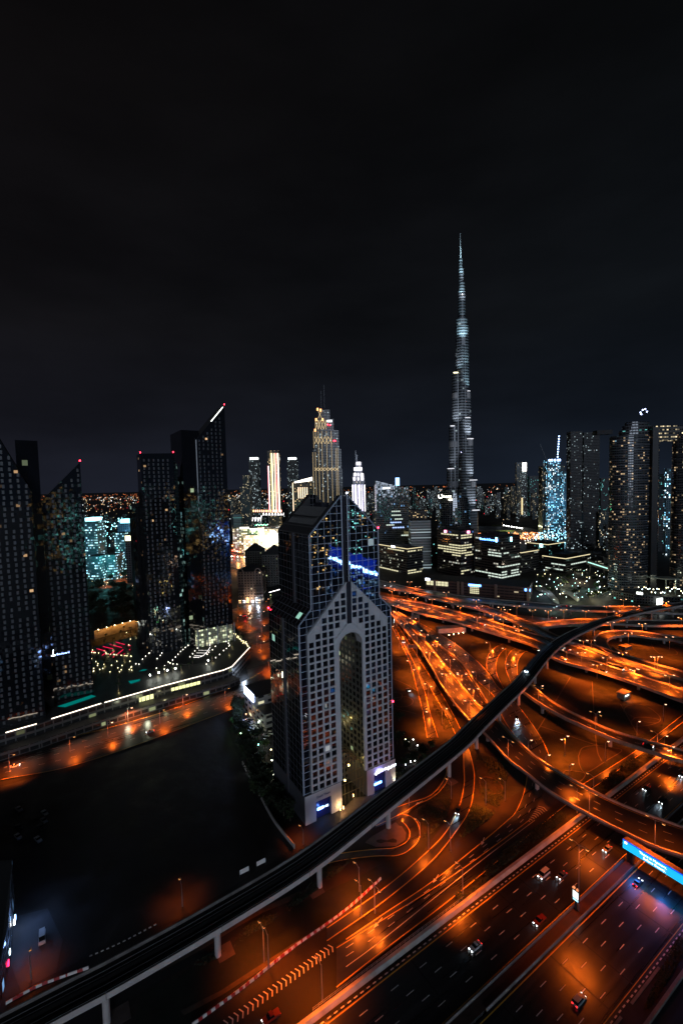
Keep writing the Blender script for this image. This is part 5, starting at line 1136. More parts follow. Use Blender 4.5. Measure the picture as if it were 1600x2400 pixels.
def onpod(s0, s1, z0, z1, m, nm='lit_window'):
    a, b = A_ + dv * LN * s0 - nn * .6, A_ + dv * LN * s1 - nn * .6; mb = MB(); mb.prism([a, b, b + nn * .5, a + nn * .5], z0, z1); mb.build(nm, m, bp)
for i in range(6): onpod(.765 + i * .038, .797 + i * .038, hP - 7.5, hP - 4.6, WB); onpod(.765 + i * .038, .797 + i * .038, hP - 4.1, hP - 1.4, WB)
for i in range(5):
    for k in range(4): onpod(.46 + i * .018, .474 + i * .018, 3 + k * 2.6, 4.6 + k * 2.6, WB)
onpod(.955, 1.0, hP - 1.2, hP + 2, emis('white_blue_sign', (.8, .85, 1), 7), 'lit_sign'); onpod(.44, .56, hP - 4.2, hP - 1.6, emis('sc_blue', (.1, .3, 1), 9), 'lit_sign'); onpod(-.01, .04, hP - 5, hP - 2, emis('sc_blue', (.1, .3, 1), 9), 'lit_sign')
# slanted black glass block and rounded block with sign
nb = at_depth(1064, 850); z1, z2 = htop((1037, 1145), nb), htop((1093, 1168), nb)
nt_ = thing('rounded_office_tower', 'black bulging office tower with a white ring sign and round letters', 'building', tuple(nb)); mb = MB()
pxw = lambda x: at_depth(x, 850)
lev = [(1026, 1100, 0), (1025, 1102, 40), (1026, 1101, 80), (1029, 1099, 110), (1033, 1095, 128)]; prev = None
NV = 10
def ring_(x0, x1, z): a, b = pxw(x0), pxw(x1); c = (a + b) / 2; r = (b - a).length / 2; return [Vector((c.x + r * math.cos(t), c.y + r * .7 * math.sin(t), z)) for t in [2 * math.pi * i / 24 for i in range(24)]]
rings = [ring_(*l_) for l_ in lev]; top = ring_(1036, 1093, 0)
for p in top: f = (p.x - pxw(1036).x) / (pxw(1093).x - pxw(1036).x); p.z = z1 + (z2 - z1) * f
rings.append(top)
for i in range(len(rings) - 1):
    for j in range(24):
        k = (j + 1) % 24; mb.face([rings[i][j], rings[i][k], rings[i + 1][k], rings[i + 1][j]], [(j * 4, rings[i][j].z), (j * 4 + 4, rings[i][k].z), (j * 4 + 4, rings[i + 1][k].z), (j * 4, rings[i + 1][j].z)])
mb.face(rings[-1], None, 1); mb.build('walls', [F_BLK, ROOFD], nt_)
NS = emis('sign_cream', (1, .93, .75), 6); p0 = at_depth(1031.5, 829); zc = htop((1031, 1163), p0); mb = MB(); pr = None
for i in range(16):
    t_ = math.radians(-60 - i * 18.5 + 120); q = p0 + Vector((3.6 * math.cos(t_), 0, zc + 3.6 * math.sin(t_)));
    if pr is not None: mb.bar(pr, q, 1.7, 1.5)
    pr = q
mb.build('ring_sign', NS, nt_)
text('noon', 'sign_lettering', 7.2, Vector((at_depth(1038, 829).x, p0.y, zc - 2.6)), (1, 0, 0), NS, nt_, ext=.3)
mb = MB(); q = Vector((at_depth(1055, 829).x, p0.y, zc - 8)); mb.box(q, (7, .6, 2.6)); mb.build('small_sign', NS, nt_)
sl_, a, b, z = bgb(881, 957, 1126, 950, 'black glass office block with a slanted roof, right of the hotel point', F_BLK, 'slanted_office_block', d=45, h2=1145)
text('EMAAR', 'sign_lettering', 8, Vector((at_depth(884, 949).x, 948.5, htop((884, 1143), at_depth(884, 949)))), (1, 0, 0), emis('dim_sign', (.35, .38, .4), .12), sl_)
mb = MB(); q = at_depth(905, 949); mb.box((q.x, q.y, htop((905, 1146), q)), (16, 1, 4)); mb.build('lit_sign', emis('bb_white', (.9, .95, 1), 2.4), sl_)
for (x, y, w_, c) in ((918, 1200, 22, WC), (918, 1209, 24, WC), (915, 1226, 28, emis('bluewin', (.4, .55, 1), 1.6)), (925, 1218, 20, WC), (920, 1238, 30, emis('bluewin', (.4, .55, 1), 1.6)), (905, 1232, 20, WC), (940, 1256, 22, WC)):
    q = at_depth(x, 949); mb = MB()
    for i in range(5): mb.box((q.x + i * w_ * .17, q.y, htop((x, y), q)), (w_ * .13, .6, 2.4))
    mb.build('lit_window_row', c, sl_)
bgb(961, 1008, 1220, 820, 'small white-banded block with chevron light lines', facade('chevron', pw=60, ph=5, ww=1.0, wh=.35, wall=(.12, .13, .12), glass=(.3, .3, .3), lit=.6, cols=(COO, COO), em=.5), 'banded_block', d=30)
bgb(957, 1000, 1196, 1150, 'row of warm-lit houses behind the slanted black block', F_GOLD, 'house_row', d=30)
t, a, b, z = bgb(926, 937, 1138, 1500, 'slim tower with a blue glowing crown behind the slanted black block', F_DIM, crown=26, crown_col=(.3, .55, 1)); 
# oval towers with sky bridge
def ell(cx, cy, rx, ry, z, n=28): return [Vector((cx + rx * math.cos(t), cy + ry * math.sin(t), z)) for t in [2 * math.pi * i / n for i in range(n)]]
def oval(name, label, x0, x1, D, ytop, crown=True, seed=0):
    a, b = at_depth(x0, D), at_depth(x1, D); c = (a + b) / 2; r = (b - a).length / 2; z = htop(((x0 + x1) / 2, ytop), c)
    t = thing(name, label, 'building', tuple(c)); mb = MB(); e_ = ell(c.x - r * .17, c.y, r * .83, 17, 0); mb.prism(e_, 0, z, mtop=1); mb.build('glass_walls', [F_SKYV, ROOFD], t)
    mb = MB(); e_ = ell(c.x + r * .62, c.y + 6, r * .42, 17, 0); mb.prism(e_, 0, z - 4, mtop=1); mb.build('right_wing', [F_SKYV, ROOFD], t)
    mb = MB(); mb.prism([Vector((c.x + r * .42, c.y - 17, 0)), Vector((c.x + r * .66, c.y - 17, 0)), Vector((c.x + r * .66, c.y + 5, 0)), Vector((c.x + r * .42, c.y + 5, 0))], 0, z + 10); mb.build('dark_shaft', pbr('shaft', (.012, .012, .015), rough=.4), t)
    for k, (f, h) in enumerate(((.75, 7), (.6, 14), (.5, 19))): mb = MB(); mb.prism(ell(c.x + r * .1, c.y, r * f, 15 * f, 0), z + .05 + (k and (7, 14)[k - 1]), z + h); mb.build('roof_tier', [facade('tier', pw=4, ph=4, ww=.8, wh=.5, wall=(.03, .03, .035), glass=(.01, .01, .01), lit=.08, cols=(WRM, TEA), em=1)], t)
    mb = MB(); i = 0
    for zz_ in range(6, int(z), 7): e2 = ell(c.x - r * .17, c.y, r * .83 + .35, 17.35, 0, 28); mb.prism(e2, zz_, zz_ + .6)
    mb.build('balcony_bands', pbr('band_white', (.10, .105, .12), rough=.5), t); return t, c, r, z
ov1 = oval('oval_tower', 'big oval high-rise with thin white floor bands, left one of the bridged pair', 1429, 1541, 640, 1022)
ov2 = oval('oval_tower', 'oval high-rise cut by the right picture edge, joined by the lit sky bridge', 1578, 1680, 640, 1018)
zb = htop((1560, 1012), at_depth(1560, 640)); t = thing('sky_bridge', 'lit horizontal sky bridge joining the two oval high-rises', 'bridge', tuple(at_depth(1560, 640)))
mb = MB(); a, b = at_depth(1524, 636), at_depth(1600, 636); mb.prism([a, b, b + Vector((0, 14, 0)), a + Vector((0, 14, 0))], zb - 12, zb + 8); mb.build('deck', facade('bridge_wall', pw=3, ph=5, ww=.8, wh=.35, wall=(.03, .03, .03), glass=(.01, .01, .01), lit=.6, cols=(WRM, WRM), em=1.6), t)
mb = MB(); a, b = at_depth(1398, 645), at_depth(1434, 640); zc2 = htop((1415, 1014), a); mb.prism([a, b, b + Vector((0, 12, 0)), a + Vector((0, 12, 0))], zc2 - 2, zc2 + 4); o = mb.build('cantilever_deck', ROOFD); tag(o, 'dark cantilevered deck sticking out left of the big oval high-rise', 'deck')
for i, (x, y) in enumerate(((1503, 962), (1509, 960), (1498, 968), (1513, 966), (1500, 972))):
    p = at_depth(x, 640); p.z = htop((x, y), p); mb = MB(); mb.cyl((p.x, p.y, 0), .8, p.z, p.z + 1.5, 6); o = mb.build('roof_lamp', emis('roof_blue', (.5, .6, 1), 9), ov1[0])
bgb(1342, 1404, 1005, 1000, 'tall dark residential tower left of the oval high-rises', facade('dark_resid', pw=2.6, ph=3.4, ww=.6, wh=.55, wall=(.03, .028, .028), glass=(.008, .008, .01), lit=.12, cols=(WRM, WRM, COO), em=.9, cluster=.8), 'residential_tower', steps=[(0, .45, 1009), ], d=40)
bgb(1367, 1404, 1013, 1010, 'right half of the tall dark residential tower, a shade darker', facade('dark_resid2', pw=2.6, ph=3.4, ww=.6, wh=.55, wall=(.02, .02, .02), glass=(.006, .006, .008), lit=.08, cols=(WRM, COO), em=.9, cluster=.8), 'residential_tower', d=40)
ct, a, b, z = bgb(1285, 1312, 1078, 1250, 'brilliant blue-white lit tower under construction with light masts', F_BLUE, 'construction_tower', d=30)
lamp_light('site_light', 'POINT', ct.location + Vector((0, -40, 90)), 90000, (.2, .6, 1), None, size=4)
for i in range(9):
    p = at_depth(1306 + i * .4, 1249); p.z = htop((1306, 1072 - i * 6), p); mb = MB(); mb.cyl((p.x, p.y, 0), 1.6, p.z, p.z + 3, 6); mb.build('mast_light', emis('mast_blue', (.35, .55, 1), 9 if i < 8 else 12), ct)
mb = MB(); p = at_depth(1305, 1250); mb.bar((p.x, p.y, z), (p.x + 2, p.y, z + 62), 1, 1); mb.build('mast', DKSTEEL, ct)
for i, x in enumerate((1287, 1293, 1300, 1307, 1311)):
    p = at_depth(x, 1247); p.z = z; mb = MB(); mb.cyl((p.x, p.y, 0), 2.2, p.z - 3, p.z + 2, 6); mb.build('flood_light', emis('mast_blue', (.35, .55, 1), 9), ct)
mb = MB(); p = at_depth(1283, 1250); q = at_depth(1265, 1250); mb.bar((p.x, p.y, z - 10), (q.x, q.y, htop((1265, 1040), q)), .9, .9); mb.bar((p.x, p.y, 0), (p.x, p.y, z + 4), 1.2, 1.2); o = mb.build('tower_crane', DKSTEEL); tag(o, 'thin construction crane leaning left beside the blue-lit tower', 'crane')
bgb(1321, 1341, 1105, 1240, 'narrower blue-lit tower right beside the construction tower', F_BLUE, 'lit_tower', d=26); bgb(1271, 1285, 1092, 1270, 'dim teal tower touching the left side of the construction tower', F_TEAL, 'teal_tower', d=26); bgb(1311, 1322, 1090, 1290, 'greenish tower squeezed behind the two blue-lit ones', F_TEAL, 'teal_tower', d=20)
bgb(1210, 1219, 1084, 1900, 'slim pale-edged tower with a lit strip, left of the pair on the skyline', F_TEAL, 'slim_tower'); bgb(1222, 1235, 1084, 1900, 'slim skyline tower with a bright patterned crown panel', F_WARM, 'slim_tower', crown=-36, crown_col=(1, .95, .85))
q = at_depth(1223, 1890); mb = MB(); mb.box((q.x, q.y, htop((1223, 1206), q)), (5, 2, 70)); o = mb.build('light_column', emis('goldcol', (1, .75, .4), 1.3)); tag(o, 'vertical gold light column low on the distant skyline', 'light column')
bgb(1240, 1262, 1115, 2000, 'blunt grey tower with red roof beacon on the skyline', F_DIM, 'skyline_tower')
for i, (x0, x1, y, D, m) in enumerate(((1541, 1560, 1140, 1100, F_TEAL), (1555, 1575, 1110, 1000, F_DIM), (1562, 1572, 1098, 900, F_BLUE), (1405, 1428, 1200, 1000, F_TEAL), (1408, 1427, 1120, 1500, F_DIM), (1545, 1578, 1165, 950, F_DIM))):
    bgb(x0, x1, y, D, '%s distant tower near the oval high-rises, %s from the left' % (('teal', 'grey', 'bright blue', 'low teal', 'dim', 'wide dim')[i], nth((2, 4, 5, 0, 1, 3)[i])), m, 'skyline_tower')
# gold and white towers left of centre
random.seed(11)
tw, a, b, z = bgb(733, 803, 957, 1100, 'gold-lattice tower with glowing stepped crown, above the hotel tower', facade('gold_lattice_wall', pw=3.6, ph=3.8, ww=.6, wh=.6, wall=(.02, .019, .018), glass=(.008, .008, .008), lit=.1, cols=(WRM, COO), em=.9, cluster=.5), 'lattice_tower', d=50,
        steps=[(0.0, 1, 1100), (.03, .97, 1052), (.07, .90, 1008), (.14, .75, 980), (.24, .62, 957)])
GO = emis('gold_strip', (1, .74, .38), 1.25); GOH = emis('gold_hot', (1, .40, .15), 3.5)
def fx(x, y, dz=0): p = at_depth(x, 1098.5); p.z = htop((x, y), p); return p
for x, y0, y1 in ((735, 1060, 1160), (741, 1060, 1160), (749, 1010, 1180), (757, 1010, 1180), (768, 1010, 1190), (779, 1010, 1190), (789, 1050, 1180), (793, 1050, 1170), (738, 1010, 1050), (743, 985, 1035), (750, 985, 1005), (768, 985, 1000)):
    mb = MB(); mb.bar(fx(x, y0), fx(x, y1), .42, .4); mb.build('light_strip', GO, tw)
def lattice(x0, x1, y0, y1, n):
    for i in range(n):
        xa, xb = x0 + (x1 - x0) * i / n, x0 + (x1 - x0) * (i + 1) / n; mb = MB(); mb.bar(fx(xa, y1), fx(xb, y0), .8, .6); mb.bar(fx(xb, y1), fx(xa, y0), .8, .6); mb.build('lattice_light', GO, tw)
lattice(738, 794, 1096, 1103, 7); lattice(740, 780, 1023, 1040, 5); lattice(743, 768, 984, 1006, 4); lattice(750, 758, 962, 980, 1)
for x, y in ((749, 960), (756, 962), (745, 984), (760, 984), (742, 1009)):
    mb = MB(); p = fx(x, y); mb.box((p.x, p.y, p.z - 2), (4, 1, 6)); mb.build('crown_light', GOH, tw)
mb = MB(); p = fx(776, 989); mb.box((p.x, p.y, p.z), (12, 1, 5)); mb.build('crown_sign', emis('bb_white', (.9, .95, 1), 2.4), tw)
for x, y in ((772, 996), (777, 997), (785, 1034), (788, 1034)): beacon(fx(x, y), tw, r=1.2)
mb = MB(); p, q = fx(758, 957), fx(765, 957); mb.bar(p, p + Vector((0, 0, 42)), .7, .7); mb.bar(q, q + Vector((0, 0, 55)), .7, .7); mb.build('mast', DKSTEEL, tw)
st, a, b, z = bgb(629, 655, 1056, 1300, 'tower striped with vertical gold and red light lines', F_GOLD, 'striped_tower', d=30)
for i, (x, y0, y1, c) in enumerate(((629.5, 1092, 1195, (1, .25, .3)), (631, 1092, 1195, (1, .9, .75)), (637, 1062, 1200, (1, .75, .35)), (640, 1062, 1200, (1, .9, .6)), (645, 1062, 1202, (1, .8, .5)), (648, 1062, 1202, (1, .3, .3)), (652, 1062, 1200, (1, .8, .5)), (654, 1062, 1200, (1, .9, .7)))):
    p = at_depth(x, 1299); mb = MB(); mb.bar((p.x, p.y, htop((x, y0), p)), (p.x, p.y, htop((x, y1), p)), 1.5, 1); mb.build('light_strip', emis('stripe_%d' % i, c, 3.2), st)
bgb(585, 608, 1077, 1500, 'grey tower with a white lit crown, left of the striped tower', F_WARM, 'skyline_tower', crown=7, crown_col=(.9, 1, 1)); bgb(674, 698, 1077, 1500, 'grey tower with a white lit crown, right of the striped tower', F_WARM, 'skyline_tower', crown=7, crown_col=(.9, 1, 1))
bgb(562, 585, 1138, 1450, 'lower bluish tower with corner lights, leftmost of the central group', F_TEAL, 'skyline_tower', steps=[(0, 1, 1140), (.3, .9, 1113)]); bgb(544, 562, 1205, 1400, 'pale striped low block at the foot of the bluish tower', facade('pale_low', pw=60, ph=5, ww=1, wh=.4, wall=(.15, .2, .2), glass=(.1, .1, .1), lit=.8, cols=(TEA, TEA), em=.25), 'low_block', d=30)
br_, a, b, z = bgb(686, 733, 1130, 1150, 'brown block with a brilliant slanted rooftop sign and vertical light bars', F_GOLD, 'sign_block', d=35, h2=1122)
mb = MB(); a2, b2 = at_depth(690, 1148), at_depth(732, 1148); za, zb2 = htop((690, 1132), a2), htop((732, 1118), b2)
mb.face([(a2.x, a2.y, za), (b2.x, b2.y, zb2 - 9), (b2.x, b2.y, zb2), (a2.x, a2.y, za + 3)]); mb.build('roof_light', emis('roof_hot', (1, .93, .8), 5), br_)
for x in (699, 704, 709, 714, 719): p = at_depth(x, 1148); mb = MB(); mb.bar((p.x, p.y, htop((x, 1142), p)), (p.x, p.y, htop((x, 1168), p)), 1.4, 1); mb.build('light_bar', emis('bar_hot', (1, .75, .5), 3), br_)
p = at_depth(686, 1148); mb = MB(); mb.bar((p.x, p.y, htop((686, 1132), p)), (p.x, p.y, 30), 1.2, 1); mb.build('light_bar', emis('bar_hot', (1, .75, .5), 3), br_)
wt, a, b, z = bgb(825, 856, 1098, 1150, 'white floodlit tower with a rounded crown and thin spire right of the hotel point', facade('white_tower', pw=4, ph=4, ww=.35, wh=.6, wall=(.3, .3, .34), glass=(.02, .02, .03), lit=.35, cols=(COO, WRM), em=1.4), 'white_tower', d=30,
        steps=[(0, 1, 1135), (.06, .94, 1115), (.14, .86, 1108), (.2, .8, 1097), (.3, .75, 1082)])
for i, x in enumerate((826, 831, 834, 840, 843, 848, 854)):
    p = at_depth(x, 1149); mb = MB(); mb.bar((p.x, p.y, htop((x, 1136), p)), (p.x, p.y, htop((x, 1198), p)), 2.2, 1); mb.build('light_strip', emis('strip_white_%d' % (i % 2), ((.95, .92, 1), (.75, .7, 1))[i % 2], 2.6), wt)
for x0, x1, y in ((830, 849, 1099), (829, 835, 1112), (838, 841, 1112), (845, 852, 1113), (828, 833, 1122), (838, 841, 1122), (846, 852, 1122), (836, 846, 1086)):
    p, q = at_depth(x0, 1149), at_depth(x1, 1149); mb = MB(); zz_ = htop((x0, y), p); mb.prism([p, q, q + Vector((0, 1, 0)), p + Vector((0, 1, 0))], zz_ - 4, zz_ + 3.5); mb.build('lit_panel', emis('strip_white_0', (.95, .92, 1), 2.6), wt)
p = at_depth(835, 1150); mb = MB(); mb.bar((p.x, p.y, z - 10), (p.x, p.y, htop((835, 1057), p)), .9, .9); mb.bar((p.x + 3, p.y, z - 10), (p.x + 3, p.y, htop((835, 1066), p)), .9, .9); mb.build('spire', STEEL, wt)
# shopping mall, blazing white
mall = thing('shopping_mall', 'blazing white-lit shopping mall with green-lit roofs left of the hotel roof', 'building', tuple(at_depth(600, 1050)))
MW = facade('mall_front', pw=5, ph=4, ww=.75, wh=.7, wall=(.5, .45, .35), glass=(.4, .35, .3), lit=.75, cols=((1, .93, .75), (1, 1, .95), (1, .85, .5)), em=3.0, cluster=.3)
for i, (x0, x1, y0, y1, D) in enumerate(((556, 600, 1240, 1262, 1080), (566, 612, 1255, 1290, 1010), (600, 648, 1236, 1292, 1000), (612, 650, 1240, 1275, 985), (541, 560, 1238, 1250, 1100))):
    a, b = at_depth(x0, D), at_depth(x1, D); mb = MB(); mb.prism([a, b, b + Vector((0, 30, 0)), a + Vector((0, 30, 0))], 0, htop((x0, y0), a), mtop=1); mb.build('wing', [MW, pbr('mall_roof', (.25, .24, .2), rough=.7)], mall)
for x0, x1, y0, y1 in ((605, 614, 1240, 1262), (630, 640, 1244, 1266), (641, 650, 1250, 1272), (582, 604, 1239, 1243), (558, 580, 1236, 1240)):
    a, b = at_depth(x0, 980), at_depth(x1, 980); mb = MB(); mb.prism([a, b, b + Vector((0, 1, 0)), a + Vector((0, 1, 0))], htop((x0, y1), a), htop((x0, y0), a)); mb.build('lit_screen', emis('mall_white', (1, .95, .8), 4), mall)
for i in range(3):
    p = at_depth(585 + i * 24, 1000); lamp_light('mall_floodlight', 'POINT', p + Vector((0, -25, 40)), 60000, (1, .85, .6), mall, size=3)
mb = MB(); a, b = at_depth(608, 1100), at_depth(668, 1100); 
P_ = []
for i in range(13): f = i / 12; q = a.lerp(b, f); P_.append((q, 45 + 10 * math.sin(f * 3.0)))
for i in range(12): mb.prism([P_[i][0], P_[i + 1][0], P_[i + 1][0] + Vector((0, 60, 0)), P_[i][0] + Vector((0, 60, 0))], 0, [P_[i][1], P_[i + 1][1], P_[i + 1][1] + 3, P_[i][1] + 3])
mb.build('green_roof_hall', pbr('green_roof', (.08, .18, .15), rough=.6), mall)
lamp_light('green_light', 'POINT', at_depth(620, 1060) + Vector((0, 0, 62)), 60000, (.05, 1, .35), mall, size=2); lamp_light('green_light', 'POINT', at_depth(650, 1060) + Vector((0, 0, 62)), 40000, (.1, .8, .6), mall, size=2)
for i in range(22):
    x = 590 + i * 3.4; p = at_depth(x, 1085); zz_ = htop((x, 1203 if i > 5 else 1208), p); mb = MB(); mb.bar((p.x, p.y, zz_ - 5), (p.x + (1.6 if i % 2 else -1.6), p.y, zz_ + (-14 if i < 7 else 1)), 1.6, .8); mb.build('festoon_light', emis('festoon', (1, .95, .95), 4), mall)
for i in range(14):
    x = 592 + i * 5.0; p = at_depth(x, 1090); zz_ = htop((x, 1200), p); mb = MB(); mb.cyl((p.x, p.y, 0), 1.2, zz_, zz_ + 5, 6); mb.build('roof_lantern', emis('lantern_%d' % (i % 2), ((1, .6, .25), (1, .4, .3))[i % 2], 4), mall)
for i in range(12):
    x = 596 + i * 2.6; p = at_depth(x, 1075); zz_ = htop((x, 1232 - (i % 3)), p); mb = MB(); mb.cyl((p.x, p.y, 0), .9, zz_, zz_ + 1.5, 6); mb.build('roof_spot', emis('greenspot_%d' % (i % 2), ((.1, 1, .4), (.8, 1, .8))[i % 2], 6), mall)
# residential blocks with domed gables left of the hotel
def resid(x0, x1, yb, ytop, label, mat, roofh=8, arches=False):
    c = g('P', (x0 + x1) / 2, yb); D = c.y; a, b = at_depth(x0, D), at_depth(x1, D); z = htop(((x0 + x1) / 2, ytop), c); t = thing('residential_block', label, 'building', tuple(c)); q = Vector((0, 26, 0)); mb = MB()
    mb.prism([a, b, b + q, a + q], 0, z, mtop=1); mb.build('walls', [mat, ROOFD], t); mb = MB(); ce = (a + b) / 2 + q / 2; F = [a + Vector((-1, -1, 0)), b + Vector((1, -1, 0)), b + q + Vector((1, 1, 0)), a + q + Vector((-1, 1, 0))]
    for i in range(4): mb.face([(F[i].x, F[i].y, z + .2), (F[(i + 1) % 4].x, F[(i + 1) % 4].y, z + .2), (ce.x, ce.y, z + roofh)])
    mb.build('hip_roof', ROOFD, t)
    if arches:
        for f in (.12, .82):
            mb = MB(); m = a.lerp(b, f); pr = None
            for i in range(9): t_ = math.pi * i / 8; q_ = Vector((m.x - 4.2 * math.cos(t_), m.y - 1.5, z - 2 + 6.5 * math.sin(t_))); (mb.bar(pr, q_, .8, 1.2) if pr is not None else None); pr = q_
            mb.bar((m.x - 4.2, m.y - 1.5, z - 16), (m.x - 4.2, m.y - 1.5, z - 2), .8, 1); mb.bar((m.x + 4.2, m.y - 1.5, z - 16), (m.x + 4.2, m.y - 1.5, z - 2), .8, 1); mb.build('arched_gable', pbr('gable_stone', (.26, .22, .19), rough=.7), t)
            mb = MB()
            for k in range(9): mb.prism([Vector((m.x - 4, m.y - 2.2, 0)), Vector((m.x + 4, m.y - 2.2, 0)), Vector((m.x + 4, m.y, 0)), Vector((m.x - 4, m.y, 0))], z - 20 - k * 4.3, z - 18.2 - k * 4.3)
            mb.build('balconies', pbr('balcony', (.03, .025, .025), rough=.6), t)
    return t, a, b, z
rb = resid(549, 608, 1414, 1340, 'beige apartment block with two arched gables and dark hip roof by the orange street', F_BEIGE, 9, True)
for x, c in ((552, (1, .6, .25)), (562, (.8, .85, 1)), (570, (1, .5, .2)), (582, (.85, .88, 1)), (592, (.8, .9, 1)), (598, (1, .7, .4))):
    p = at_depth(x, rb[1].y - 1); mb = MB(); mb.box((p.x, p.y, 1), (3.2, .5, 7 if x in (592, 570) else 3.2)); mb.build('lit_shopfront', emis('sf_%d' % x, c, 3.5), rb[0])
lamp_light('shop_light', 'POINT', at_depth(575, rb[1].y - 8) + Vector((0, 0, 5)), 9000, (1, .65, .4), rb[0], size=1); lamp_light('shop_light', 'POINT', at_depth(595, rb[1].y - 8) + Vector((0, 0, 5)), 5000, (.7, .8, 1), rb[0], size=1)
resid(568, 610, 1365, 1292, 'dark green-grey apartment block with a pointed roof behind the beige one', F_GREY, 13); resid(608, 660, 1385, 1300, 'dark apartment block with a low pointed roof touching the hotel side', F_GREY, 14)
rt = thing('retail_block', 'low block with a blazing white shopfront beside the hotel shoulder', 'building', tuple(g('P', 630, 1405))); a, b = g('P', 608, 1412), g('P', 662, 1395); mb = MB(); mb.prism([a, b, b + Vector((0, 40, 0)), a + Vector((0, 40, 0))], 0, 9, mtop=1); mb.build('walls', [F_GREY, ROOFD], rt)
a, b = g('P', 631, 1404), g('P', 660, 1395); mb = MB(); mb.prism([a, b, b + Vector((0, -.5, 0)), a + Vector((0, -.5, 0))], 1.5, 9.5); mb.build('lit_shopfront', emis('sf_white', (1, .95, .95), 6), rt)
# turquoise hospital-like complex between the tower groups
hp_ = [(192, 222, 1222, 800, 'tall'), (222, 262, 1302, 790, 'low front'), (195, 225, 1305, 770, 'bright low'), (262, 287, 1250, 860, 'narrow right')]
for i, (x0, x1, y, D, k) in enumerate(hp_): bgb(x0, x1, y, D, '%s turquoise-lit block in the gap between the dark tower groups' % k, F_HOSP, 'turquoise_block', d=30, crown=6 if i == 0 else None, crown_col=(.4, .9, 1))
bgb(271, 326, 1226, 1100, 'blue-lit block crowned with brilliant cyan floodlights between the tower groups', facade('blue_dim', pw=5, ph=5, ww=.6, wh=.4, wall=(.03, .08, .11), glass=(.01, .03, .04), lit=.1, cols=(TEA, BLU), em=1), 'blue_block', d=40, crown=9, crown_col=(.3, .85, 1))
bgb(287, 330, 1252, 760, 'dark block with a yellow-white lit name board', facade('dark_block', pw=4, ph=4, ww=.5, wh=.5, wall=(.05, .045, .05), glass=(.01, .01, .01), lit=.02, cols=(WRM, WRM), em=1), 'dark_block', d=30)
p = at_depth(287, 758.5); z = htop((287, 1268), p); mb = MB(); mb.prism([p, p + Vector((16, 0, 0)), p + Vector((16, .5, 0)), p + Vector((0, .5, 0))], z, z + 8.5); o = mb.build('name_board', emis('name_board', (1, .93, .6), 2.6)); tag(o, 'yellow-white lit name board high on the dark block between the tower groups', 'sign')
bgb(198, 205, 1216, 1000, 'glowing white rooftop sign above the turquoise tower', emis('cyan_hot', (.5, .9, 1), 6), 'lit_sign', cat='sign', d=4)
# distant skyline fill
random.seed(21)
specs = []
for i in range(52): x = 1098 + i * 3.5 + random.uniform(-3, 3); specs.append((x, x + random.uniform(5, 11), random.uniform(1138, 1192), random.uniform(1700, 3600)))
for i, (x0, x1, y, D) in enumerate(specs): bgb(x0, x1, y, D, 'dim far tower between the supertall spire and the blue-lit construction tower, %s from the left' % nth(i), random.choice((F_TEAL, F_DIM, F_TEAL, F_WARM)), 'skyline_tower', group='far towers right of the supertall')
for i in range(26):
    x = 940 + i * 3.4; bgb(x, x + random.uniform(5, 9), random.uniform(1140, 1190), random.uniform(1600, 3400), 'dim far tower between the slanted block and the supertall spire, %s from the left' % nth(i), random.choice((F_DIM, F_WARM)), 'skyline_tower', group='far towers left of the supertall')
for i in range(14):
    x = 856 + i * 2.2; bgb(x, x + random.uniform(4, 8), random.uniform(1150, 1200), random.uniform(1500, 3000), 'low far block between the white tower and the slanted block, %s from the left' % nth(i), random.choice((F_TEAL, F_WARM)), 'skyline_block', group='far blocks right of the white tower')
for i in range(20):
    x = 538 + i * 4.5; bgb(x, x + random.uniform(5, 9), random.uniform(1160, 1215), random.uniform(1600, 3000), 'low far block behind the gold-striped tower, %s from the left' % nth(i), random.choice((F_TEAL, F_WARM, F_GOLD)), 'skyline_block', group='far blocks behind the striped tower')
for i in range(24):
    x = 1405 + i * 8; bgb(x, x + random.uniform(8, 16), random.uniform(1150, 1260), random.uniform(900, 2200), 'far block behind the oval high-rises, %s from the left' % nth(i), random.choice((F_TEAL, F_DIM, F_WARM)), 'skyline_block', group='far blocks behind the oval high-rises')
for i in range(26):
    x = 186 + random.uniform(0, 140); D = random.uniform(1100, 2600); bgb(x, x + random.uniform(4, 9), 1137 + 15 + 158 * 1067 / D * random.uniform(.75, .92), D, 'low dark building on the plain between the tower groups, %s of the scatter' % nth(i), random.choice((F_DIM, F_TEAL)), 'low_block', group='low buildings on the plain')
for i in range(16):
    x = 1235 + random.uniform(0, 190); D = random.uniform(780, 1000); bgb(x, x + random.uniform(10, 22), 1128 + 158 * 1067 / D * random.uniform(.86, .95), D, 'low building in the business park before the blue-lit tower, %s of the cluster' % nth(i), random.choice((F_DIM, F_OFF, F_WARM)), 'low_block', d=20, group='low buildings of the business park')
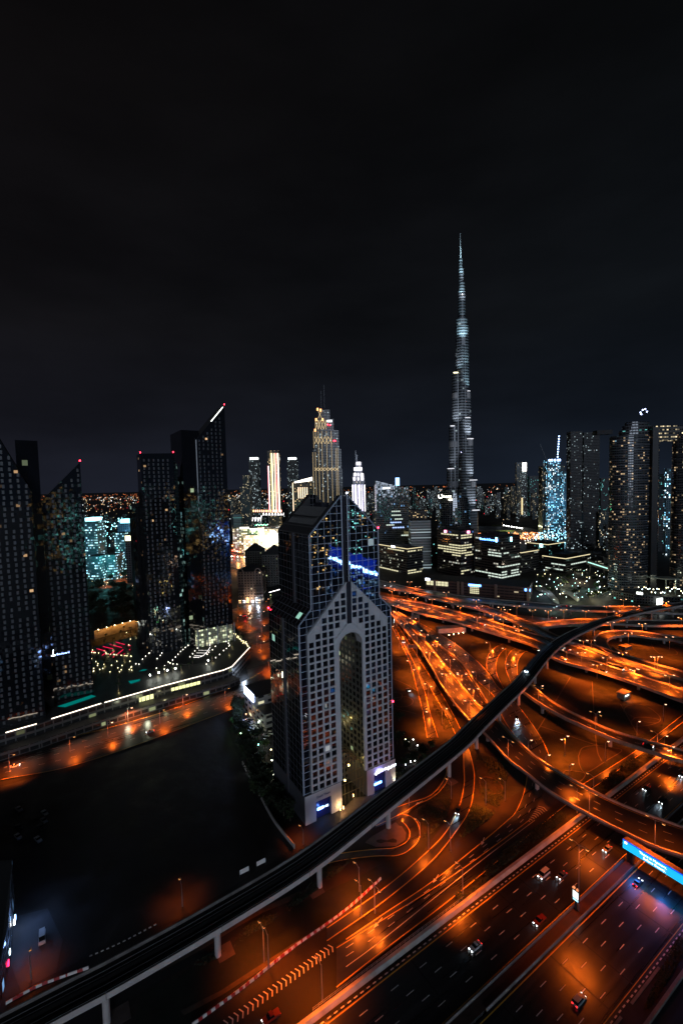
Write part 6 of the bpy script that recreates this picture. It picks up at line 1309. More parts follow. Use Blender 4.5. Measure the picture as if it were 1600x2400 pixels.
# ================= supertall stepped spire =================
BD = 1265.0; bk = thing('supertall_tower', 'supertall stepped tower tapering to a thin white spire, highest on the skyline', 'building', tuple(at_depth(1083, BD)))
FIN = facade('fin_bands', pw=7, ph=7.5, ww=1.1, wh=.45, wall=(.075, .083, .095), glass=(.006, .007, .008), lit=.03, cols=(WRM, COO), em=.8, rough=.3, wallrough=.35)
PLAIN = pbr('plant_floor', (.16, .16, .17), rough=.5)
def bpt(x, z=0, dy=0): p = at_depth(x, BD); return Vector((p.x, p.y + dy, z))
def bz(x, y): return htop((x, y), at_depth(x, BD))
def stad(x0, x1, dy0, dy1, n=7):
    """plan outline with rounded left and right ends"""
    a, b = bpt(x0).x, bpt(x1).x; cy_, r = (bpt(x0).y + (dy0 + dy1) / 2), (dy1 - dy0) / 2; rx = min(r, (b - a) / 2 * .98); P = []
    for i in range(n): t = math.pi / 2 + math.pi * i / (n - 1); P.append(Vector((a + rx + rx * math.cos(t), cy_ + r * math.sin(t), 0)))
    for i in range(n): t = -math.pi / 2 + math.pi * i / (n - 1); P.append(Vector((b - rx + rx * math.cos(t), cy_ + r * math.sin(t), 0)))
    return P
tiers = [(1046.5, 1082, -8, 10, 1099), (1053, 1082, -10, 12, 1000), (1061, 1083, -12, 12, 877), (1080, 1120, -6, 12, 1195), (1080, 1114.5, -8, 12, 1126), (1080, 1109, -10, 12, 1030), (1080, 1104, -12, 12, 918),
         (1070, 1100, -14, 12, 765), (1070, 1098, -12, 10, 748), (1076, 1093.5, -9, 8, 684), (1079, 1092, -7, 7, 662), (1079, 1089.5, -5, 5, 628), (1079.6, 1087, -4, 4, 606)]
for x0, x1, d0, d1, y in tiers:
    mb = MB(); z = bz((x0 + x1) / 2, y); mb.prism(stad(x0, x1, d0, d1), 0, z, mtop=1); mb.build('tier', [FIN, PLAIN], bk)
for x0, x1, f, y in ((1070, 1090, -30, 1140), (1072, 1089, -26, 1062), (1073, 1088, -22, 985), (1074, 1088, -18, 905), (1075, 1090, -17, 812)):
    mb = MB(); mb.prism(stad(x0, x1, f, 0), 0, bz(1081, y), mtop=1); mb.build('tier', [FIN, PLAIN], bk)
mb = MB(); z0 = bz(1083, 608); mb.tube([bpt(1083.3, z0 - 2), bpt(1083.4, bz(1083, 580)), bpt(1083, bz(1083, 578)), bpt(1082.9, bz(1083, 545))], [2.2, 1.4, .9, .4], 8)
mb.build('spire', pbr('spire_steel', (.6, .65, .7), rough=.3, metal=.3), bk)
for x0, x1, y, h in ((1061, 1075, 928, 7), (1085, 1103, 928, 7), (1053, 1078, 1042, 8), (1088, 1108, 1038, 8), (1047, 1075, 1135, 7), (1098, 1114, 1135, 7), (1070, 1099, 832, 5)):
    mb = MB(); mb.prism(stad(x0 - .3, x1 + .3, -13.2, 12.5), bz(x0, y) - h, bz(x0, y) + h, cap=True); mb.build('plant_floor_band', PLAIN, bk)
TERR = emis('terrace_white', (.9, .92, 1), 1.2)
for x0, x1, y in ((1054, 1064, 1000), (1046.5, 1062, 1099.5), (1091, 1107, 1030), (1097, 1115, 1126), (1103, 1120.5, 1196), (1085, 1100, 981), (1062, 1073, 876), (1077, 1084, 877), (1077, 1086, 912), (1093, 1100, 919)):
    mb = MB(); z = bz(x0, y); mb.prism(stad(x0, x1, -14.5, -8), z, z + 1.8); mb.build('terrace_glow_slab', TERR if y not in (876, 877) else emis('terrace_warm', (1, .92, .6), 3), bk)  # white terrace slabs glow by themselves, floodlit brightness put into the material
for i, (x, y, P_, c) in enumerate(((1057, 996, 26000, 0), (1050, 1096, 12000, 0), (1066, 872, 20000, 0), (1107, 1026, 36000, 0), (1112, 1122, 36000, 0), (1117, 1192, 40000, 0), (1102, 914, 30000, 1), (1066, 995, 12000, 0), (1098, 1026, 30000, 0),
        (1085, 797, 42000, 1), (1078, 797, 26000, 1), (1096, 860, 12000, 1), (1087, 713, 26000, 0), (1081, 692, 22000, 1), (1084, 648, 16000, 1), (1081, 645, 16000, 1), (1090, 662, 9000, 0), (1084, 620, 14000, 1), (1083, 596, 6000, 1), (1104, 1122, 18000, 0), (1108, 1192, 18000, 0), (1072, 872, 12000, 1))):
    lamp_light('terrace_floodlight', 'SPOT', bpt(x, bz(x, y) - 4, -34 if y > 700 else -22), P_ * 9, ((.85, .92, 1), (.6, .92, 1))[c], bk, size=3, spot=math.radians(75), aim=(0, .55, 1))
for x, y in ((1082, 697), (1076.5, 1062), (1076, 1139)):
    mb = MB(); p = bpt(x, bz(x, y), -20); mb.cyl((p.x, p.y, 0), .8, p.z, p.z + 2, 6); mb.build('small_light', emis('tiny_white_%d' % (y in (1062, 1139)), ((1, .98, .95), (.5, .5, 1))[y in (1062, 1139)], 8), bk)
# ================= plaza, pavilion and gardens on the right =================
random.seed(33)
PC = [(1, .95, .7), (.8, 1, .9), (.7, .9, 1), (1, .85, .45), (.4, .9, .8)]
for i in range(88):
    x = 210 + 690 * random.random(); y0 = 1010 - max(0, (x - 450)) * .12; y = random.uniform(690 + abs(x - 620) * .1, y0); c = random.randrange(5)
    tiny('%s point lamp in the garden plaza behind the flyovers, %s of the scatter' % (('cream', 'mint', 'pale blue', 'amber', 'teal')[c], nth(i // 2)), 'point lamps of the garden plaza', g('W', x, y, 1.5), emis('plaza_%d' % c, PC[c], 6), 'plaza_lamp', random.uniform(.25, .55), random.uniform(.6, 1.2))
for i in range(34):
    x, y = random.uniform(220, 900), random.uniform(700, 1000); p = g('W', x, y); place((T1P, T2P)[i % 2], p, 'small tree in the garden plaza behind the flyovers, %s of the grove' % nth(i), random.uniform(.9, 1.6), 'trees of the garden plaza')
    if i % 3 == 0: lamp_light('garden_light', 'POINT', p + Vector((3, -3, 4)), 1500, PC[i % 5], None, size=.5)
for sp_ in ('W 220,870 330,900 420,1000 430,1030 380,1010 300,930 220,900', 'W 440,900 560,930 620,1000 600,1010 520,950 440,930'):
    P = gl(sp_, 2); cpatch = MB(); cpatch.prism([Vector((p.x, p.y, 0)) for p in P], 0, 2.2); o = cpatch.build('garden_terrace', CONC); tag(o, 'curved pale garden terrace edge among the plaza lamps, %s one' % ('left' if '870' in sp_ else 'right'), 'terrace')
for x, y, P_, c in ((380, 1000, 9000, (.7, 1, .9)), (560, 960, 7000, (.9, 1, .6)), (700, 860, 8000, (.5, 1, .9)), (620, 780, 7000, (1, .8, .6)), (480, 820, 5000, (.8, .9, .6)), (800, 940, 5000, (1, .9, .6)), (300, 900, 4000, (.6, .8, 1))):
    lamp_light('plaza_light', 'POINT', g('W', x, y, 9), P_, c, None, size=1)
pv = thing('pavilion', 'pale roofed pavilion block with a brilliant white glass front below the right oval tower', 'building', tuple(g('P', 1560, 1425)))
a, b = g('W', 1140, 1035), g('W', 1640, 1070); mb = MB(); mb.prism([a, b, b + E2 * 30, a + E2 * 30], 0, 11, mtop=1); mb.build('lower_block', [F_DIM, PODT], pv)
a, b = g('W', 1325, 1058), g('W', 1535, 1030); mb = MB(); mb.prism([a, b, b - E2 * .5, a - E2 * .5], 1, 9); mb.build('bright_front', emis('pav_white', (.93, 1, .93), 3.2), pv)
a, b = g('W', 1140, 950, 11), g('W', 1195, 958, 11); mb = MB(); mb.prism([a, b, b - E2 * .5, a - E2 * .5], 11, 14); mb.build('lit_window', emis('pav_white', (.93, 1, .93), 3.2), pv)
a, b = g('W', 1400, 880, 11), g('W', 1600, 880, 11); mb = MB(); mb.prism([a, b, b + E2 * 22, a + E2 * 22], 20, 21.2)
for s in (.05, .5, .9):
    p = a.lerp(b, s); mb.box((p.x, p.y, 0), (1.2, 1.2, 20))
mb.build('canopy_roof', pbr('canopy', (.34, .36, .30), rough=.6), pv); lamp_light('canopy_light', 'POINT', a.lerp(b, .4) + E2 * 8 + Vector((0, 0, 6)), 9000, (.95, 1, .75), pv, size=2)
for i in range(26):
    x, y = 1160 + i * 17, random.uniform(890, 945); tiny('yellow-green roof garden lamp before the pavilion canopy, %s from the left' % nth(i), 'roof garden lamps of the pavilion', g('W', x, y, 11), emis('plaza_%d' % (i % 4), PC[i % 4], 8), 'roof_lamp', .6, 1.0)
ft = thing('foot_bridge', 'covered footbridge with a teal-white light line left of the big oval high-rise', 'bridge', tuple(g('P', 1400, 1330))); a, b = at_depth(1379, 760), at_depth(1428, 700); z = htop((1400, 1318), a)
mb = MB(); mb.prism([a, b, b + Vector((2, 9, 0)), a + Vector((2, 9, 0))], z - 5, z + 3); mb.build('deck', CONCD, ft)
for s in (.15, .85): p = a.lerp(b, s) + Vector((1, 4, 0)); mb = MB(); mb.cyl((p.x, p.y, 0), 1.2, 0, z - 5, 8); mb.build('pier', CONCD, ft)
mb = MB(); mb.bar((a.x, a.y - .5, z - .5), (b.x, b.y - .5, z - .5), 1, 1.6); mb.build('light_line', emis('teal_line', (.5, 1, .85), 1.4), ft)
# park oval with floodlights and traffic beyond
mb = MB(); P = gl('U 400,862 470,866 530,872 590,885 585,895 500,905 420,900 390,880', .3); mb.face(P[::-1]); struct('sports_lawn', mb, pbr('sports_lawn', (.10, .14, .03), rough=.9))
for i in range(8):
    p = g('U', 470 + i * 16, 868 + i * 2.7, 14); tiny('white floodlight along the far green sports lawn, %s from the left' % nth(i), 'floodlights of the sports lawn', p, emis('flood_far', (1, 1, .95), 14), 'floodlight', 1.5, 2.5)
    lamp_light('lawn_light', 'POINT', p + Vector((4, -6, 3)), 9000, (.95, 1, .5), None, size=1)
# ================= street lamps =================
SOD = (1, .145, .009)
HEADF = emis('sodium_head', (1, .5, .27), 5); HEADN = emis('sodium_head_near', (1, .42, .12), 2.0)
def lamp_proto(h, arms, far, group):
    t = thing('street_lamp', 'x', 'street lamp', (0, 0, -500), 0, group); mb = MB(); mb.tube([(0, 0, 0), (0, 0, h)], [.2, .11], 7); mb.build('pole', STEEL, t, world=False)
    for s in ((1, -1) if arms == 2 else (1,)):
        mb = MB(); mb.tube([(0, 0, h - .6), (s * 1.0, 0, h), (s * 2.6, 0, h + .15)], .09, 5); mb.build('arm', STEEL, t, world=False)
        mb = MB(); k = .34 if far else .22; mb.prism([Vector((s * 3.0 - .45, -.28 * (1.4 if far else 1), 0)), Vector((s * 3.0 + .45, -.28 * (1.4 if far else 1), 0)), Vector((s * 3.0 + .45, .28 * (1.4 if far else 1), 0)), Vector((s * 3.0 - .45, .28 * (1.4 if far else 1), 0))], h - k, h, mi=1, mtop=0); mb.build('lamp_head', [DKSTEEL, HEADF if far else HEADN], t, world=False)
    return t
LD = {}
def lampdata(P_, col=SOD):
    k = (P_, col)
    if k not in LD: l_ = bpy.data.lights.new('lamp_light', 'SPOT'); l_.energy = P_; l_.color = col; l_.spot_size = math.radians(132); l_.spot_blend = .6; l_.shadow_soft_size = .8; LD[k] = l_
    return LD[k]
PRO = {}
def street_lamp(loc, h, label, arms=2, far=True, rz=0.0, P_=36000, group='street lamps of the interchange', light=True):
    k = (round(h), arms, far)
    if k not in PRO: o = PRO[k] = lamp_proto(round(h), arms, far, group); o.location = loc; o.rotation_euler = (0, 0, rz); o['label'] = label
    else: o = dup(PRO[k], loc, rz, label)
    o['group'] = group
    if light:
        for s in ((2.6, -2.6) if (arms == 2 and not far) else ((0,) if arms == 2 else (2.6,))):
            lo = bpy.data.objects.new('lamp_light', lampdata(P_ if len(str(s)) < 2 or arms == 1 else P_)); COL.objects.link(lo); lo.parent = o; lo.location = (s, 0, round(h) - .8)
    return o
deck = [(165, 148), (205, 298), (325, 175), (405, 220), (430, 108), (575, 238), (690, 312), (720, 165), (865, 307), (1025, 242), (1345, 342), (1200, 390), (1035, 420), (1465, 552), (345, 58), (170, 58), (1300, 440), (1450, 512), (420, 597), (555, 777), (720, 996), (960, 1268), (160, 365), (290, 480), (620, 700), (760, 850), (880, 1000), (1000, 1150), (500, 600), (260, 250), (520, 330)]  # the last entries are lamps added to light the grey decks
n_ = 0
for x, y in sorted(deck): street_lamp(g('A', x, y, 18.5) * 1 - Vector((0, 0, 11)), 11, 'twin-arm lamp on the flyovers between hotel and viaduct, %s from the left' % nth(n_), group='twin-arm lamps on the flyovers'); n_ += 1
ground = [(380, 432, 2), (828, 765, 1), (945, 812, 1), (1127, 830, 1), (1165, 680, 1), (1025, 990, 1), (1157, 1070, 1), (360, 870, 1), (535, 1112, 2), (678, 1355, 1), (1185, 770, 1), (1385, 903, 2), (1435, 810, 1), (1330, 745, 1), (200, 520, 1), (440, 560, 1), (240, 640, 1), (620, 640, 1), (700, 880, 1), (870, 1000, 1), (560, 1400, 1), (430, 960, 1)]
for i, (x, y, a) in enumerate(sorted(ground)): street_lamp(g('A', x, y, 11) - Vector((0, 0, 11)), 11, 'lamp on the ground-level roads between hotel and viaduct, %s from the left' % nth(i), a, rz=random.uniform(0, 3), group='ground-level lamps left of the viaduct', P_=17000)
dd = [(530, 262), (640, 268), (720, 262), (800, 282), (880, 285), (960, 280), (1072, 285), (1230, 288), (1265, 228), (1180, 262), (1330, 262), (1425, 520), (1440, 522), (1100, 437), (975, 485), (1320, 585), (1360, 352), (1060, 437), (1480, 240), (1560, 320), (1200, 345), (1500, 615), (1180, 525), (1050, 500), (1130, 560), (1260, 500), (1290, 400), (1500, 420)]
for i, (x, y) in enumerate(sorted(dd)): street_lamp(g('D', x, y, 17.5) - Vector((0, 0, 11)), 11, 'orange lamp on the flyovers behind and right of the viaduct, %s from the left' % nth(i), 2, group='lamps behind the viaduct')
bb = [(517, 187, 1), (935, 380, 1), (1425, 325, 1), (1230, 452, 1), (998, 600, 1), (733, 768, 1), (1215, 60, 2), (1432, 560, 1), (430, 590, 1), (560, 700, 1), (1480, 640, 2), (700, 560, 2)]
for i, (x, y, a) in enumerate(sorted(bb)): street_lamp(g('B', x, y, 12) - Vector((0, 0, 11)), 11, 'slim orange lamp among the dark lawns right of the viaduct, %s from the left' % nth(i), a, rz=CITY, group='lamps right of the viaduct', P_=6500 if a == 1 else 20000)
# near poles, seen from above: (view, base x, base y, top y, label)
near_l = [('J', 72, 982, 845, 'beside the vacant lot above the viaduct', 1, 3000), ('J', 572, 1325, 1110, 'on the grass verge left of the striped barrier blocks', 1, 9000), ('J', 1155, 890, 745, 'on the verge above the upper end of the striped barrier row', 1, 8000), ('J', 1250, 1022, 842, 'between the slip road and the service road', 2, 6500),
          ('C', 348, 664, 525, 'at the tip of the lawn between slip road and service road', 1, 6500), ('C', 634, 398, 293, 'beside the round flower bed', 1, 5000), ('E', 508, 1290, 1115, 'at the bend of the hotel drive', 1, 3500), ('G', 165, 1228, 1098, 'near the bottom left corner of the vacant lot', 1, 2200), ('J', 812, 600, 515, 'between the garden wall and the viaduct, close to the hotel base', 1, 800), ('P', 1390, 1885, 1790, 'on the dark road beyond the curved flyover', 1, 5000), ('E', 868, 850, 640, 'under the viaduct beside the slip road', 1, 5000), ('E', 385, 930, 850, 'at the hotel drive under the viaduct', 1, 2500)]
for v_, x, yb, yt, lb, a, P_ in near_l:
    base = g(v_, x, yb); h = htop(vp(v_, x, yt), base); street_lamp(base, max(7, min(14, h)), 'tall lamp post ' + lb, a, False, CITY + (math.pi / 2 if a == 1 else math.pi / 2), P_, 'lamp posts near the viaduct')
for i, (v_, x, y, P_) in enumerate((('C', 640, 490, 18000), ('C', 340, 750, 15000), ('J', 1290, 1200, 14000), ('J', 700, 1560, 10000))):  # posts added to light the service road lanes
    p = g(v_, x, y) + Vector((-6.5, 9.5, 0)); street_lamp(p, 12, 'added slender lamp post by the service road, %s' % ('close to the gore chevrons', 'near the middle of the hedge', 'right of the long arrow', 'at the chevron strip')[i], 1, False, CITY + math.pi / 2, P_, 'added service road lamp posts')
for i, (v_, x, y) in enumerate((('A', 545, 890), ('A', 705, 1160), ('A', 940, 1458), ('B', 283, 718), ('B', 878, 1126), ('B', 505, 304), ('B', 925, 516), ('C', 1420, 632))):
    street_lamp(g(v_, x, y, 8.2), 11, 'dark lamp post on the near parapet of the curved flyovers, %s from the left' % nth((0, 1, 2, 3, 6, 4, 5, 7)[i]), 2, False, CITY + math.pi / 2, 9000, 'lamp posts on the flyover parapets')
mbase = g('C', 1022, 985); hm = htop(vp('C', 1028, 645), mbase); um = (mbase - SO).dot(SD)
for i in (0, 3, 4, 5, 6, 7):
    u = um + i * 62; street_lamp(sz(u, 25.3), 26, 'very tall twin-arm lamp mast on the brick median, %s' % ('the one beside the advertising box' if i == 0 else nth(i + 1) + ' from the bottom'), 2, False, CITY + math.pi / 2, 11000 if i < 1 else 16000, 'lamp masts on the median')
for i in range(4):  # posts added to throw orange light on the retaining wall
    u = (-22, 40, 118, 200)[i]; street_lamp(sz(u, -2.6), 12, 'added lamp post behind the retaining wall hedge, %s along it from the left' % nth(i), 1, False, CITY + math.pi / 2, 20000, 'added lamp posts behind the hedge wall')
ll = [(663, 1040, 1120), (1122, 895, 940), (785, 1000, 1025)]
for i, (x, yt, yb) in enumerate(ll):
    base = g('L', x, yb); street_lamp(base, 10, 'orange lamp post on the podium street, %s from the left' % nth((0, 2, 1)[i]), 1, True, 0, 20000, 'podium street lamps')
for i, (x, y) in enumerate(((60, 1330), (430, 1215), (980, 1040), (1380, 900))):
    p = g('L', x, y); street_lamp(p, 10, 'dim lamp along the median of the podium street, %s from the left' % nth(i), 1, False, 0, 20000, 'median lamps of the podium street')
hh = [(1110, 380, 9000), (1105, 520, 9000), (1205, 560, 12000), (1350, 640, 12000), (1195, 380, 3000), (1350, 480, 5000), (1420, 1030, 9000), (1400, 340, 4000), (1300, 760, 7000), (1340, 820, 3000), (1450, 760, 3000)]
for i, (x, y, P_) in enumerate(hh): street_lamp(g('H', x, y) + Vector((0, 9, 0)), 11, 'orange lamp on the wide street left of the hotel shoulder, %s from the top' % nth(sorted(range(11), key=lambda k: hh[k][1]).index(i)), 1, True, 0, P_, 'lamps of the street left of the hotel')
for i, (x, y) in enumerate(((560, 1155), (725, 1165), (765, 1172), (650, 1200), (840, 1180), (1405, 1060), (1390, 1110), (1440, 990), (1460, 1020), (1425, 960))):
    street_lamp(g('R', x, y, 11) - Vector((0, 0, 11)), 11, 'orange lamp on the distant road between the tower groups, %s of the row' % nth(i), 1, True, 0, 16000, 'lamps of the distant road')
# lit underpass box by the wide flyover
a, b = g('A', 640, 590), g('A', 920, 575); mb = MB(); mb.prism([a, b, b + (b - a).normalized().cross(Vector((0, 0, 1))) * -10, a + (b - a).normalized().cross(Vector((0, 0, 1))) * -10], 0, 5); o = mb.build('underpass_portal', CONC); tag(o, 'orange-lit concrete underpass portal with four lamps beside the widest flyover', 'portal')
for i, x in enumerate((745, 792, 840, 887)):
    p = g('A', x, 600 - i * 8, 4); tiny('lamp on the orange underpass portal, %s from the left' % nth(i), 'lamps of the underpass portal', p - Vector((0, 2, 0)), emis('lamp_orange_w', (1, .8, .5), 15), 'wall_lamp', .4, .6); lamp_light('portal_light', 'POINT', p + Vector((0, -4, 3)), 2500, SOD, None)
for v_, x, y, z, P_ in (('A', 545, 1370, 4, 3500), ('A', 440, 860, 4, 3000), ('K', 560, 360, 3, 5000), ('K', 800, 440, 3, 5000), ('C', 985, 450, 3, 2500), ('B', 1270, 690, 3, 2500), ('E', 300, 980, 3, 1800)):
    lamp_light('under_bridge_light', 'POINT', g(v_, x, y, z), P_, SOD, None, size=.4)
# overhead sign frames over the approach roads
for i, (v_, x0, y0, x1, y1, lb) in enumerate((('A', 325, 735, 420, 735, 'near the white bus'), ('A', 370, 425, 440, 425, 'close to the hotel shoulder'))):
    z = 7 if i == 0 else 14; a, b = g(v_, x0, y0, z), g(v_, x1, y1, z); t = thing('sign_gantry', 'road sign gantry over the approach lanes, ' + lb, 'sign', tuple(((a + b) / 2)[:2]) + (0,))
    mb = MB()
    for p in (a, b): mb.bar((p.x, p.y, 0), (p.x, p.y, z + 3.5), .35, .35)
    mb.bar(a + Vector((0, 0, 3)), b + Vector((0, 0, 3)), .3, .3); mb.bar(a, b, .3, .3); mb.build('frame', STEEL, t); mb = MB(); d = (b - a).normalized(); nn = Vector((-d.y, d.x, 0)) * .2
    for k in range(2): p, q = a.lerp(b, .08 + k * .46), a.lerp(b, .48 + k * .46); mb.prism([p - nn, q - nn, q + nn, p + nn], z, z + 3.2)
    mb.build('board', pbr('sign_board', (.12, .09, .06), rough=.5), t)
# small kiosk under the wide flyover
p = g('M', 840, 1230); t = thing('kiosk', 'small orange-lit kiosk with three tiny lamps below the wide flyover', 'kiosk', p, CITY); mb = MB(); mb.box((0, 0, 0), (8, 5, 4)); mb.build('walls', CONC, t, world=False)
mb = MB(); mb.box((0, 0, 4), (8.8, 5.8, .4)); mb.build('roof', CONC, t, world=False)
for s in (-2.5, -.8, .9): mb = MB(); mb.box((s, -2.7, 2.4), (.7, .3, .7)); mb.build('lamp', emis('kiosk_lamp', (.7, 1, .9), 5), t, world=False)
p = g('M', 860, 640); t = thing('pump_house', 'small grey flat hut on the dark lawn inside the loop ramp', 'hut', p, .4); mb = MB(); mb.box((0, 0, 0), (9, 6, 3.4)); mb.build('walls', CONCD, t, world=False); mb = MB(); mb.box((0, 0, 3.4), (9.8, 6.8, .4)); mb.build('roof', CONCD, t, world=False)
# ================= lit sign bridge over the main road =================
gb = g('C', 1303, 742); ug = (gb - SO).dot(SD); zb_ = htop(vp('C', 1303, 676), gb); zt_ = zb_ + 3.9
CY = emis('sign_cyan', (.015, .50, 1.0), 1.15); CY.cycles.emission_sampling = 'AUTO'
gr = thing('sign_bridge', 'long glowing cyan advertising bridge over the right lanes with white lettering', 'sign', sz(ug, 24.4))
w0 = 22.9; mb = MB(); mb.prism([sz(ug, w0), sz(ug, 62), sz(ug + 2.6, 62), sz(ug + 2.6, w0)], zb_, zt_ + .1); mb.build('box_girder', pbr('sign_girder', (.18, .12, .11), rough=.5), gr)
mb = MB(); mb.face([sz(ug - .12, w0, zb_ + .1), sz(ug - .12, 62, zb_ + .1), sz(ug - .12, 62, zt_ - .2), sz(ug - .12, w0, zt_ - .2)]); mb.build('screen', CY, gr)
mb = MB(); mb.bar(sz(ug - .2, w0, zt_ - .05), sz(ug - .2, 62, zt_ - .05), .3, .35); mb.build('screen_edge', emis('sign_edge', (.01, .08, 1), 1.2), gr)
for w in (24.6, 26.0): mb = MB(); mb.prism([sz(ug + .4, w - .5), sz(ug + .4, w + .5), sz(ug + 2.0, w + .5), sz(ug + 2.0, w - .5)], 0, zb_); mb.build('post', DKSTEEL, gr)
mb = MB(); mb.prism([sz(ug + .4, 51.5), sz(ug + .4, 52.7), sz(ug + 2.0, 52.7), sz(ug + 2.0, 51.5)], 0, zb_); mb.build('post', DKSTEEL, gr)
SW = emis('sign_text_white', (1, 1, 1), 2.2)
text('There is Memory.', 'sign_lettering', 1.35, sz(ug - .2, w0 + 6.2, zb_ + 2.2), SN, SW, gr); text('Before Beauty.', 'sign_lettering', 1.35, sz(ug - .2, w0 + 7.6, zb_ + .7), SN, SW, gr)
text('amazon p', 'sign_lettering', 2.0, sz(ug - .2, w0 + 22.2, zb_ + 1.6), SN, SW, gr)
mb = MB(); pr = None
for i in range(9):
    q = sz(ug - .22, w0 + 23 + i * .8, zb_ + 1.3 - .5 * math.sin(math.pi * i / 8)); (mb.bar(pr, q, .2, .3) if pr is not None else None); pr = q
mb.build('sign_logo', SW, gr); mb = MB(); p = sz(ug - .2, w0 + 1.2, zb_ + 2.6); mb.box(p, (.2, .9, .9), ax=SD); mb.build('sign_logo', SW, gr)
for w in (28, 38, 48, 58): lamp_light('sign_glow', 'SPOT', sz(ug - 1.2, w, zb_ + 2), 1900, (.02, .22, 1), gr, size=2.0, spot=math.radians(150), aim=tuple(-SD * 1 + Vector((0, 0, -.7))))
# advertising light box under the mast
p = sz(um, 24.3); t = thing('advert_box', 'bright white advertising light box on the median below the tall mast', 'sign', p)
mb = MB(); mb.bar(p, p + Vector((0, 0, 3.6)), .5, .5); mb.build('post', DKSTEEL, t)
mb = MB(); q = p + Vector((0, 0, 3.6)); mb.box(q, (.5, 2.5, 4.4), ax=SD); mb.build('casing', DKSTEEL, t)
mb = MB(); a = q - SD * .28 - SN * 1.05 + Vector((0, 0, 1.1)); b = q - SD * .28 + SN * 1.05 + Vector((0, 0, 1.1)); mb.face([a, b, b + Vector((0, 0, 2.7)), a + Vector((0, 0, 2.7))]); mb.build('screen', emis('advert_white', (.95, 1, .97), 1.6), t)
mb = MB(); a = q - SD * .28 - SN * 1.0 + Vector((0, 0, .2)); b = q - SD * .28 + SN * 1.0 + Vector((0, 0, .2)); mb.face([a, b, b + Vector((0, 0, .6)), a + Vector((0, 0, .6))]); mb.build('lower_panel', emis('advert_blue', (.4, .8, 1), 2), t)
for s in (-.8, .6): mb = MB(); mb.box(q + SN * s + Vector((0, 0, 4.4)), (.8, .8, .4), ax=SD); mb.build('top_lamp', emis('advert_orange', (1, .3, .12), 1.2), t)
# ================= vehicles =================
TYRE = pbr('tyre', (.02, .02, .02), rough=.8); CGL = pbr('car_glass', (.01, .012, .015), rough=.06); HLM = emis('headlight', (.9, .97, 1), 9); TLM = emis('taillight', (1, .02, .02), 6)
HLD = None
def extr(mb, prof, y0, y1, mi=0):
    n = len(prof); mb.face([(x, y0, z) for x, z in prof], None, mi); mb.face([(x, y1, z) for x, z in prof][::-1], None, mi)
    for i in range(n): a, b = prof[i], prof[(i + 1) % n]; mb.face([(b[0], y0, b[1]), (a[0], y0, a[1]), (a[0], y1, a[1]), (b[0], y1, b[1])], None, mi)
CARS = {}
def car(kind, cname, col, on=True):
    """front towards +x"""
    k = (kind, cname, on)
    if k in CARS: return CARS[k], True
    t = thing({'sedan': 'sedan_car', 'suv': 'suv_car', 'van': 'van', 'bus': 'bus', 'pickup': 'pickup_truck'}[kind], 'x', {'sedan': 'car', 'suv': 'car', 'van': 'van', 'bus': 'bus', 'pickup': 'pickup truck'}[kind], (0, 0, -500))
    body = pbr('paint_' + cname, col, rough=.28, coat=.6); L_, W_, H_ = {'sedan': (4.7, 1.85, 1.45), 'suv': (4.9, 1.95, 1.8), 'van': (5.4, 2.05, 2.2), 'bus': (11.5, 2.5, 3.1), 'pickup': (5.3, 1.95, 1.8)}[kind]
    h = L_ / 2; mb = MB(); y = W_ / 2
    if kind == 'sedan': low = [(-h, .35), (h, .35), (h, .7), (h - .25, .85), (h - 1.35, .98), (-h + .9, 1.0), (-h + .05, .92)]; cab = [(h - 1.4, .96), (h - 2.15, H_), (-h + 1.5, H_ - .02), (-h + .75, .98)]
    elif kind in ('suv',): low = [(-h, .4), (h, .4), (h, .85), (h - .25, 1.0), (h - 1.3, 1.12), (-h + .1, 1.15)]; cab = [(h - 1.35, 1.1), (h - 2.0, H_), (-h + .35, H_), (-h + .08, 1.13)]
    elif kind == 'pickup': low = [(-h, .45), (h, .45), (h, .9), (h - .25, 1.05), (h - 1.3, 1.1), (-h, 1.12)]; cab = [(h - 1.35, 1.08), (h - 2.0, H_), (h - 3.2, H_), (h - 3.4, 1.1)]
    elif kind == 'van': low = [(-h, .4), (h, .4), (h, .95), (h - .3, 1.15), (h - .75, 1.2), (-h, 1.25)]; cab = [(h - .75, 1.18), (h - 1.5, H_), (-h + .1, H_), (-h, 1.23)]
    else: low = [(-h, .4), (h, .4), (h, 1.5), (-h, 1.5)]; cab = [(h, 1.48), (h - .15, H_), (-h + .1, H_), (-h, 1.48)]
    extr(mb, low, -y, y); mb.build('body', body, t, world=False)
    mb = MB(); extr(mb, cab, -y + .12, y - .12); mb.build('window', CGL, t, world=False)
    mb = MB(); xs = [p[0] for p in cab]; a, b = cab[1][0] - .08, cab[2][0] + .08; mb.prism([Vector((b, -y + .16, 0)), Vector((a, -y + .16, 0)), Vector((a, y - .16, 0)), Vector((b, y - .16, 0))], H_ - .03, H_ + .04); mb.build('roof', body, t, world=False)
    for sx in (-1, 1):
        for sy in (-1, 1):
            mb = MB(); cx_, r = sx * (h - .95), .33 if kind != 'bus' else .48; P = [(cx_ + r * math.cos(q), r + r * math.sin(q)) for q in [2 * math.pi * i / 10 for i in range(10)]]; extr(mb, P, sy * y - .12, sy * y + .1); mb.build('wheel', TYRE, t, world=False)
    for sy in (-1, 1):
        mb = MB(); mb.box((h + .02, sy * (y - .32), .55 if kind != 'bus' else .8), (.14, .42, .26)); mb.build('headlight', HLM if on else STEEL, t, world=False)
        mb = MB(); mb.box((-h - .02, sy * (y - .3), .68), (.12, .4, .2)); mb.build('taillight', TLM if on else REDP, t, world=False)
    CARS[k] = t; return t, False
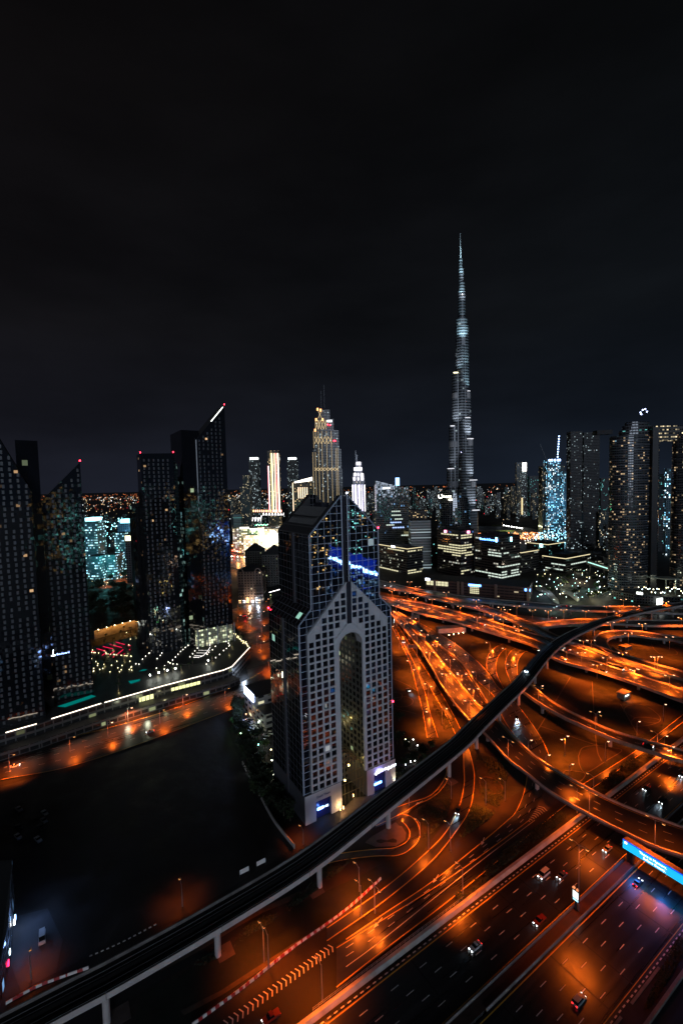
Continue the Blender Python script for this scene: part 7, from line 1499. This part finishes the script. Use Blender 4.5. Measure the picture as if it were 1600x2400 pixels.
def putcar(kind, cname, col, loc, dirv, label, beam=0, group=None):
    t, used_ = car(kind, cname, col, 'parked' not in label); rz = math.atan2(dirv.y, dirv.x); loc = Vector(loc) + Vector((0, 0, .03))
    if used_: t = dup(t, loc, rz, label)
    else: t.location = loc; t.rotation_euler = (0, 0, rz); t['label'] = label
    if group: t['group'] = group
    elif 'group' in t: del t['group']
    if beam:
        for sy in (-.6, .6):
            l_ = bpy.data.lights.new('headlight_beam', 'SPOT'); l_.energy = beam; l_.color = (.62, .82, 1); l_.spot_size = math.radians(46); l_.spot_blend = .8; l_.shadow_soft_size = .12
            lo = bpy.data.objects.new('headlight_beam', l_); COL.objects.link(lo); lo.parent = t; lo.location = (3.0, sy, .85); lo.rotation_euler = Vector((1, sy * .05, -.13)).to_track_quat('-Z', 'Y').to_euler()
    return t
WHc, SIc, BKc, RDc, BUc, GYc = (.6, .58, .56), (.3, .3, .31), (.015, .015, .018), (.22, .025, .015), (.03, .05, .1), (.1, .1, .11)
cl = [('van', 'white', WHc, 'C', 838, 792, -SD, 'white van with headlights on in the left lanes of the main road', 260), ('sedan', 'grey', GYc, 'C', 932, 798, -SD, 'dark sedan driving right beside the white van', 420), ('sedan', 'silver', SIc, 'C', 1170, 658, -SD, 'silver sedan with headlights near the curved flyover shadow', 420),
      ('pickup', 'red', RDc, 'C', 816, 1035, -SD, 'red pickup with bright headlights next to the median barrier', 160), ('sedan', 'white', WHc, 'C', 478, 1172, -SD, 'white sedan alone in the middle of the main road', 260), ('suv', 'black', BKc, 'C', 1462, 405, -SD, 'black car throwing a blue-white light cone beyond the curved flyover', 1500),
      ('sedan', 'black', BKc, 'C', 1376, 338, -SD, 'small dark car with one visible lamp beyond the curved flyover, left lane', 200), ('sedan', 'silver', SIc, 'C', 1566, 268, -SD, 'silver car at the right edge beyond the curved flyover', 500), ('suv', 'silver', SIc, 'C', 1022, 1456, SD, 'silver car with red tail lights on the right lanes near the bottom', 0),
      ('sedan', 'blue', BUc, 'C', 1330, 836, SD, 'dark blue car passing under the glowing cyan sign bridge', 120), ('pickup', 'red', RDc, 'J', 615, 1672, -SD, 'red and white pickup cut by the bottom picture edge', 200)]
for k, cn, cc, v_, x, y, d_, lb, bm in cl: putcar(k, cn, cc, g(v_, x, y), d_, lb, bm)
def dirp(v_, x0, y0, x1, y1, z=0): return (g(v_, x1, y1, z) - g(v_, x0, y0, z)).normalized()
cl = [('suv', 'black', BKc, 'C', 388, 455, 0, (388, 455, 340, 600), 'black car with headlights on the slip road left of the round bed', 500), ('suv', 'black', BKc, 'B', 345, 420, 0, (345, 410, 400, 600), 'black car throwing a long blue-white cone below the viaduct', 2200), ('bus', 'white', WHc, 'A', 280, 668, 0, (280, 640, 310, 760), 'long white bus with bright headlights beside the hotel right edge', 900),
      ('suv', 'white', WHc, 'A', 195, 440, 0, (195, 430, 205, 520), 'white car with bright headlights close to the hotel shoulder', 700), ('sedan', 'silver', SIc, 'A', 333, 1172, 0, (310, 1140, 400, 1240), 'silver car with headlights leaving the ringed lawn beside the hotel', 900), ('suv', 'white', WHc, 'A', 365, 495, 0, (365, 480, 372, 540), 'white car with headlights on the slip road near the small gantry', 500),
      ('sedan', 'black', BKc, 'A', 752, 722, 0, (750, 715, 700, 660), 'dark car with violet headlights on the broad ground road', 0), ('sedan', 'grey', GYc, 'A', 362, 330, 7.6, (362, 330, 300, 300), 'grey car on the left carriageway of the widest flyover', 0), ('sedan', 'silver', SIc, 'A', 685, 438, 7.6, (685, 438, 640, 420), 'silver car on the near carriageway of the widest flyover', 0),
      ('bus', 'white', WHc, 'A', 1160, 475, .1, (1160, 470, 1090, 480), 'white lorry-like bus with bright lights under the split flyover', 0), ('sedan', 'red', RDc, 'A', 1095, 502, 7.6, (1060, 490, 1140, 515), 'red-lit car heading right on the widest flyover', 0), ('sedan', 'grey', GYc, 'A', 145, 107, 7.1, (105, 95, 200, 125), 'grey car with red lights at the left start of the far flyover', 0), ('sedan', 'red', RDc, 'A', 82, 100, 7.1, (60, 90, 120, 105), 'red car first at the left start of the far flyover', 0),
      ('sedan', 'white', WHc, 'A', 590, 328, .1, (590, 328, 640, 345), 'white car between the flyovers, left of the pair', 0), ('sedan', 'silver', SIc, 'A', 680, 338, .1, (680, 338, 740, 350), 'silver car between the flyovers, right of the pair', 0), ('suv', 'black', BKc, 'D', 818, 489, 7.6, (780, 475, 850, 500), 'black car just left of the viaduct on the widest flyover', 0), ('sedan', 'silver', SIc, 'D', 935, 267, 7.1, (980, 268, 900, 266), 'silver car on the far flyover before the viaduct', 0), ('sedan', 'black', BKc, 'D', 985, 266, 7.1, (940, 266, 1000, 267), 'dark car with red lamp on the far flyover', 0),
      ('sedan', 'red', RDc, 'D', 910, 326, .1, (880, 325, 940, 327), 'red car on the low road under the far flyover', 0), ('sedan', 'white', WHc, 'D', 768, 256, 7.1, (800, 257, 740, 254), 'white car on the far flyover above the thin lamp row', 0), ('sedan', 'red', RDc, 'D', 975, 487, 7.6, (1000, 495, 960, 480), 'red car directly right of the viaduct on the wide flyover', 0), ('suv', 'white', WHc, 'M', 100, 762, 7.6, (60, 745, 140, 775), 'white car with headlight right of the viaduct pier', 400),
      ('bus', 'white', WHc, 'M', 740, 872, 7.6, (700, 860, 800, 890), 'white bus on the wide flyover right of the viaduct', 200), ('suv', 'black', BKc, 'M', 590, 915, 7.6, (560, 900, 640, 925), 'black van-like car ahead of the bus on the wide flyover', 300), ('sedan', 'black', BKc, 'B', 1312, 628, 7.6, (1270, 615, 1350, 640), 'dark car on the flyover ramp at the right', 200), ('sedan', 'silver', SIc, 'L', 920, 1090, 0, (950, 1082, 890, 1096), 'silver car with red lights alone on the podium street', 0),
      ('sedan', 'white', WHc, 'G', 78, 108, 0, (40, 118, 120, 98), 'white car at the far left of the podium street', 300), ('sedan', 'red', RDc, 'H', 1172, 412, 0, (1172, 412, 1130, 380), 'red-lit car at the crossing left of the hotel, left one', 0), ('suv', 'grey', GYc, 'H', 1196, 405, 0, (1200, 440, 1190, 380), 'grey car with tail lights at the crossing left of the hotel, middle one', 0), ('sedan', 'black', BKc, 'H', 1216, 425, 0, (1216, 440, 1200, 390), 'dark car with tail lights at the crossing left of the hotel, right one', 0)]
for k, cn, cc, v_, x, y, z, dr, lb, bm in cl: putcar(k, cn, cc, g(v_, x, y, z), dirp(v_, *dr, z), lb, bm)
for x, y in ((1196, 372), (1196, 392), (1198, 430), (1196, 446)): lamp_light('tail_glow', 'POINT', g('H', x, y, 1.6), 160, (1, .03, .03), None, size=.3)
pk = [(395, 1265), (345, 1300), (450, 1270), (485, 1330), (410, 1370), (510, 1380), (430, 1425), (530, 1440), (480, 1490), (570, 1500), (500, 1550), (600, 1555), (820, 1625), (930, 1580)]
for i, (x, y) in enumerate(pk): k, cn, cc = (('sedan', 'silver', SIc), ('suv', 'white', WHc), ('sedan', 'blue', BUc), ('sedan', 'white', WHc))[i % 4]; putcar(k, cn, cc, g('X', x, y), (E1 * 1 + E2 * (.2 if i < 12 else -1.4)).normalized(), 'parked %s %s in the small lot beside the annex, %s from the top' % (cn, 'car' if k == 'sedan' else 'off-roader', nth(i)), 0, 'parked cars beside the annex')
for i, (x, y) in enumerate(((235, 355), (230, 395), (215, 430), (200, 495), (100, 335), (100, 430), (95, 480))): putcar('sedan', ('white', 'silver', 'black')[i % 3], (WHc, SIc, BKc)[i % 3], g('G', x, y), (E1 * .4 - E2).normalized(), 'dim parked %s car at the left side of the vacant lot, %s from the top' % (('white', 'silver', 'black')[i % 3], nth(i)), 0, 'parked cars on the vacant lot')
putcar('van', 'white', WHc, g('G', 222, 1015), -E2, 'white van parked in the bluish light at the left of the vacant lot')
for o in bpy.data.objects:
    pass
# traffic glow on the far road left of the mall
random.seed(8)
for i in range(44):
    x, y = random.uniform(135, 330), 0; y = 1150 + (x - 130) * .35 + random.choice((0, 38, 75, 120)) * (1 - (x - 130) / 420); c = i % 3
    tiny('%s car lamp cluster in the traffic below the white mall, %s one' % (('white', 'orange', 'red')[c], nth(i // 3)), 'traffic lamps below the mall', g('Q', x, y, 3), emis('traffic_%d' % c, ((1, .85, .65), (1, .4, .12), (1, .1, .06))[c], 12), 'traffic_lamp', random.uniform(.9, 1.7), random.uniform(1.2, 2.2))
for x, y in ((160, 1180), (220, 1220), (180, 1260), (280, 1290), (170, 1330)): lamp_light('traffic_light_glow', 'POINT', g('Q', x, y, 12), 20000, (1, .35, .08), None, size=2)
# left dark building with small signs, bluish floodlight on the lot
lb_ = thing('dark_office', 'dark curved building at the lower left edge with tiny blue-white signs', 'building', tuple(g('P', -40, 2300)))
mb = MB(); P = gl('P 35,1905 40,2100 30,2230 10,2330 -20,2420 -500,2500 -420,1960'); mb.prism([Vector((p.x, p.y, 0)) for p in P], 0, 30, mtop=1); 
a = g('P', 20, 2350); hb = htop((28, 1920), g('P', 38, 2120)); mb = MB(); q = [g('P', 36, 2120), g('P', 26, 2250), g('P', 0, 2360), g('P', -60, 2460)]; q = q + [q[3] - E1 * 40, q[0] - E1 * 40 + E2 * 6]
mb.prism(q, 0, [18, 14, 10, 8, 20, 26], mtop=1); mb.build('walls', [F_BLK, ROOFD], lb_)
for i, (x, y, z, c) in enumerate(((33, 2155, 3, (.3, .55, 1)), (31, 2166, 3, (.9, .95, 1)), (20, 2236, 3, (.6, .9, 1)), (17, 2262, 2, (1, .02, .1)), (3, 2285, 3, (.4, .7, 1)), (8, 2290, 1, (1, .02, .15)), (0, 2300, 4, (.8, .9, 1)))):
    p = g('P', x + 3, y, z); mb = MB(); mb.box((p.x, p.y, z), (.4, 1.3, 1.3), ax=E1); mb.build('small_sign', emis('lsign_%d' % i, c, 6), lb_)
for v_, x, y, z, P_ in (('P', 62, 2130, 7, 1300), ('P', 110, 2090, 8, 600), ('P', 45, 2200, 5, 400)): lamp_light('lot_floodlight', 'POINT', g(v_, x, y, z), P_, (.25, .45, 1), None, size=1)
# ================= distant lights of the plain =================
random.seed(3)
def lights(name, n, fn, mat, k=.5):
    mb = MB()
    for _ in range(n):
        x, D, h = fn(); p = at_depth(x, D); s = D / F_PX * k * random.uniform(.5, 1.3); h = max(h, s)
        mb.face([(p.x - s, p.y, h - s), (p.x + s, p.y, h - s), (p.x + s, p.y, h + s), (p.x - s, p.y, h + s)]); mb.face([(p.x, p.y - s, h + s), (p.x + s, p.y, h + s), (p.x, p.y + s, h + s), (p.x - s, p.y, h + s)])
        mb.face([(p.x - s, p.y, h + s), (p.x, p.y + s, h - s), (p.x + s, p.y, h + s)])
    o = mb.build(name, mat); o['kind'] = 'stuff'; return o
def orow():
    r = random.random(); x = random.uniform(170, 345) if r < .22 else random.uniform(0, 1600); D = random.choice((3400, 3900, 4600, 5600, 7200, 9500, 13000)) * random.uniform(.97, 1.05) + (x - 200) * 2 if r < .22 else random.uniform(5000, 16000); return x, D, 8
lights('distant_orange_lights', 480, orow, emis('far_orange', (1, .26, .08), 2.4), .4)
def wrow():
    x = random.choice((random.uniform(180, 340),) + (random.uniform(530, 860),) * 3 + (random.uniform(930, 1600),) * 3); return x, random.uniform(1500, 9000), random.uniform(4, 20)
lights('distant_white_lights', 420, wrow, emis('far_white', (.9, 1, 1), 2.4), .55)
lights('distant_warm_lights', 500, wrow, emis('far_warm_l', (1, .75, .4), 2.2), .5)
lights('distant_red_lights', 90, lambda: (random.uniform(180, 1600), random.uniform(1500, 6000), random.uniform(5, 60)), emis('far_red', (1, .03, .05), 3), .6)
lights('distant_traffic_lights', 190, lambda: (random.uniform(1118, 1265), random.uniform(1180, 1330), 4), emis('far_traffic', (1, .3, .1), 4), 1.0)
lights('distant_traffic_lights', 160, lambda: (random.uniform(1118, 1300), random.uniform(1080, 1300), 4), emis('far_traffic_w', (1, .9, .75), 4), .8)
lights('distant_blue_lights', 70, lambda: (random.uniform(1255, 1330), random.uniform(1050, 1160), random.uniform(2, 30)), emis('far_blue', (.3, .8, 1), 5), 1.1)
lights('distant_cyan_lights', 110, lambda: (random.uniform(190, 330), random.uniform(1200, 2300), random.uniform(2, 25)), emis('far_cyan', (.35, .9, 1), 6), 1.0)
lights('park_lights', 60, lambda: (random.uniform(200, 335), random.uniform(700, 850), 4), emis('far_warm_l', (1, .75, .4), 2.2), .7)
for x, D, P_, c in ((205, 900, 60000, (.2, .8, 1)), (240, 760, 50000, (.2, .9, .9)), (300, 1080, 80000, (.2, .7, 1)), (1290, 1150, 60000, (.2, .6, 1)), (1180, 1260, 40000, (1, .45, .15))): lamp_light('added_area_glow', 'POINT', at_depth(x, D) + Vector((0, 0, 45)), P_, c, None, size=4)  # added lights that brighten whole areas, no lamp bodies
# ================= the city behind the viewpoint (seen only in the mirror glass) =================
random.seed(17)
def refl(view, x, y, t):
    px = vp(view, x, y); d = ray(*px); n_v = -HE2; o = Vector((0, 0, CAM_H)); q0 = hp(0, .8, 0); tt = (q0 - o).dot(n_v) / d.dot(n_v); h = o + d * tt; r = d - 2 * d.dot(n_v) * n_v
    return h + r.normalized() * t
R1, R2 = refl('S', 760, 690, 420), refl('S', 1250, 850, 420)
t = thing('ribbon_block', 'long block whose blue-white roof ribbon is mirrored in the hotel glass', 'building', ((R1.x + R2.x) / 2, (R1.y + R2.y) / 2, 0)); d = (R2 - R1).normalized(); nn = Vector((R1.y - R2.y, R2.x - R1.x, 0)).normalized()
if nn.dot(Vector((1, 0, 0))) < 0: nn = -nn
F_RIB = facade('ribbon_wall', pw=4, ph=4, ww=.7, wh=.7, wall=(.02, .03, .06), glass=(.01, .02, .05), lit=.5, cols=((.03, .1, 1), (.05, .25, 1), (.3, .6, 1)), em=2.5, cluster=.9)
F_ = [Vector((p.x, p.y, 0)) for p in (R1, R2, R2 + nn * 25, R1 + nn * 25)]
mb = MB(); mb.prism(F_, 0, [R1.z - 5, R2.z - 5, R2.z - 5, R1.z - 5], mtop=1); mb.build('walls', [F_RIB, ROOFD], t)
mb = MB(); mb.prism([v + nn * 2 for v in F_], min(R1.z, R2.z) - 5, [R1.z + 22, R2.z + 14, R2.z + 14, R1.z + 22], mtop=1); mb.build('upper_walls', [F_RIB, ROOFD], t)  # blue-lit upper walls added for the glow above the ribbon
for i in range(26):
    a, b = R1.lerp(R2, i / 26), R1.lerp(R2, (i + random.uniform(.85, 1.1)) / 26); mb = MB(); zo = random.uniform(-1.2, 1.2); mb.bar(a + Vector((0, 0, zo)), b + Vector((0, 0, zo)), 2.0, random.uniform(3, 6)); mb.build('ribbon_light', emis('ribbon_%d' % (i % 2), ((.35, .6, 1), (.15, .38, 1))[i % 2], (30, 22)[i % 2]), t)
for zo, h_ in ((9, 7), (-8, 6), (17, 6)):
    mb = MB(); mb.bar(R1 + Vector((0, 0, zo)) + nn * .5, R2 + Vector((0, 0, zo * .8)) + nn * .5, 1.0, h_); mb.build('ribbon_halo_bar', emis('ribbon_halo_bar_%d' % h_, (.01, .06, 1), 1.0), t)  # dim blue bars added as a halo around the ribbon
F_REF = facade('mirror_city', pw=5, ph=4.5, ww=.55, wh=.45, wall=(.03, .035, .04), glass=(.01, .012, .015), lit=.2, cols=(WRM, COO, TEA), em=18, cluster=.9)
F_REF2 = facade('mirror_city_warm', pw=5, ph=4.5, ww=.55, wh=.45, wall=(.035, .03, .03), glass=(.01, .01, .01), lit=.16, cols=(WRM, (1, .6, .2)), em=18, cluster=.8)
k = 0
for i in range(80):
    r = random.uniform(260, 1100); an_ = random.uniform(math.radians(-62), math.radians(12)); c = Vector((r * math.cos(an_), r * math.sin(an_), 0)); w, d_, h = random.uniform(22, 40), random.uniform(22, 40), random.choice((random.uniform(25, 80), random.uniform(60, 170)))
    if c.y > 0 and c.x < c.y * .95 + 60: continue
    if abs((c - SO).dot(SN) - 26) < 62: continue
    rm = (R1 + R2) / 2; fh = H0 + HE1 * 25; va, vb = Vector((rm.x - fh.x, rm.y - fh.y, 0)), Vector((c.x - fh.x, c.y - fh.y, 0))
    if va.angle(vb) < .32 and vb.length < va.length + 60: continue
    k += 1; tt_ = thing('mirrored_tower', 'window-lit tower behind the viewpoint, mirrored in the hotel glass, %s of the group' % nth(min(k - 1, 56)), 'building', c, 0, 'towers mirrored in the hotel glass')
    mb = MB(); mb.prism([Vector((p.x - 0, p.y - 0, 0)) for p in fp(c, w, d_)], 0, h, mtop=1); mb.build('walls', [random.choice((F_REF, F_REF2)), ROOFD], tt_)
